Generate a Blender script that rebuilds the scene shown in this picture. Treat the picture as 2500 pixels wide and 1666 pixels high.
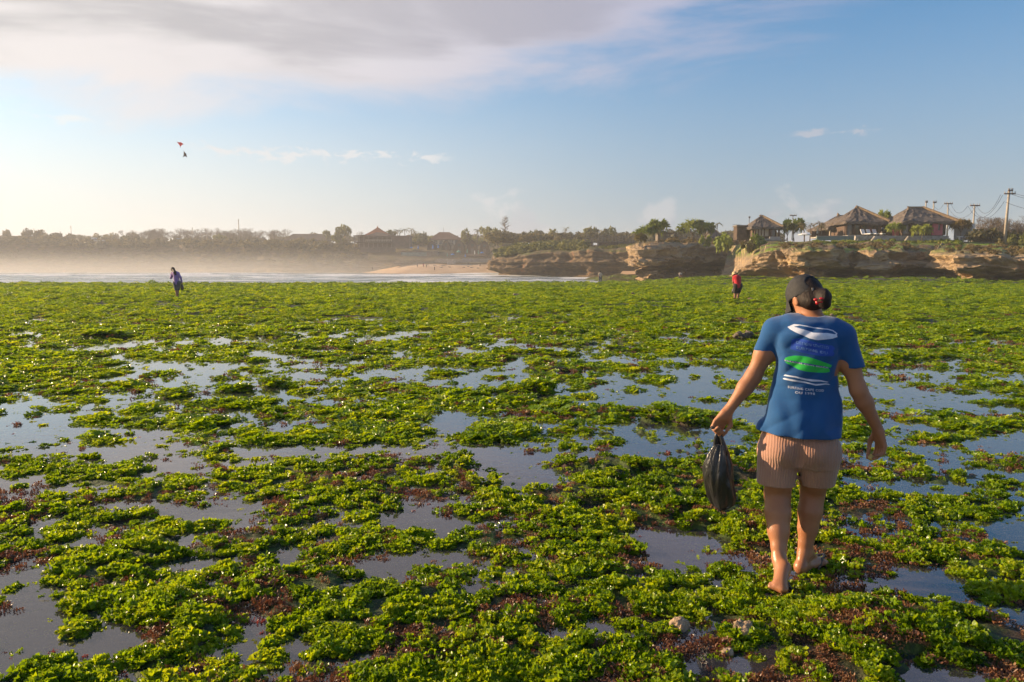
import bpy, bmesh, math, random
import numpy as np
from mathutils import Vector, Matrix, Euler
from mathutils.bvhtree import BVHTree

for _o in list(bpy.data.objects):
    bpy.data.objects.remove(_o, do_unlink=True)
SC = bpy.context.scene
COL = SC.collection
R = math.radians
random.seed(7)
RNG = np.random.default_rng(11)

# ---------------------------------------------------------------- camera
CAMH = 1.55            # eye height above the tide pools
FPX = 1806.0           # focal length in units of a 2500 px wide frame
HZ = 654.0             # horizon row in that frame
PITCH = math.atan((833.0 - HZ) / FPX)
cam = bpy.data.cameras.new('camera')
cam.lens = 36.0 * FPX / 2500.0
cam.sensor_width = 36.0
cam.clip_start = 0.05
cam.clip_end = 9000.0
camo = bpy.data.objects.new('camera', cam)
COL.objects.link(camo)
camo.location = (0, 0, CAMH)
camo.rotation_euler = (math.pi / 2 - PITCH, 0, 0)
SC.camera = camo

# ---------------------------------------------------------------- light
SUN_AZ = R(-72.0)      # left of the viewing direction (+Y)
SUN_EL = R(17.0)
sun = bpy.data.lights.new('sun', 'SUN')
sun.energy = 5.0
sun.angle = R(0.6)
sun.color = (1.0, 0.73, 0.45)
suno = bpy.data.objects.new('sun', sun)
COL.objects.link(suno)
SUND = Vector((math.sin(SUN_AZ) * math.cos(SUN_EL), math.cos(SUN_AZ) * math.cos(SUN_EL), math.sin(SUN_EL)))
suno.rotation_euler = SUND.to_track_quat('Z', 'Y').to_euler()
suno.location = SUND * 50

SC.view_settings.view_transform = 'Standard'
SC.view_settings.look = 'None'
SC.view_settings.gamma = 1.0
SC.view_settings.exposure = 1.0
SC.view_settings.use_curve_mapping = False
SC.cycles.use_denoising = True
SC.cycles.max_bounces = 6
SC.cycles.diffuse_bounces = 2
SC.cycles.use_adaptive_sampling = True
SC.cycles.adaptive_threshold = 0.02
SC.cycles.transparent_max_bounces = 12
SC.cycles.volume_bounces = 1
SC.cycles.caustics_reflective = False
SC.cycles.caustics_refractive = False
SC.cycles.sample_clamp_indirect = 6.0
SC.cycles.sample_clamp_direct = 12.0


class NT:
    """tiny helper to write node trees as expressions"""
    def __init__(self, tree):
        self.t = tree
        self.n = tree.nodes
        self.l = tree.links

    def node(self, typ, **kw):
        nd = self.n.new(typ)
        for k, v in kw.items():
            setattr(nd, k, v)
        return nd

    def put(self, sock, v):
        if isinstance(v, bpy.types.NodeSocket):
            self.l.new(v, sock)
        elif v is not None:
            if sock.type in ('RGBA',) and not hasattr(v, '__len__'):
                v = (v, v, v, 1)
            if sock.type == 'RGBA' and len(v) == 3:
                v = (*v, 1)
            sock.default_value = v

    def m(self, op, a, b=None, c=None, clamp=False):
        nd = self.node('ShaderNodeMath', operation=op, use_clamp=clamp)
        for i, v in enumerate((a, b, c)):
            if v is not None:
                self.put(nd.inputs[i], v)
        return nd.outputs[0]

    def vm(self, op, a, b=None, scale=None):
        nd = self.node('ShaderNodeVectorMath', operation=op)
        self.put(nd.inputs[0], a)
        if b is not None:
            self.put(nd.inputs[1], b)
        if scale is not None:
            self.put(nd.inputs['Scale'], scale)
        return nd.outputs['Value'] if op in ('LENGTH', 'DOT_PRODUCT', 'DISTANCE') else nd.outputs[0]

    def xyz(self, v):
        nd = self.node('ShaderNodeSeparateXYZ')
        self.put(nd.inputs[0], v)
        return nd.outputs

    def comb(self, x, y, z):
        nd = self.node('ShaderNodeCombineXYZ')
        for i, v in enumerate((x, y, z)):
            self.put(nd.inputs[i], v)
        return nd.outputs[0]

    def ramp(self, v, a, b, lo=0.0, hi=1.0, smooth=True):
        nd = self.node('ShaderNodeMapRange', interpolation_type='SMOOTHSTEP' if smooth else 'LINEAR', clamp=True)
        for i, x in enumerate((v, a, b, lo, hi)):
            self.put(nd.inputs[i], x)
        return nd.outputs[0]

    def noise(self, vec, scale, detail=4.0, rough=0.55, dist=0.0, color=False):
        nd = self.node('ShaderNodeTexNoise')
        if vec is not None:
            self.put(nd.inputs['Vector'], vec)
        self.put(nd.inputs['Scale'], scale)
        self.put(nd.inputs['Detail'], detail)
        self.put(nd.inputs['Roughness'], rough)
        self.put(nd.inputs['Distortion'], dist)
        return nd.outputs['Color' if color else 'Fac']

    def mix(self, f, a, b):
        nd = self.node('ShaderNodeMix', data_type='RGBA')
        self.put(nd.inputs[0], f)
        self.put(nd.inputs[6], a)
        self.put(nd.inputs[7], b)
        return nd.outputs[2]

    def mul(self, a, b):
        nd = self.node('ShaderNodeMix', data_type='RGBA', blend_type='MULTIPLY')
        nd.inputs[0].default_value = 1.0
        self.put(nd.inputs[6], a)
        self.put(nd.inputs[7], b)
        return nd.outputs[2]

    def cramp(self, v, stops, interp='LINEAR'):
        nd = self.node('ShaderNodeValToRGB')
        cr = nd.color_ramp
        cr.interpolation = interp
        while len(cr.elements) < len(stops):
            cr.elements.new(0.5)
        for e, (p, c) in zip(cr.elements, stops):
            e.position = p
            e.color = c if len(c) == 4 else (*c, 1)
        self.put(nd.inputs[0], v)
        return nd.outputs[0]

    def fcurve(self, v, pts, vmin, vmax):
        """piecewise curve of v through pts (x,y) using a colour ramp scaled to vmin..vmax"""
        x0, x1 = pts[0][0], pts[-1][0]
        f = self.ramp(v, x0, x1, smooth=False)
        st = [((x - x0) / (x1 - x0), ((y - vmin) / (vmax - vmin),) * 3) for x, y in pts]
        r = self.cramp(f, st, 'B_SPLINE')
        return self.ramp(r, 0.0, 1.0, vmin, vmax, smooth=False)


# ---------------------------------------------------------------- sky
W_ = bpy.data.worlds.new('World')
SC.world = W_
W_.use_nodes = True
W_.cycles.sampling_method = 'AUTOMATIC'
N = NT(W_.node_tree)
N.n.clear()
wout = N.node('ShaderNodeOutputWorld')
bg = N.node('ShaderNodeBackground')
N.l.new(bg.outputs[0], wout.inputs[0])
sky = N.node('ShaderNodeTexSky', sky_type='NISHITA')
sky.sun_disc = False
sky.sun_elevation = SUN_EL
sky.sun_rotation = SUN_AZ
sky.altitude = 0
sky.air_density = 1.0
sky.dust_density = 1.5
sky.ozone_density = 2.5
SKY_STRENGTH = 0.07
gen = N.node('ShaderNodeTexCoord').outputs['Generated']
dirn = N.vm('NORMALIZE', gen)
dx, dy, dz = N.xyz(dirn)
az = N.m('MULTIPLY', N.m('ARCTAN2', dx, dy), 180 / math.pi)
el = N.m('MULTIPLY', N.m('ARCSINE', dz), 180 / math.pi)
sunc = N.vm('DOT_PRODUCT', dirn, tuple(SUND))
near = N.ramp(sunc, 0.0, 0.92)                       # 1 towards the sun
skyc = N.mul(sky.outputs[0], (0.60, 1.10, 1.34, 1))
# moist air whitening the lower sky, more towards the sun
hzf = N.m('MULTIPLY', N.ramp(el, 21.0, 0.0), N.m('ADD', 0.80, N.m('MULTIPLY', near, 0.2)))
vapour = N.mix(near, (2.8, 3.1, 3.7, 1), (7.6, 7.1, 6.5, 1))
skyc = N.mix(hzf, skyc, vapour)
# the cloud bank
den = N.m('ADD', N.m('MAXIMUM', dz, 0.0), 0.10)
pu = N.comb(N.m('DIVIDE', dx, den), N.m('DIVIDE', dy, den), 0.0)
warp = N.vm('ADD', pu, N.vm('SCALE', N.noise(pu, 0.8, 2.0, color=True), scale=0.55))
n1 = N.noise(warp, 1.1, 6.0, 0.55)
n2 = N.noise(N.comb(N.m('MULTIPLY', az, 0.028), N.m('MULTIPLY', el, 0.11), 3.7), 1.6, 7.0, 0.6, 0.4)
elb = N.fcurve(az, [(-60, 9.5), (-36, 10.2), (-22, 9.8), (-10, 11.6), (2, 13.4), (16, 15.0), (27, 17.2), (40, 24), (70, 26)], 8, 28)
edge = N.m('SUBTRACT', el, elb)
edge = N.m('ADD', edge, N.m('MULTIPLY', N.m('SUBTRACT', n2, 0.5), 15.0))
bank = N.ramp(edge, -1.5, 3.6)
top = N.ramp(N.m('ADD', el, N.m('MULTIPLY', N.m('SUBTRACT', n1, 0.5), 34.0)), 44.0, 26.0)
bank = N.m('MULTIPLY', bank, top)
n3 = N.noise(N.comb(N.m('MULTIPLY', az, 0.026), N.m('MULTIPLY', el, 0.125), 9.1), 1.9, 5.0, 0.5, 0.5)
thick = N.ramp(N.m('ADD', N.m('MULTIPLY', edge, 0.35), N.m('MULTIPLY', N.m('SUBTRACT', n3, 0.43), 18.0)), 0.5, 5.0)
thick = N.m('MULTIPLY', thick, N.ramp(edge, 0.5, 5.0, 0.0, 0.92))
thin = N.mix(near, (3.6, 3.55, 4.6, 1), (6.8, 6.3, 6.0, 1))
core = N.mix(near, (2.9, 2.8, 3.5, 1), (4.3, 4.05, 3.95, 1))
bcol = N.mix(thick, thin, core)
opac = N.m('MULTIPLY', bank, N.fcurve(az, [(-60, 0.95), (-5, 0.95), (12, 0.85), (26, 0.7), (60, 0.6)], 0.4, 1.0))
skyc = N.mix(opac, skyc, bcol)
# thin streaks of small cloud
def streak(c, az0, az1, elc, elh, sc, thr, col, op, sd, el_t=0.35, az_s=0.16):
    nn = N.noise(N.comb(N.m('MULTIPLY', az, az_s), N.m('MULTIPLY', el, el_t), sd), sc, 6.0, 0.62, 0.5)
    m1 = N.m('MULTIPLY', N.ramp(az, az0, az0 + 2.5), N.ramp(az, az1, az1 - 2.5))
    m2 = N.m('SUBTRACT', 1.0, N.m('DIVIDE', N.m('ABSOLUTE', N.m('SUBTRACT', el, elc)), elh))
    m2 = N.m('MAXIMUM', m2, 0.0)
    v = N.ramp(N.m('ADD', nn, N.m('MULTIPLY', N.m('SUBTRACT', m2, 1.0), 0.28)), thr, thr + 0.16)
    v = N.m('MULTIPLY', N.m('MULTIPLY', v, m1), N.m('MULTIPLY', op, N.ramp(m2, 0.0, 0.25)))
    return N.mix(v, c, col)
skyc = streak(skyc, -24, -4, 8.2, 1.0, 4.4, 0.40, (6.2, 6.0, 5.9, 1), 0.7, 1.3)
skyc = streak(skyc, 19, 27, 9.3, 0.6, 3.4, 0.40, (4.2, 4.1, 4.5, 1), 0.6, 4.4)
skyc = streak(skyc, -34, -25, 9.6, 1.2, 3.0, 0.44, (7.0, 6.7, 6.3, 1), 0.5, 6.1)
# cumulus on the horizon
cn = N.noise(N.comb(N.m('MULTIPLY', az, 0.20), N.m('MULTIPLY', el, 0.30), 8.2), 1.5, 7.0, 0.56, 0.3)
cbig = N.noise(N.comb(N.m('MULTIPLY', az, 0.05), 0.0, 2.2), 2.2, 2.0)
ctop = N.m('ADD', 1.4, N.m('MULTIPLY', N.ramp(az, -12, 6, 0.35, 1.0), N.m('MULTIPLY', N.ramp(cbig, 0.36, 0.58), 4.6)))
cm = N.m('ADD', N.m('DIVIDE', N.m('SUBTRACT', ctop, el), 4.5), N.m('MULTIPLY', N.m('SUBTRACT', cn, 0.5), 1.9))
cm = N.m('MULTIPLY', N.ramp(cm, 0.02, 0.30), 0.36)
cmc = N.mix(N.ramp(cn, 0.42, 0.6), N.mix(near, (2.9, 2.9, 3.7, 1), (5.6, 5.3, 5.2, 1)), N.mix(near, (5.2, 4.9, 5.0, 1), (7.8, 7.4, 7.0, 1)))
skyc = N.mix(N.m('MULTIPLY', cm, N.ramp(az, -38, 2, 0.45, 1.0)), skyc, cmc)
N.put(bg.inputs[0], skyc)
bg.inputs[1].default_value = SKY_STRENGTH

# ---------------------------------------------------------------- helpers
CP, SP = math.cos(PITCH), math.sin(PITCH)


def W(px, py, Y):
    """world point at depth Y that the photograph shows at (px, py) of 2500 x 1666"""
    u = (px - 1250.0) / FPX
    v = (833.0 - py) / FPX
    fy = CP + v * SP          # forward component of the ray
    fz = -SP + v * CP
    t = Y / fy
    return Vector((u * t, Y, CAMH + fz * t))


def ground_y(py, z=0.0):
    v = (833.0 - py) / FPX
    return (z - CAMH) / ((-SP + v * CP) / (CP + v * SP))


def G(px, py, z=0.0):
    return W(px, py, ground_y(py, z))


def pxm(Y):
    return FPX / Y            # pixels per metre


_h = np.uint64


def _hash(ix, iy, iz, seed):
    h = (ix.astype(np.int64) * 374761393 + iy.astype(np.int64) * 668265263 + iz.astype(np.int64) * 1274126177 + seed * 974634777) & 0xFFFFFFFF
    h = (h ^ (h >> 13)) * 1274126177 & 0xFFFFFFFF
    h = (h ^ (h >> 16)) * 2246822519 & 0xFFFFFFFF
    h = h ^ (h >> 15)
    return (h & 0xFFFFFF).astype(np.float64) / float(0xFFFFFF) * 2 - 1


def vnoise(x, y, z=None, seed=0):
    x = np.asarray(x, float); y = np.asarray(y, float)
    z = np.zeros_like(x) if z is None else np.asarray(z, float)
    ix, iy, iz = np.floor(x), np.floor(y), np.floor(z)
    fx, fy, fz = x - ix, y - iy, z - iz
    u, v, w = (f * f * f * (f * (f * 6 - 15) + 10) for f in (fx, fy, fz))
    r = 0
    for a in (0, 1):
        for b in (0, 1):
            for c in (0, 1):
                r = r + _hash(ix + a, iy + b, iz + c, seed) * (u if a else 1 - u) * (v if b else 1 - v) * (w if c else 1 - w)
    return r


def fbm(x, y, z=None, oct=4, seed=0, gain=0.5):
    x = np.asarray(x, float); y = np.asarray(y, float)
    z = np.zeros_like(x) if z is None else np.asarray(z, float)
    s, a, t = 0, 1.0, 0
    for i in range(oct):
        k = 2.03 ** i
        s = s + a * vnoise(x * k + i * 17.3, y * k - i * 9.1, z * k + i * 5.7, seed + i)
        t += a
        a *= gain
    return s / t


def sstep(x, a, b):
    t = np.clip((np.asarray(x, float) - a) / (b - a), 0, 1)
    return t * t * (3 - 2 * t)


def np_mesh(name, V, F, smooth=True):
    """V (n,3), F (m,3|4) arrays -> mesh"""
    V = np.ascontiguousarray(V, np.float32); F = np.ascontiguousarray(F, np.int32)
    me = bpy.data.meshes.new(name)
    k = F.shape[1]
    me.vertices.add(len(V)); me.vertices.foreach_set('co', V.ravel())
    me.loops.add(F.size); me.loops.foreach_set('vertex_index', F.ravel())
    me.polygons.add(len(F))
    me.polygons.foreach_set('loop_start', np.arange(0, F.size, k, dtype=np.int32))
    try:
        me.polygons.foreach_set('loop_total', np.full(len(F), k, np.int32))
    except Exception:
        pass
    me.polygons.foreach_set('use_smooth', np.full(len(F), smooth, bool))
    me.update(calc_edges=True)
    me.validate()
    return me


def grid_faces(nu, nv):
    i = np.arange(nu - 1)[:, None] * nv + np.arange(nv - 1)[None, :]
    return np.stack([i, i + nv, i + nv + 1, i + 1], -1).reshape(-1, 4)


def link(o, parent=None):
    COL.objects.link(o)
    if parent is not None:
        o.parent = parent
    return o


def tag(o, label=None, cat=None, group=None, kind=None):
    for k, v in (('label', label), ('category', cat), ('group', group), ('kind', kind)):
        if v is not None:
            o[k] = v
    return o


def empty(name, loc=(0, 0, 0), rz=0.0, label=None, cat=None, group=None):
    o = bpy.data.objects.new(name, None)
    o.empty_display_size = 0.2
    o.location = loc
    o.rotation_euler = (0, 0, rz)
    link(o)
    return tag(o, label, cat, group)


def mobj(name, me, mat, parent=None):
    o = bpy.data.objects.new(name, me)
    if mat is not None:
        me.materials.clear()
        me.materials.append(mat)
    return link(o, parent)


class MB:
    """collects simple shapes, then becomes ONE mesh object"""
    def __init__(self):
        self.v = []; self.f = []

    def add(self, vs, fs):
        o = len(self.v)
        self.v += [tuple(p) for p in vs]
        self.f += [tuple(o + i for i in f) for f in fs]
        return self

    def box(self, c, s, rz=0.0, M=None):
        x, y, z = s[0] / 2, s[1] / 2, s[2] / 2
        vs = [Vector((a * x, b * y, d * z)) for d in (-1, 1) for a, b in ((-1, -1), (1, -1), (1, 1), (-1, 1))]
        if M is None:
            M = Matrix.Rotation(rz, 3, 'Z')
        vs = [M @ p + Vector(c) for p in vs]
        return self.add(vs, [(3, 2, 1, 0), (4, 5, 6, 7), (0, 1, 5, 4), (1, 2, 6, 5), (2, 3, 7, 6), (3, 0, 4, 7)])

    def tube(self, pts, rad, n=6, cap=True):
        pts = [Vector(p) for p in pts]
        if not hasattr(rad, '__len__'):
            rad = [rad] * len(pts)
        rings = []
        up = Vector((0.31, 0.17, 0.93))
        for i, p in enumerate(pts):
            d = (pts[min(i + 1, len(pts) - 1)] - pts[max(i - 1, 0)]).normalized()
            a = d.cross(up)
            if a.length < 1e-3:
                a = d.cross(Vector((1, 0, 0)))
            a.normalize(); b = d.cross(a)
            rings.append([p + (a * math.cos(2 * math.pi * k / n) + b * math.sin(2 * math.pi * k / n)) * rad[i] for k in range(n)])
        vs = [q for r in rings for q in r]
        fs = []
        for i in range(len(pts) - 1):
            for k in range(n):
                k2 = (k + 1) % n
                fs.append((i * n + k, i * n + k2, (i + 1) * n + k2, (i + 1) * n + k))
        if cap:
            fs.append(tuple(range(n))[::-1]); fs.append(tuple((len(pts) - 1) * n + k for k in range(n)))
        return self.add(vs, fs)

    def lathe(self, prof, n=10, c=(0, 0, 0)):
        c = Vector(c)
        vs = [c + Vector((r * math.cos(2 * math.pi * k / n), r * math.sin(2 * math.pi * k / n), z)) for r, z in prof for k in range(n)]
        fs = [(i * n + k, i * n + (k + 1) % n, (i + 1) * n + (k + 1) % n, (i + 1) * n + k) for i in range(len(prof) - 1) for k in range(n)]
        fs.append(tuple(range(n))[::-1]); fs.append(tuple((len(prof) - 1) * n + k for k in range(n)))
        return self.add(vs, fs)

    def prism(self, poly, d):
        """poly: 3D points of a planar outline, d: extrusion vector"""
        n = len(poly); d = Vector(d)
        vs = [Vector(p) for p in poly] + [Vector(p) + d for p in poly]
        fs = [tuple(range(n))[::-1], tuple(range(n, 2 * n))] + [(i, (i + 1) % n, n + (i + 1) % n, n + i) for i in range(n)]
        return self.add(vs, fs)

    def build(self, name, mat, parent=None, smooth=False, bevel=0.0):
        me = bpy.data.meshes.new(name)
        me.from_pydata(self.v, [], self.f)
        bm = bmesh.new(); bm.from_mesh(me)
        bmesh.ops.recalc_face_normals(bm, faces=bm.faces)
        bm.to_mesh(me); bm.free()
        if smooth:
            me.polygons.foreach_set('use_smooth', [True] * len(me.polygons))
        me.update()
        return mobj(name, me, mat, parent)


# ---------------------------------------------------------------- materials
MATS = {}


def pm(name, c1, c2=None, scale=3.0, rough=0.75, bump=0.0, bscale=None, spec=0.4, coords='pos', detail=5.0, stretch=(1, 1, 1), trans=None, lo=0.35, hi=0.65, coat=0.0, metal=0.0, rvar=0.0):
    """procedural surface: two colours mixed by noise, fine relief, per-object variation"""
    if name in MATS:
        return MATS[name]
    m = bpy.data.materials.new(name)
    m.use_nodes = True
    t = NT(m.node_tree)
    b = t.n['Principled BSDF']
    if coords == 'pos':
        co = t.node('ShaderNodeNewGeometry').outputs['Position']
    else:
        co = t.node('ShaderNodeTexCoord').outputs['Object']
    co = t.vm('MULTIPLY', co, stretch)
    col = c1
    if c2 is not None:
        f = t.ramp(t.noise(co, scale, detail, 0.6), lo, hi)
        col = t.mix(f, (*c1, 1), (*c2, 1))
    if rvar:
        rnd = t.node('ShaderNodeObjectInfo').outputs['Random']
        hs = t.node('ShaderNodeHueSaturation')
        t.put(hs.inputs['Value'], t.ramp(rnd, 0, 1, 1 - rvar, 1 + rvar, smooth=False))
        t.put(hs.inputs['Hue'], t.ramp(rnd, 0, 1, 0.5 - rvar * 0.06, 0.5 + rvar * 0.06, smooth=False))
        t.put(hs.inputs['Color'], col if isinstance(col, bpy.types.NodeSocket) else (*col, 1))
        col = hs.outputs[0]
    t.put(b.inputs['Base Color'], col if isinstance(col, bpy.types.NodeSocket) else (*col, 1))
    b.inputs['Roughness'].default_value = rough
    b.inputs['Specular IOR Level'].default_value = spec
    b.inputs['Coat Weight'].default_value = coat
    b.inputs['Metallic'].default_value = metal
    if bump:
        bp = t.node('ShaderNodeBump')
        bp.inputs['Strength'].default_value = 1.0
        bp.inputs['Distance'].default_value = bump
        t.put(bp.inputs['Height'], t.noise(co, bscale or scale * 4, 4.0, 0.6))
        t.l.new(bp.outputs[0], b.inputs['Normal'])
    if trans:
        ts = t.node('ShaderNodeBsdfTranslucent')
        t.put(ts.inputs[0], (*trans[1], 1) if trans[1] else (col if isinstance(col, bpy.types.NodeSocket) else (*col, 1)))
        mx = t.node('ShaderNodeMixShader')
        mx.inputs[0].default_value = trans[0]
        t.l.new(b.outputs[0], mx.inputs[1]); t.l.new(ts.outputs[0], mx.inputs[2])
        t.l.new(mx.outputs[0], t.n['Material Output'].inputs[0])
    MATS[name] = m
    return m
# ================================================================ the reef flat with its tide pools
POOLS = [(960, 1238, 125, 36), (260, 1240, 115, 22), (478, 1402, 95, 30), (765, 1572, 95, 46), (265, 1570, 120, 38), (1290, 1150, 140, 40),
         (1540, 977, 190, 24), (1650, 1040, 150, 42), (1551, 1115, 165, 32), (1700, 1318, 115, 30), (2230, 1392, 150, 42), (2475, 1317, 70, 40),
         (2337, 988, 190, 30), (1328, 1583, 55, 25), (1827, 1650, 60, 20), (585, 1264, 85, 20), (64, 1158, 60, 25), (85, 983, 95, 12),
         (95, 1062, 105, 15), (935, 810, 120, 12), (616, 823, 105, 13), (1020, 914, 110, 13), (1041, 1025, 85, 18), (1254, 1126, 120, 20),
         (2380, 1630, 140, 36), (1450, 880, 150, 12), (1180, 905, 120, 12), (1350, 820, 130, 9), (900, 1400, 70, 22), (2280, 905, 160, 14),
         (2400, 1150, 120, 22), (1180, 1290, 120, 18), (430, 900, 120, 10), (200, 860, 110, 9), (1750, 900, 120, 12), (1700, 830, 120, 8),
         (2100, 960, 90, 14), (1270, 850, 110, 9), (330, 1090, 90, 14), (620, 1060, 90, 14), (1630, 1450, 60, 14), (1480, 1245, 90, 16), (2140, 860, 90, 9),
         (1750, 1560, 40, 12), (30, 1290, 60, 20), (140, 1340, 60, 14), (2150, 1180, 60, 16), (1090, 1040, 60, 10), (700, 960, 80, 9), (2450, 1480, 60, 22)]
_pl = []
for (a, b, c, d) in POOLS:
    p = G(a, b)
    _pl.append((p.x, p.y, c / pxm(p.y), 0.5 * (ground_y(b - d) - ground_y(b + d))))


FEET = [(G(1905, 1436).x, G(1905, 1436).y, 0.30), (G(1972, 1388).x, G(1972, 1388).y, 0.30)]


def reef_h(x, y):
    """height of the reef surface over the pool water (z = 0)"""
    x = np.asarray(x, float); y = np.asarray(y, float)
    sc = 1.0 + np.clip(y - 6, 0, 60) * 0.035                    # coarser ribs further out
    n = fbm(x * 2.0 + 3.1, y * 2.6, oct=5, seed=5, gain=0.68) + 0.30 * fbm(x * 0.28, y * 0.4, oct=3, seed=21)
    fine = fbm(x * 6.5, y * 6.5, oct=3, seed=9)
    bias = np.zeros_like(n)
    wx = x + 0.25 * fbm(x * 1.3, y * 1.3, oct=3, seed=31) * np.clip(y / 5, 0.5, 3)
    wy = y + 0.35 * fbm(x * 1.3 + 9, y * 1.3, oct=3, seed=33) * np.clip(y / 5, 0.5, 4)
    for (px, py, rx, ry) in _pl:
        q = ((wx - px) / rx) ** 2 + ((wy - py) / ry) ** 2
        bias = np.maximum(bias, np.exp(-q * 1.1))
    cover = 0.115 + 0.26 * sstep(y, 17, 27) + 0.75 * sstep(y, 24, 37) - 0.10 * sstep(y, 4.5, 7) * (1 - sstep(y, 16, 24))
    cover = cover + 0.08 * sstep(x / np.maximum(y, 1), 0.1, 0.5) * (1 - sstep(y, 5, 8))
    v = n + cover - bias * (0.55 - 0.20 * sstep(y, 5, 10)) + fine * 0.38 + 0.16 * fbm(x * 17, y * 17, oct=2, seed=19) * (1 - sstep(y, 9, 14))
    h = np.where(y < 30, 0.045 * (v - 0.13), 0.060 * v)
    # knolls
    kn = fbm(x * 0.55 + 40, y * 0.55, oct=3, seed=71)
    h = h + 0.11 * sstep(kn, 0.33, 0.75) * sstep(v, 0.0, 0.35) * (0.4 + 0.6 * sstep(y, 3, 9))
    h = np.where(h < 0, np.maximum(h * 1.3, -0.11), h)
    # beyond the pools the flat slopes gently down towards the surf and rises to the foot of the cliffs on the right
    # firm trodden ground under the walker's feet
    for (qx, qy, qr) in FEET:
        wg = np.exp(-(((x - qx) ** 2 + (y - qy) ** 2) / qr ** 2) ** 2)
        h = h * (1 - wg) + 0.004 * wg
        v = np.maximum(v, 0.35 * wg - 0.2 * (1 - wg))
    az_ = x / np.maximum(y, 1)
    far = sstep(y, 26, 108)
    left = 1 - sstep(az_, 0.1, 0.32)
    h = h - far * (0.62 * left + 0.12 * (1 - left)) + 0.12 * sstep(y, 30, 60) * fbm(x * 0.35, y * 0.35, oct=3, seed=51)
    ledge = sstep(az_, 0.17, 0.34) * sstep(y, 58, 80)
    h = h + ledge * (0.05 + 0.75 * np.maximum(0, fbm(x * 0.16, y * 0.30, oct=4, seed=88)))
    # the reef edge: everything drops into the sea
    edge = 100 + 9 * fbm(x * 0.045, x * 0.0 + 2.0, oct=4, seed=61) + 30 * sstep(az_, 0.16, 0.3)
    h = h - 2.2 * sstep(y, edge, edge + 7)
    return h, v


rows = np.concatenate([[-6, -3, -1, 0.3, 1.0, 1.6], np.geomspace(2.1, 140, 560)])
cols = np.concatenate([np.linspace(-1.9, -0.84, 40), np.linspace(-0.82, 0.82, 410), np.linspace(0.84, 1.9, 40)])
hw = np.maximum(rows, 3.0)[:, None]
XX = cols[None, :] * (hw + 1.2)
YY = np.repeat(rows[:, None], len(cols), 1)
HH, VV = reef_h(XX, YY)
reef_me = np_mesh('reef_flat', np.stack([XX, YY, HH - 0.012], -1).reshape(-1, 3), grid_faces(len(rows), len(cols))[:, ::-1])


def reef_material():
    m = bpy.data.materials.new('reef_ground')
    m.use_nodes = True
    t = NT(m.node_tree)
    b = t.n['Principled BSDF']
    pos = t.node('ShaderNodeNewGeometry').outputs['Position']
    px, py, pz = t.xyz(pos)
    big = t.noise(pos, 1.4, 5, 0.6)
    fin = t.noise(pos, 22.0, 4, 0.6)
    green = t.mix(t.ramp(fin, 0.35, 0.7), (0.020, 0.032, 0.006, 1), (0.075, 0.12, 0.012, 1))
    brown = t.mix(t.ramp(fin, 0.3, 0.7), (0.030, 0.018, 0.014, 1), (0.09, 0.05, 0.033, 1))
    c = t.mix(t.ramp(big, 0.45, 0.62), green, brown)
    bed = t.mix(t.ramp(t.noise(pos, 7.0, 5, 0.65), 0.4, 0.7), (0.022, 0.022, 0.022, 1), (0.075, 0.058, 0.05, 1))
    c = t.mix(t.ramp(pz, -0.025, -0.004), bed, c)
    far = t.ramp(py, 16.0, 45.0)
    fg = t.mix(t.ramp(t.noise(pos, 1.1, 6, 0.7), 0.42, 0.66), (0.045, 0.065, 0.010, 1), (0.05, 0.045, 0.02, 1))
    rock = t.ramp(t.m('MULTIPLY', t.ramp(pz, 0.28, 0.5), t.ramp(t.noise(pos, 0.5, 5, 0.65), 0.42, 0.55)), 0.0, 1.0)
    fg = t.mix(rock, fg, (0.09, 0.065, 0.04, 1))
    c = t.mix(far, c, fg)
    t.put(b.inputs['Base Color'], c)
    b.inputs['Roughness'].default_value = 0.65
    b.inputs['Specular IOR Level'].default_value = 0.35
    bp = t.node('ShaderNodeBump')
    bp.inputs['Distance'].default_value = 0.03
    t.put(bp.inputs['Height'], t.noise(pos, 14.0, 6, 0.7))
    t.l.new(bp.outputs[0], b.inputs['Normal'])
    return m


reef = tag(mobj('reef_flat', reef_me, reef_material()), kind='structure')


def water_material(name, deep, absorb, ripple, rscale):
    """clear still water: mirror by Fresnel, the rest looks through to the bed"""
    m = bpy.data.materials.new(name)
    m.use_nodes = True
    t = NT(m.node_tree)
    t.n.remove(t.n['Principled BSDF'])
    gl = t.node('ShaderNodeBsdfGlossy')
    gl.inputs['Roughness'].default_value = 0.03
    gl.inputs['Color'].default_value = (1, 1, 1, 1)
    tr = t.node('ShaderNodeBsdfTransparent')
    tr.inputs[0].default_value = (*absorb, 1)
    df = t.node('ShaderNodeBsdfDiffuse')
    df.inputs[0].default_value = (*deep, 1)
    un = t.node('ShaderNodeMixShader'); un.inputs[0].default_value = 0.35
    t.l.new(tr.outputs[0], un.inputs[1]); t.l.new(df.outputs[0], un.inputs[2])
    fr = t.node('ShaderNodeFresnel'); fr.inputs[0].default_value = 2.0
    bp = t.node('ShaderNodeBump'); bp.inputs['Distance'].default_value = ripple
    pos = t.node('ShaderNodeNewGeometry').outputs['Position']
    t.put(bp.inputs['Height'], t.noise(t.vm('MULTIPLY', pos, (0.7, 1.3, 1)), rscale, 4, 0.55))
    for nd in (gl, fr):
        t.l.new(bp.outputs[0], nd.inputs['Normal'])
    mx = t.node('ShaderNodeMixShader')
    t.l.new(fr.outputs[0], mx.inputs[0]); t.l.new(un.outputs[0], mx.inputs[1]); t.l.new(gl.outputs[0], mx.inputs[2])
    t.l.new(mx.outputs[0], t.n['Material Output'].inputs[0])
    return m


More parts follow.
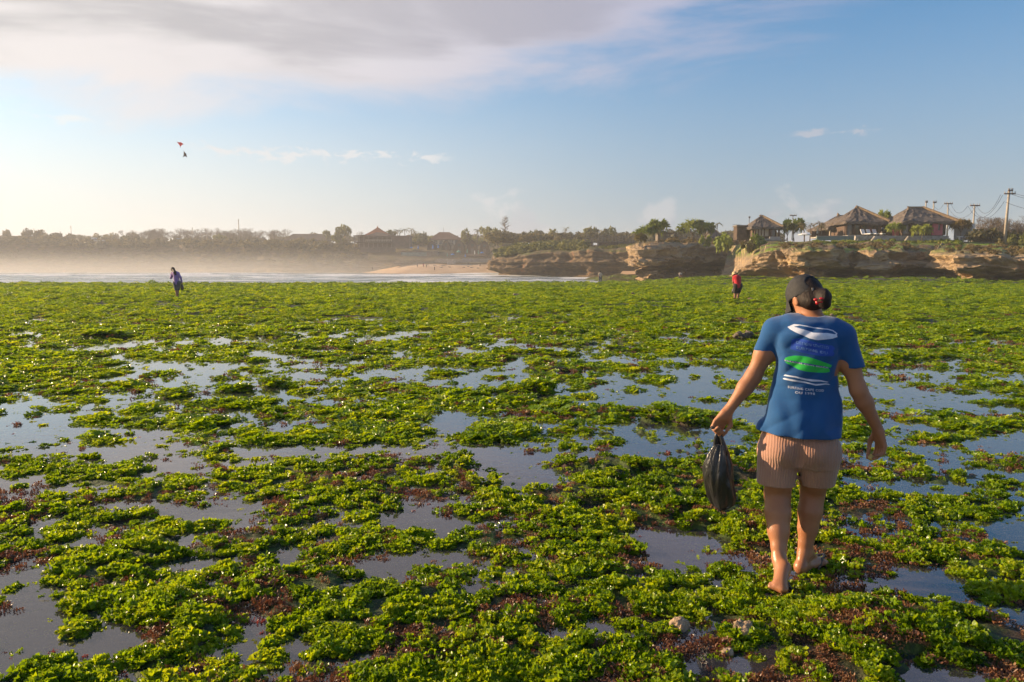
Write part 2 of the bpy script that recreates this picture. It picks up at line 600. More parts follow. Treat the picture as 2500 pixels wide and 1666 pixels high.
pw = MB()
pw.add([(-75, -6, 0), (75, -6, 0), (75, 37, 0), (-75, 37, 0)], [(0, 1, 2, 3)])
tag(pw.build('tide_pool_water', water_material('pool_water', (0.09, 0.085, 0.10), (0.75, 0.75, 0.8), 0.0012, 9.0)), kind='structure')


# ---------------------------------------------------------------- seaweed
def leaf_sheet(r, ang, el, ln, wd, nu=4, nv=5, ruf=0.25, curl=0.9, base=(0, 0, 0)):
    """one ruffled blade: returns verts, faces"""
    u = np.linspace(0, 1, nu); v = np.linspace(-1, 1, nv)
    U, V_ = np.meshgrid(u, v, indexing='ij')
    prof = np.sin(np.clip(U * 0.86 + 0.14, 0, 1) * math.pi * 0.62) ** 0.8
    lx = U * ln * np.cos(U * curl)
    lz = U * ln * np.sin(U * curl) * 0.7 + ruf * wd * U * np.sin(V_ * r.uniform(3.5, 6.5) + r.uniform(0, 6)) + r.uniform(-.1, .1, U.shape) * wd * U
    ly = V_ * wd * prof * (1 + 0.2 * np.sin(U * 9 + r.uniform(0, 6)))
    ce, se = math.cos(el), math.sin(el)
    X = lx * ce - lz * se; Z = lx * se + lz * ce
    ca, sa = math.cos(ang), math.sin(ang)
    P = np.stack([X * ca - ly * sa + base[0], X * sa + ly * ca + base[1], Z + base[2]], -1).reshape(-1, 3)
    return P, grid_faces(nu, nv)


def clump_mesh(name, seed, nb, kind):
    r = np.random.default_rng(seed)
    V, F, o = [], [], 0
    for i in range(nb):
        rad = math.sqrt(r.random()) * 0.75
        a0 = r.uniform(0, 2 * math.pi)
        bx, by = rad * math.cos(a0), rad * math.sin(a0)
        bz = max(0.0, 0.55 * (1 - rad * rad)) * r.uniform(0.1, 0.75)
        if kind == 'lettuce':
            P, f = leaf_sheet(r, a0 + r.uniform(-1.2, 1.2), r.uniform(0.15, 1.25) * (1 - 0.4 * rad), r.uniform(0.24, 0.44), r.uniform(0.13, 0.24), 3, 4, r.uniform(0.35, 0.7), r.uniform(-0.3, 1.3), (bx, by, bz))
        elif kind == 'mat':
            P, f = leaf_sheet(r, a0 + r.uniform(-1.2, 1.2), r.uniform(0.05, 1.0), r.uniform(0.14, 0.27), r.uniform(0.07, 0.14), 3, 3, r.uniform(0.2, 0.5), r.uniform(-0.3, 0.8), (bx * 1.2, by * 1.2, bz * 0.8))
        elif kind == 'flat':
            P, f = leaf_sheet(r, a0 + r.uniform(-1.2, 1.2), r.uniform(0.05, 0.75), r.uniform(0.2, 0.36), r.uniform(0.10, 0.20), 3, 3, r.uniform(0.2, 0.5), r.uniform(-0.3, 0.8), (bx, by, bz * 0.7))
        else:
            P, f = leaf_sheet(r, r.uniform(0, 6.3), r.uniform(0.4, 1.5), r.uniform(0.25, 0.5), r.uniform(0.05, 0.10), 3, 3, 0.6, r.uniform(-0.8, 0.8), (bx, by, bz))
        V.append(P); F.append(f + o); o += len(P)
    return np_mesh(name, np.concatenate(V), np.concatenate(F))


def weed_material(name, cols, tcol, rough, patch=1.3, tr=0.42):
    m = bpy.data.materials.new(name)
    m.use_nodes = True
    t = NT(m.node_tree)
    b = t.n['Principled BSDF']
    pos = t.node('ShaderNodeNewGeometry').outputs['Position']
    rnd = t.node('ShaderNodeObjectInfo').outputs['Random']
    f = t.m('ADD', t.m('MULTIPLY', t.noise(pos, patch, 4, 0.6), 0.75), t.m('MULTIPLY', rnd, 0.34))
    c = t.cramp(f, [(0.30, cols[0]), (0.52, cols[1]), (0.78, cols[2])])
    t.put(b.inputs['Base Color'], c)
    t.put(b.inputs['Roughness'], t.ramp(rnd, 0, 1, rough * 0.7, rough * 1.4, smooth=False))
    b.inputs['Specular IOR Level'].default_value = 0.4
    ts = t.node('ShaderNodeBsdfTranslucent')
    t.put(ts.inputs[0], t.mul(c, (*tcol, 1)))
    mx = t.node('ShaderNodeMixShader'); mx.inputs[0].default_value = tr
    t.l.new(b.outputs[0], mx.inputs[1]); t.l.new(ts.outputs[0], mx.inputs[2])
    t.l.new(mx.outputs[0], t.n['Material Output'].inputs[0])
    return m


M_GREEN = weed_material('green_seaweed', [(0.065, 0.130, 0.004), (0.175, 0.29, 0.006), (0.31, 0.385, 0.010)], (1.9, 1.6, 0.5), 0.30, tr=0.48)
M_BROWN = weed_material('brown_seaweed', [(0.11, 0.045, 0.022), (0.20, 0.088, 0.042), (0.27, 0.15, 0.06)], (1.3, 0.9, 0.7), 0.45, 2.5, 0.25)
M_FARGREEN = weed_material('far_green_seaweed', [(0.065, 0.125, 0.005), (0.165, 0.275, 0.007), (0.29, 0.355, 0.012)], (1.9, 1.6, 0.5), 0.6, tr=0.48)
M_PINK = weed_material('pink_seaweed', [(0.25, 0.05, 0.045), (0.36, 0.11, 0.085), (0.40, 0.17, 0.12)], (1.2, 0.9, 0.8), 0.45, 2.5, 0.25)


def scatter_object(name, pts, rot, scl, pick, sources, label):
    """one 'stuff' object: instances of the source meshes on a cloud of points"""
    me = bpy.data.meshes.new(name)
    me.vertices.add(len(pts))
    me.vertices.foreach_set('co', np.ascontiguousarray(pts, np.float32).ravel())
    for nm, typ, arr in (('w_rot', 'FLOAT_VECTOR', rot), ('w_scl', 'FLOAT_VECTOR', scl), ('w_pick', 'INT', pick)):
        at = me.attributes.new(nm, typ, 'POINT')
        at.data.foreach_set('vector' if typ == 'FLOAT_VECTOR' else 'value', np.ascontiguousarray(arr, np.int32 if typ == 'INT' else np.float32).ravel())
    o = bpy.data.objects.new(name, me)
    link(o)
    ng = bpy.data.node_groups.new(name + '_scatter', 'GeometryNodeTree')
    ng.interface.new_socket('Geometry', in_out='INPUT', socket_type='NodeSocketGeometry')
    ng.interface.new_socket('Geometry', in_out='OUTPUT', socket_type='NodeSocketGeometry')
    gi = ng.nodes.new('NodeGroupInput'); go = ng.nodes.new('NodeGroupOutput')
    g2i = ng.nodes.new('GeometryNodeGeometryToInstance')
    for s in reversed(sources):
        so = bpy.data.objects.new(name + '_source', s)
        oi = ng.nodes.new('GeometryNodeObjectInfo')
        oi.inputs['Object'].default_value = so
        ng.links.new(oi.outputs['Geometry'], g2i.inputs[0])
    iop = ng.nodes.new('GeometryNodeInstanceOnPoints')
    iop.inputs['Pick Instance'].default_value = True

    def attr(nm, typ):
        a = ng.nodes.new('GeometryNodeInputNamedAttribute')
        a.data_type = typ
        a.inputs['Name'].default_value = nm
        return a.outputs[0]
    e2r = ng.nodes.new('FunctionNodeEulerToRotation')
    ng.links.new(attr('w_rot', 'FLOAT_VECTOR'), e2r.inputs[0])
    ng.links.new(gi.outputs[0], iop.inputs['Points'])
    ng.links.new(g2i.outputs[0], iop.inputs['Instance'])
    ng.links.new(attr('w_pick', 'INT'), iop.inputs['Instance Index'])
    ng.links.new(e2r.outputs[0], iop.inputs['Rotation'])
    ng.links.new(attr('w_scl', 'FLOAT_VECTOR'), iop.inputs['Scale'])
    ng.links.new(iop.outputs[0], go.inputs[0])
    md = o.modifiers.new('scatter', 'NODES')
    md.node_group = ng
    return tag(o, label, kind='stuff')


def with_mat(mes, mat):
    for m_ in mes:
        m_.materials.clear(); m_.materials.append(mat)
    return mes


LET = [clump_mesh('lettuce_clump', 100 + i, 34, 'lettuce') for i in range(7)]
FLA = [clump_mesh('lettuce_mat', 200 + i, 44, 'flat') for i in range(5)]
MATM = [clump_mesh('weed_mat', 250 + i, 85, 'mat') for i in range(5)]
BRO = [clump_mesh('brown_tuft', 300 + i, 34, 'tuft') for i in range(5)]
PIN = [m_.copy() for m_ in BRO[:3]]
with_mat(LET + FLA, M_GREEN); with_mat(MATM, M_FARGREEN); with_mat(BRO, M_BROWN); with_mat(PIN, M_PINK)


def sample_ground(n, y0, y1, power=1.0, margin=1.06):
    """random points over the visible fan of ground between two depths (density falls with depth)"""
    u = RNG.random(n)
    if power == 2:
        y = np.sqrt(y0 * y0 + u * (y1 * y1 - y0 * y0))
    elif power == 0:
        y = y0 * (y1 / y0) ** u
    else:
        y = y0 + u * (y1 - y0)
    x = (RNG.random(n) * 2 - 1) * 0.87 * margin * (y + 0.9)
    return x, y


def place(n, y0, y1, power, smin, smax, grow, flat, thr, sel, npick):
    x, y = sample_ground(int(n * 1.32), y0, y1, power)
    h, v = reef_h(x, y)
    br = fbm(x * 2.6 + 77, y * 3.4, oct=4, seed=15, gain=0.6)
    keep = (v > thr) & (h > -0.85) & sel(x, y, h, v, br)
    x, y, h, v = x[keep], y[keep], h[keep], v[keep]
    k = len(x)
    s = (smin + (smax - smin) * RNG.random(k) ** 1.5) * (1 + grow * np.clip(y - y0, 0, None))
    s = s * (0.55 + 0.45 * sstep(v, thr, thr + 0.22))
    scl = np.stack([s * (0.9 + 0.3 * RNG.random(k)), s * (0.9 + 0.3 * RNG.random(k)), s * flat * (0.7 + 0.6 * RNG.random(k))], -1)
    rot = np.stack([RNG.normal(0, 0.22, k), RNG.normal(0, 0.22, k), RNG.random(k) * 6.283], -1)
    z = np.where(y < 30, np.maximum(h, -0.004), h) - 0.008
    return np.stack([x, y, z], -1), rot, scl, RNG.integers(0, npick, k)


def merge(parts):
    return [np.concatenate([p[i] for p in parts]) for i in range(4)]


is_green = lambda x, y, h, v, br: br + 0.17 * RNG.normal(size=len(x)) < 0.16 + 0.5 * sstep(y, 14, 30)
is_brown = lambda x, y, h, v, br: (br + 0.17 * RNG.normal(size=len(x)) > 0.19 + 0.5 * sstep(y, 14, 30))
wetflat = lambda x, y, h, v, br: (v < 0.08) & (fbm(x * 4.5, y * 4.5, oct=3, seed=93, gain=0.6) > 0.02)
floats = lambda x, y, h, v, br: is_green(x, y, h, v, br) & (v < 0.05) & (fbm(x * 5.5, y * 4.5, oct=3, seed=94, gain=0.65) > 0.08)
bits = lambda x, y, h, v, br: is_green(x, y, h, v, br) & (fbm(x * 3.2, y * 2.4, oct=3, seed=95, gain=0.65) > 0.10)
tufty = lambda x, y, h, v, br: is_green(x, y, h, v, br) & (fbm(x * 1.6, y * 1.1, oct=4, seed=97, gain=0.7) > -0.22 + 0.3 * RNG.random(len(x)))
lumpy = lambda x, y, h, v, br: is_green(x, y, h, v, br) & (fbm(x * 10, y * 13, oct=2, seed=91) > -0.10)
P_ = merge([place(60000, 1.6, 7.0, 0, 0.024, 0.052, 0.05, 0.95, 0.0, lumpy, len(LET)),
            place(20000, 1.6, 7.5, 0, 0.008, 0.024, 0.05, 0.5, -0.45, floats, len(LET))])
scatter_object('sea_lettuce', *P_, LET, 'bright green wet frilly seaweed covering the near reef between the pools')
P_ = place(13000, 1.6, 7.5, 0, 0.022, 0.055, 0.05, 0.22, -0.26, wetflat, len(FLA))
scatter_object('sea_lettuce', *P_, FLA, 'limp wet green fronds lying flat along the pool margins')
P_ = merge([place(52000, 6.5, 20.0, 1, 0.055, 0.12, 0.05, 0.75, -0.02, is_green, len(FLA)),
            place(30000, 6.5, 20.0, 1, 0.025, 0.055, 0.05, 0.6, -0.30, bits, len(FLA))])
scatter_object('sea_lettuce', *P_, FLA, 'green seaweed patches between the bright pools in the middle distance')
wetflat = lambda x, y, h, v, br: (v < 0.08) & (fbm(x * 4.5, y * 4.5, oct=3, seed=93, gain=0.6) > 0.02)
floats = lambda x, y, h, v, br: is_green(x, y, h, v, br) & (v < 0.05) & (fbm(x * 5.5, y * 4.5, oct=3, seed=94, gain=0.65) > 0.08)
bits = lambda x, y, h, v, br: is_green(x, y, h, v, br) & (fbm(x * 3.2, y * 2.4, oct=3, seed=95, gain=0.65) > 0.10)
tufty = lambda x, y, h, v, br: is_green(x, y, h, v, br) & (fbm(x * 1.6, y * 1.1, oct=4, seed=97, gain=0.7) > -0.22 + 0.3 * RNG.random(len(x)))
lumpy = lambda x, y, h, v, br: is_green(x, y, h, v, br) & (fbm(x * 10, y * 13, oct=2, seed=91) > -0.10)
P_ = merge([place(75000, 19.0, 60.0, 1, 0.09, 0.20, 0.024, 0.75, 0.0, tufty, len(MATM)),
            place(36000, 58.0, 128.0, 1, 0.20, 0.46, 0.010, 0.42, -0.05, tufty, len(MATM))])
scatter_object('sea_lettuce', *P_, MATM, 'unbroken green seaweed meadow out to the surf and the cliff foot')
P_ = merge([place(30000, 1.6, 8.0, 0, 0.022, 0.045, 0.05, 0.85, -0.08, is_brown, len(BRO)),
            place(22000, 7.5, 30.0, 1, 0.05, 0.11, 0.04, 0.6, -0.05, is_brown, len(BRO))])
scatter_object('brown_seaweed', *P_, BRO, 'reddish brown tufted seaweed growing among the green')
pk = lambda x, y, h, v, br: (fbm(x * 2.6, y * 2.6, oct=3, seed=44) > 0.28) & (v < 0.12) & (RNG.random(len(x)) < 0.5)
P_ = place(7000, 1.8, 7.0, 0, 0.014, 0.034, 0.04, 1.1, -0.28, pk, len(PIN))
scatter_object('pink_seaweed', *P_, PIN, 'small pink coral weed tufts standing in the pools')
# ================================================================ sea, shore, cliffs
SEA = -0.80


def zat(px, py, Y):
    return W(px, py, Y).z


def sea_material():
    m = bpy.data.materials.new('surf_water')
    m.use_nodes = True
    t = NT(m.node_tree)
    b = t.n['Principled BSDF']
    pos = t.node('ShaderNodeNewGeometry').outputs['Position']
    x, y, z = t.xyz(pos)
    st = t.vm('MULTIPLY', pos, (0.05, 0.16, 1.2))
    fo = t.noise(st, 1.0, 7, 0.68, 0.8)
    crest = t.ramp(z, SEA + 0.12, SEA + 0.55)
    foam = t.ramp(t.m('ADD', fo, t.m('MULTIPLY', crest, 0.35)), 0.46, 0.62)
    near = t.ramp(y, 420.0, 250.0)
    foam = t.m('MULTIPLY', foam, t.m('ADD', 0.35, t.m('MULTIPLY', near, 0.6)))
    t.put(b.inputs['Base Color'], t.mix(foam, (0.10, 0.15, 0.16, 1), (0.80, 0.80, 0.80, 1)))
    t.put(b.inputs['Roughness'], t.ramp(foam, 0, 1, 0.12, 0.8))
    b.inputs['IOR'].default_value = 1.33
    bp = t.node('ShaderNodeBump'); bp.inputs['Distance'].default_value = 0.25
    t.put(bp.inputs['Height'], t.noise(t.vm('MULTIPLY', pos, (0.35, 0.9, 1)), 1.0, 6, 0.6))
    t.l.new(bp.outputs[0], b.inputs['Normal'])
    return m


sx = np.concatenate([np.linspace(-2.2, -0.98, 30), np.linspace(-0.95, 0.6, 250), np.linspace(0.65, 2.0, 20)])
sy = np.concatenate([np.linspace(92, 330, 230), np.geomspace(335, 5000, 40)])
SX = sx[None, :] * (sy[:, None] * 1.15)
SY = np.repeat(sy[:, None], len(sx), 1)
swell = np.zeros_like(SX)
for (yc, am, wd, sd) in ((128, 0.42, 3.0, 1), (150, 0.5, 3.5, 2), (178, 0.35, 4, 3), (205, 0.45, 4, 4), (238, 0.35, 5, 5), (268, 0.5, 5, 6)):
    yy = yc + 14 * fbm(SX * 0.012, SX * 0 + sd, oct=3, seed=sd)
    amp = am * np.clip(fbm(SX * 0.02 + sd * 3, SX * 0 + 1.7, oct=3, seed=sd + 9) * 1.6 + 0.35, 0, 1)
    swell += amp * np.exp(-((SY - yy) / wd) ** 2)
swell += 0.10 * fbm(SX * 0.15, SY * 0.3, oct=3, seed=3)
sea_me = np_mesh('sea', np.stack([SX, SY, SEA + swell * (SY < 330)], -1).reshape(-1, 3), grid_faces(len(sy), len(sx))[:, ::-1])
tag(mobj('sea', sea_me, sea_material()), kind='structure')


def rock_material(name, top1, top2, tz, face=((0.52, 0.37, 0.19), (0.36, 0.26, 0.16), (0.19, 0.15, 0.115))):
    m = bpy.data.materials.new(name)
    m.use_nodes = True
    t = NT(m.node_tree)
    b = t.n['Principled BSDF']
    g = t.node('ShaderNodeNewGeometry')
    pos = g.outputs['Position']
    nx, ny, nz = t.xyz(g.outputs['Normal'])
    px, py, pz = t.xyz(pos)
    stra = t.noise(t.vm('MULTIPLY', pos, (0.12, 0.12, 0.9)), 1.0, 6, 0.65, 0.6)
    mot = t.noise(pos, 0.7, 6, 0.7)
    c = t.cramp(t.m('ADD', t.m('MULTIPLY', stra, 0.6), t.m('MULTIPLY', mot, 0.4)), [(0.34, face[2]), (0.5, face[1]), (0.62, face[0])])
    c = t.mix(t.ramp(t.noise(pos, 0.23, 4, 0.6), 0.58, 0.74), c, (0.30, 0.15, 0.08, 1))
    tn = t.noise(pos, 0.35, 5, 0.65)
    top = t.mix(t.ramp(tn, 0.40, 0.60), (*top1, 1), (*top2, 1))
    f = t.m('MULTIPLY', t.ramp(nz, 0.45, 0.8), t.ramp(t.m('ADD', pz, t.m('MULTIPLY', tn, 1.0)), tz, tz + 1.2))
    c = t.mix(f, c, top)
    t.put(b.inputs['Base Color'], c)
    b.inputs['Roughness'].default_value = 0.9
    b.inputs['Specular IOR Level'].default_value = 0.15
    bp = t.node('ShaderNodeBump'); bp.inputs['Distance'].default_value = 0.35
    t.put(bp.inputs['Height'], t.noise(pos, 1.6, 7, 0.7))
    t.l.new(bp.outputs[0], b.inputs['Normal'])
    return m


def strip(name, st, prof, ds, mat, amp, freq, ntop=16, seed=0, under=1.0, ext=500, topamp=0.25, smooth=True, buttress=0.0):
    """cliff: stations (px, Ybase, zbase, zlip, Yback, zback) from right to left, profile of (out, height fraction)"""
    P = [np.array([W(a, HZ, b).x, b, c, d, W(a, HZ, e).x, e, f]) for a, b, c, d, e, f in st]
    L = [0]
    for i in range(1, len(P)):
        L.append(L[-1] + math.hypot(*(P[i][:2] - P[i - 1][:2])))
    s = np.linspace(0, L[-1], max(8, int(L[-1] / ds)))
    A = np.stack([np.interp(s, L, [p[k] for p in P]) for k in range(7)], -1)
    ker = np.ones(5) / 5
    for k in (0, 1):
        pad = np.concatenate([[A[0, k]] * 2, A[:, k], [A[-1, k]] * 2]); A[:, k] = np.convolve(pad, ker, 'valid')
    d = np.gradient(A[:, :2], axis=0); d /= np.linalg.norm(d, axis=1)[:, None] + 1e-9
    out = np.stack([-d[:, 1], d[:, 0]], -1)
    nf = 42
    tt = np.linspace(0, 1, nf)
    po = np.interp(tt, np.linspace(0, 1, len(prof)), [p[0] for p in prof])
    pz = np.interp(tt, np.linspace(0, 1, len(prof)), [p[1] for p in prof])
    rows_ = []
    for i in range(nf):
        z = A[:, 2] + (A[:, 3] - A[:, 2]) * pz[i]
        q = A[:, :2] + out * (po[i] * under)
        X, Y = q[:, 0], q[:, 1]
        n = fbm(X * freq, Y * freq, z * freq * 1.6, oct=5, seed=seed, gain=0.55)
        rd = 1 - np.abs(fbm(X * freq * 1.7, Y * freq * 1.7, z * freq * 2.6, oct=4, seed=seed + 40, gain=0.5)) * 2
        bt = vnoise(s * 0.16, s * 0 + 3.3, z * 0.12, seed=seed + 8)
        w = 0.55 + 0.45 * math.sin(math.pi * min(1, pz[i] + 0.15))
        ly = vnoise(z * 1.3 + 0.35 * np.sin(s * 0.11), s * 0.03, seed=seed + 60) * 0.5 + vnoise(z * 3.1 + 2, s * 0.06, seed=seed + 61) * 0.22
        pit = np.maximum(0, fbm(X * 0.9, Y * 0.9, z * 0.8, oct=3, seed=seed + 70) - 0.12) * 2.2
        off = amp * (n * 1.1 + 0.7 * (rd - 0.6) + 0.8 * ly - 0.55 * pit) * w + buttress * bt
        q = q + out * off[:, None]
        zz = z + amp * 0.45 * fbm(X * freq * 1.3 + 7, Y * freq * 1.3, z * freq, oct=4, seed=seed + 3) * (0.25 + 0.75 * pz[i])
        rows_.append(np.stack([q[:, 0], q[:, 1], zz], -1))
    lip = rows_[-1]
    for j in range(1, ntop + 1):
        k = j / ntop
        X = lip[:, 0] * (1 - k) + A[:, 4] * k; Y = lip[:, 1] * (1 - k) + A[:, 5] * k
        kz = k ** 0.8
        z = lip[:, 2] * (1 - kz) + A[:, 6] * kz + topamp * fbm(X * 0.35, Y * 0.35, oct=4, seed=seed + 5) * (1 if j < ntop else 0.3)
        rows_.append(np.stack([X, Y, z], -1))
    last = rows_[-1].copy(); last[:, 1] += ext; last[:, 0] *= (last[:, 1] / (last[:, 1] - ext)); rows_.append(last)
    V = np.stack(rows_, 1)
    me = np_mesh(name, V.reshape(-1, 3), grid_faces(V.shape[0], V.shape[1]), smooth)
    return tag(mobj(name, me, mat), kind='structure')


def zz(px, py, Y):
    return zat(px, py, Y)


M_ROCK_R = rock_material('coastal_limestone', (0.14, 0.22, 0.02), (0.17, 0.12, 0.085), 3.1)
M_ROCK_M = rock_material('red_limestone', (0.13, 0.085, 0.05), (0.10, 0.10, 0.03), 5.6)
M_ROCK_D = rock_material('shaded_limestone', (0.09, 0.10, 0.03), (0.12, 0.09, 0.06), 4.5, ((0.22, 0.15, 0.085), (0.13, 0.095, 0.06), (0.07, 0.058, 0.048)))  # the backlit cliff's shade is put into these darker face colours
M_HEAD = rock_material('headland_scrub_ground', (0.085, 0.08, 0.03), (0.15, 0.11, 0.065), 5.0, ((0.17, 0.13, 0.085), (0.12, 0.09, 0.06), (0.07, 0.055, 0.045)))

PROF_UNDER = [(0.0, 0.0), (-1.0, 0.10), (-1.7, 0.24), (-0.9, 0.36), (0.4, 0.46), (0.8, 0.58), (0.35, 0.68), (0.5, 0.80), (0.75, 0.92), (0.1, 1.0)]
PROF_SLOPE = [(0.6, 0.0), (0.2, 0.14), (-0.3, 0.3), (-0.2, 0.45), (0.2, 0.56), (-0.3, 0.7), (-0.6, 0.85), (-1.2, 1.0)]
right_st = []
for px, Yb, pl, Yk, pk_ in ((4600, 66, 628, 92, 590), (3800, 70, 628, 94, 590), (3300, 72, 628, 95, 590), (2900, 74, 628, 96, 590), (2700, 75, 628, 97, 590), (2560, 76, 628, 98, 592), (2480, 77, 626, 99, 593), (2400, 78, 622, 100, 592), (2345, 79, 618, 101, 590),
                            (2312, 82, 616, 102, 589), (2285, 92, 615, 104, 589), (2240, 92, 613, 104, 589), (2190, 86, 610, 104, 589), (2140, 85, 609, 104, 589), (2105, 90, 608, 104, 589),
                            (2060, 91, 607, 104, 590), (2020, 87, 607, 104, 590), (1960, 87, 606, 105, 590), (1915, 89, 607, 106, 590), (1880, 91, 613, 108, 590), (1850, 94, 632, 112, 592),
                            (1822, 98, 655, 118, 595), (1800, 104, 672, 126, 598), (1785, 112, 676, 132, 600), (1778, 122, 660, 140, 598)):
    right_st.append((px, Yb, -0.15, zz(px, pl, Yb), Yk, zz(px, pk_, Yk)))
strip('cliff_right', right_st, PROF_UNDER, 0.22, M_ROCK_R, 1.5, 0.28, seed=3, under=1.25, buttress=1.2, topamp=0.35, smooth=False)
mid_st = []
for px, Yb, pl, Yk, pk_ in ((1900, 128, 612, 150, 588), (1850, 132, 606, 152, 588), (1800, 136, 603, 152, 590), (1740, 134, 598, 150, 590), (1690, 129, 596, 148, 588), (1640, 124, 593, 146, 588), (1600, 121, 595, 146, 589),
                            (1570, 119, 601, 148, 590), (1556, 122, 603, 155, 590), (1555, 135, 602, 165, 590), (1558, 150, 602, 172, 592), (1560, 168, 603, 180, 592)):
    mid_st.append((px, Yb, -0.5, zz(px, pl, Yb), Yk, zz(px, pk_, Yk)))
strip('cliff_middle', mid_st, PROF_UNDER, 0.3, M_ROCK_M, 1.7, 0.22, seed=13, under=1.6, buttress=0.8, smooth=False)
dark_st = []
for px, Yb, pl, Yk, pk_ in ((1640, 172, 606, 200, 590), (1580, 176, 608, 205, 592), (1520, 180, 611, 208, 596), (1470, 182, 612, 212, 598), (1420, 184, 612, 216, 600), (1400, 190, 612, 220, 600), (1385, 192, 614, 224, 600), (1320, 196, 616, 230, 602),
                            (1270, 200, 624, 236, 606), (1230, 203, 630, 244, 612), (1207, 206, 634, 252, 618), (1203, 218, 634, 262, 622), (1208, 240, 634, 275, 622), (1215, 262, 634, 290, 622)):
    dark_st.append((px, Yb, SEA - 0.3, zz(px, pl, Yb), Yk, zz(px, pk_, Yk)))
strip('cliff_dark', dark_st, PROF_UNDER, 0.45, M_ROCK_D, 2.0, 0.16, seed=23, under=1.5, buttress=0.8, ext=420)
head_st = []
for px, Yb, pl, Yk, pk_ in ((1010, 338, 640, 352, 606), (960, 342, 632, 356, 604), (900, 346, 622, 362, 606), (840, 352, 612, 372, 602), (760, 362, 608, 390, 597), (660, 375, 606, 405, 596), (560, 388, 604, 420, 597), (460, 400, 600, 430, 594),
                            (360, 410, 603, 440, 594), (240, 418, 604, 448, 592), (120, 424, 600, 452, 588), (0, 428, 598, 456, 586), (-150, 430, 598, 460, 586), (-400, 430, 600, 460, 588), (-800, 420, 600, 460, 588)):
    head_st.append((px, Yb, SEA - 0.5, zz(px, pl, Yb), Yk, zz(px, pk_, Yk)))
strip('headland', head_st, PROF_SLOPE, 1.2, M_HEAD, 3.5, 0.07, seed=33, under=5.0, buttress=1.5, topamp=1.2, ext=900)

# the beach and the hill behind it
M_SAND = pm('sand', (0.52, 0.37, 0.24), (0.44, 0.30, 0.19), 0.15, 0.95, 0.02, 3.0, spec=0.1)


def beach_shore(p):
    return 286 + 40 * float(1 - sstep(p, 800, 1000))


def beach_z(p, t_):
    return SEA - 0.45 + (t_ ** 0.8) * 5.0 * float(sstep(p, 840, 1050))


bpx = np.linspace(760, 1260, 90); bt_ = np.linspace(0, 1, 26)
BP = []
for t_ in bt_:
    r_ = []
    for p in bpx:
        Y = beach_shore(p) + t_ * 46
        zb = beach_z(p, t_)
        r_.append((W(p, HZ, Y).x, Y, zb + 0.12 * float(fbm(np.array([p * 0.08]), np.array([Y * 0.3]), oct=3, seed=2)[0])))
    BP.append(r_)
BP = np.array(BP)
tag(mobj('beach', np_mesh('beach', BP.reshape(-1, 3), grid_faces(*BP.shape[:2])[:, ::-1]), M_SAND), kind='structure')
M_HILL = pm('hillside_soil', (0.085, 0.075, 0.035), (0.13, 0.095, 0.06), 0.2, 0.95, 0.2, 1.0, spec=0.1)
hp = np.linspace(900, 1330, 80); ht = np.linspace(0, 1, 18)
HP = []
for t_ in ht:
    r_ = []
    for p in hp:
        Y = 326 + t_ * 60
        z0 = zat(p, 636, 326); z1 = zat(p, 596 + 6 * float(fbm(np.array([p * 0.02]), np.array([1.0]), seed=4)[0]), 386)
        z = z0 + (z1 - z0) * t_ ** 0.75
        r_.append((W(p, HZ, Y).x, Y, z + 0.5 * float(fbm(np.array([p * 0.05]), np.array([Y * 0.1]), oct=3, seed=12)[0])))
    HP.append(r_)
HP = np.array(HP)
tag(mobj('hill', np_mesh('hill', HP.reshape(-1, 3), grid_faces(*HP.shape[:2])[:, ::-1]), M_HILL), kind='structure')
# far plateau closing the land behind everything
fp = MB()
fp.add([(-1500, 640, 20), (900, 640, 20), (2500, 3000, 21), (-4200, 3000, 21)], [(0, 1, 2, 3)])
fp.add([(-1500, 640, 20), (900, 640, 20), (900, 400, -2), (-1500, 470, -2)], [(3, 2, 1, 0)])
tag(fp.build('plateau', M_HILL), kind='structure')
# pale sand pockets at the cliff foot
def sand_pocket(pts):
    mb = MB(); n = len(pts)
    c = sum((W(*p) for p in pts), Vector()) / n
    c.z += 0.12
    mb.add([W(*p) for p in pts] + [c], [(i, (i + 1) % n, n) for i in range(n)])
    return tag(mb.build('sand', M_SAND, smooth=True), kind='structure')
sand_pocket([(2232, 682, 84.5), (2330, 682, 83), (2318, 670, 90.5), (2290, 667, 94), (2245, 670, 94)])
sand_pocket([(1512, 671, 150), (1578, 669, 150), (1572, 662, 170), (1520, 662, 170)])


# low weed-grown rock ledges between the sea and the middle cliffs
lpx = np.linspace(1270, 1830, 200); lY = np.linspace(104, 172, 70)
LPX, LY = np.meshgrid(lpx, lY, indexing='ij')
LX = (LPX - 1250) / FPX * LY
lm = sstep(LPX, 1290, 1420) * sstep(LY, 126, 137) * (1 - sstep(LY, 150, 171))
lm = lm * sstep(LPX - 1340 + 90 * fbm(LX * 0.05, LY * 0.07, oct=3, seed=66), 0, 160)
LZ = -1.5 + lm * (1.25 + 0.95 * np.maximum(0, fbm(LX * 0.13, LY * 0.16, oct=5, seed=67, gain=0.55) + 0.25) + 0.35 * fbm(LX * 0.6, LY * 0.6, oct=4, seed=68))
M_LEDGE = rock_material('weedy_ledge_rock', (0.11, 0.15, 0.018), (0.085, 0.075, 0.03), -1.2, ((0.16, 0.12, 0.07), (0.10, 0.08, 0.05), (0.06, 0.05, 0.04)))
tag(mobj('rock_ledge', np_mesh('rock_ledge', np.stack([LX, LY, LZ], -1).reshape(-1, 3), grid_faces(len(lpx), len(lY))[:, :], False), M_LEDGE), kind='structure')


# ================================================================ vegetation
def leaves_material(name, c1, c2, c3, tr=0.3):
    return weed_material(name, [c1, c2, c3], (1.4, 1.3, 0.7), 0.7, 0.5, tr)


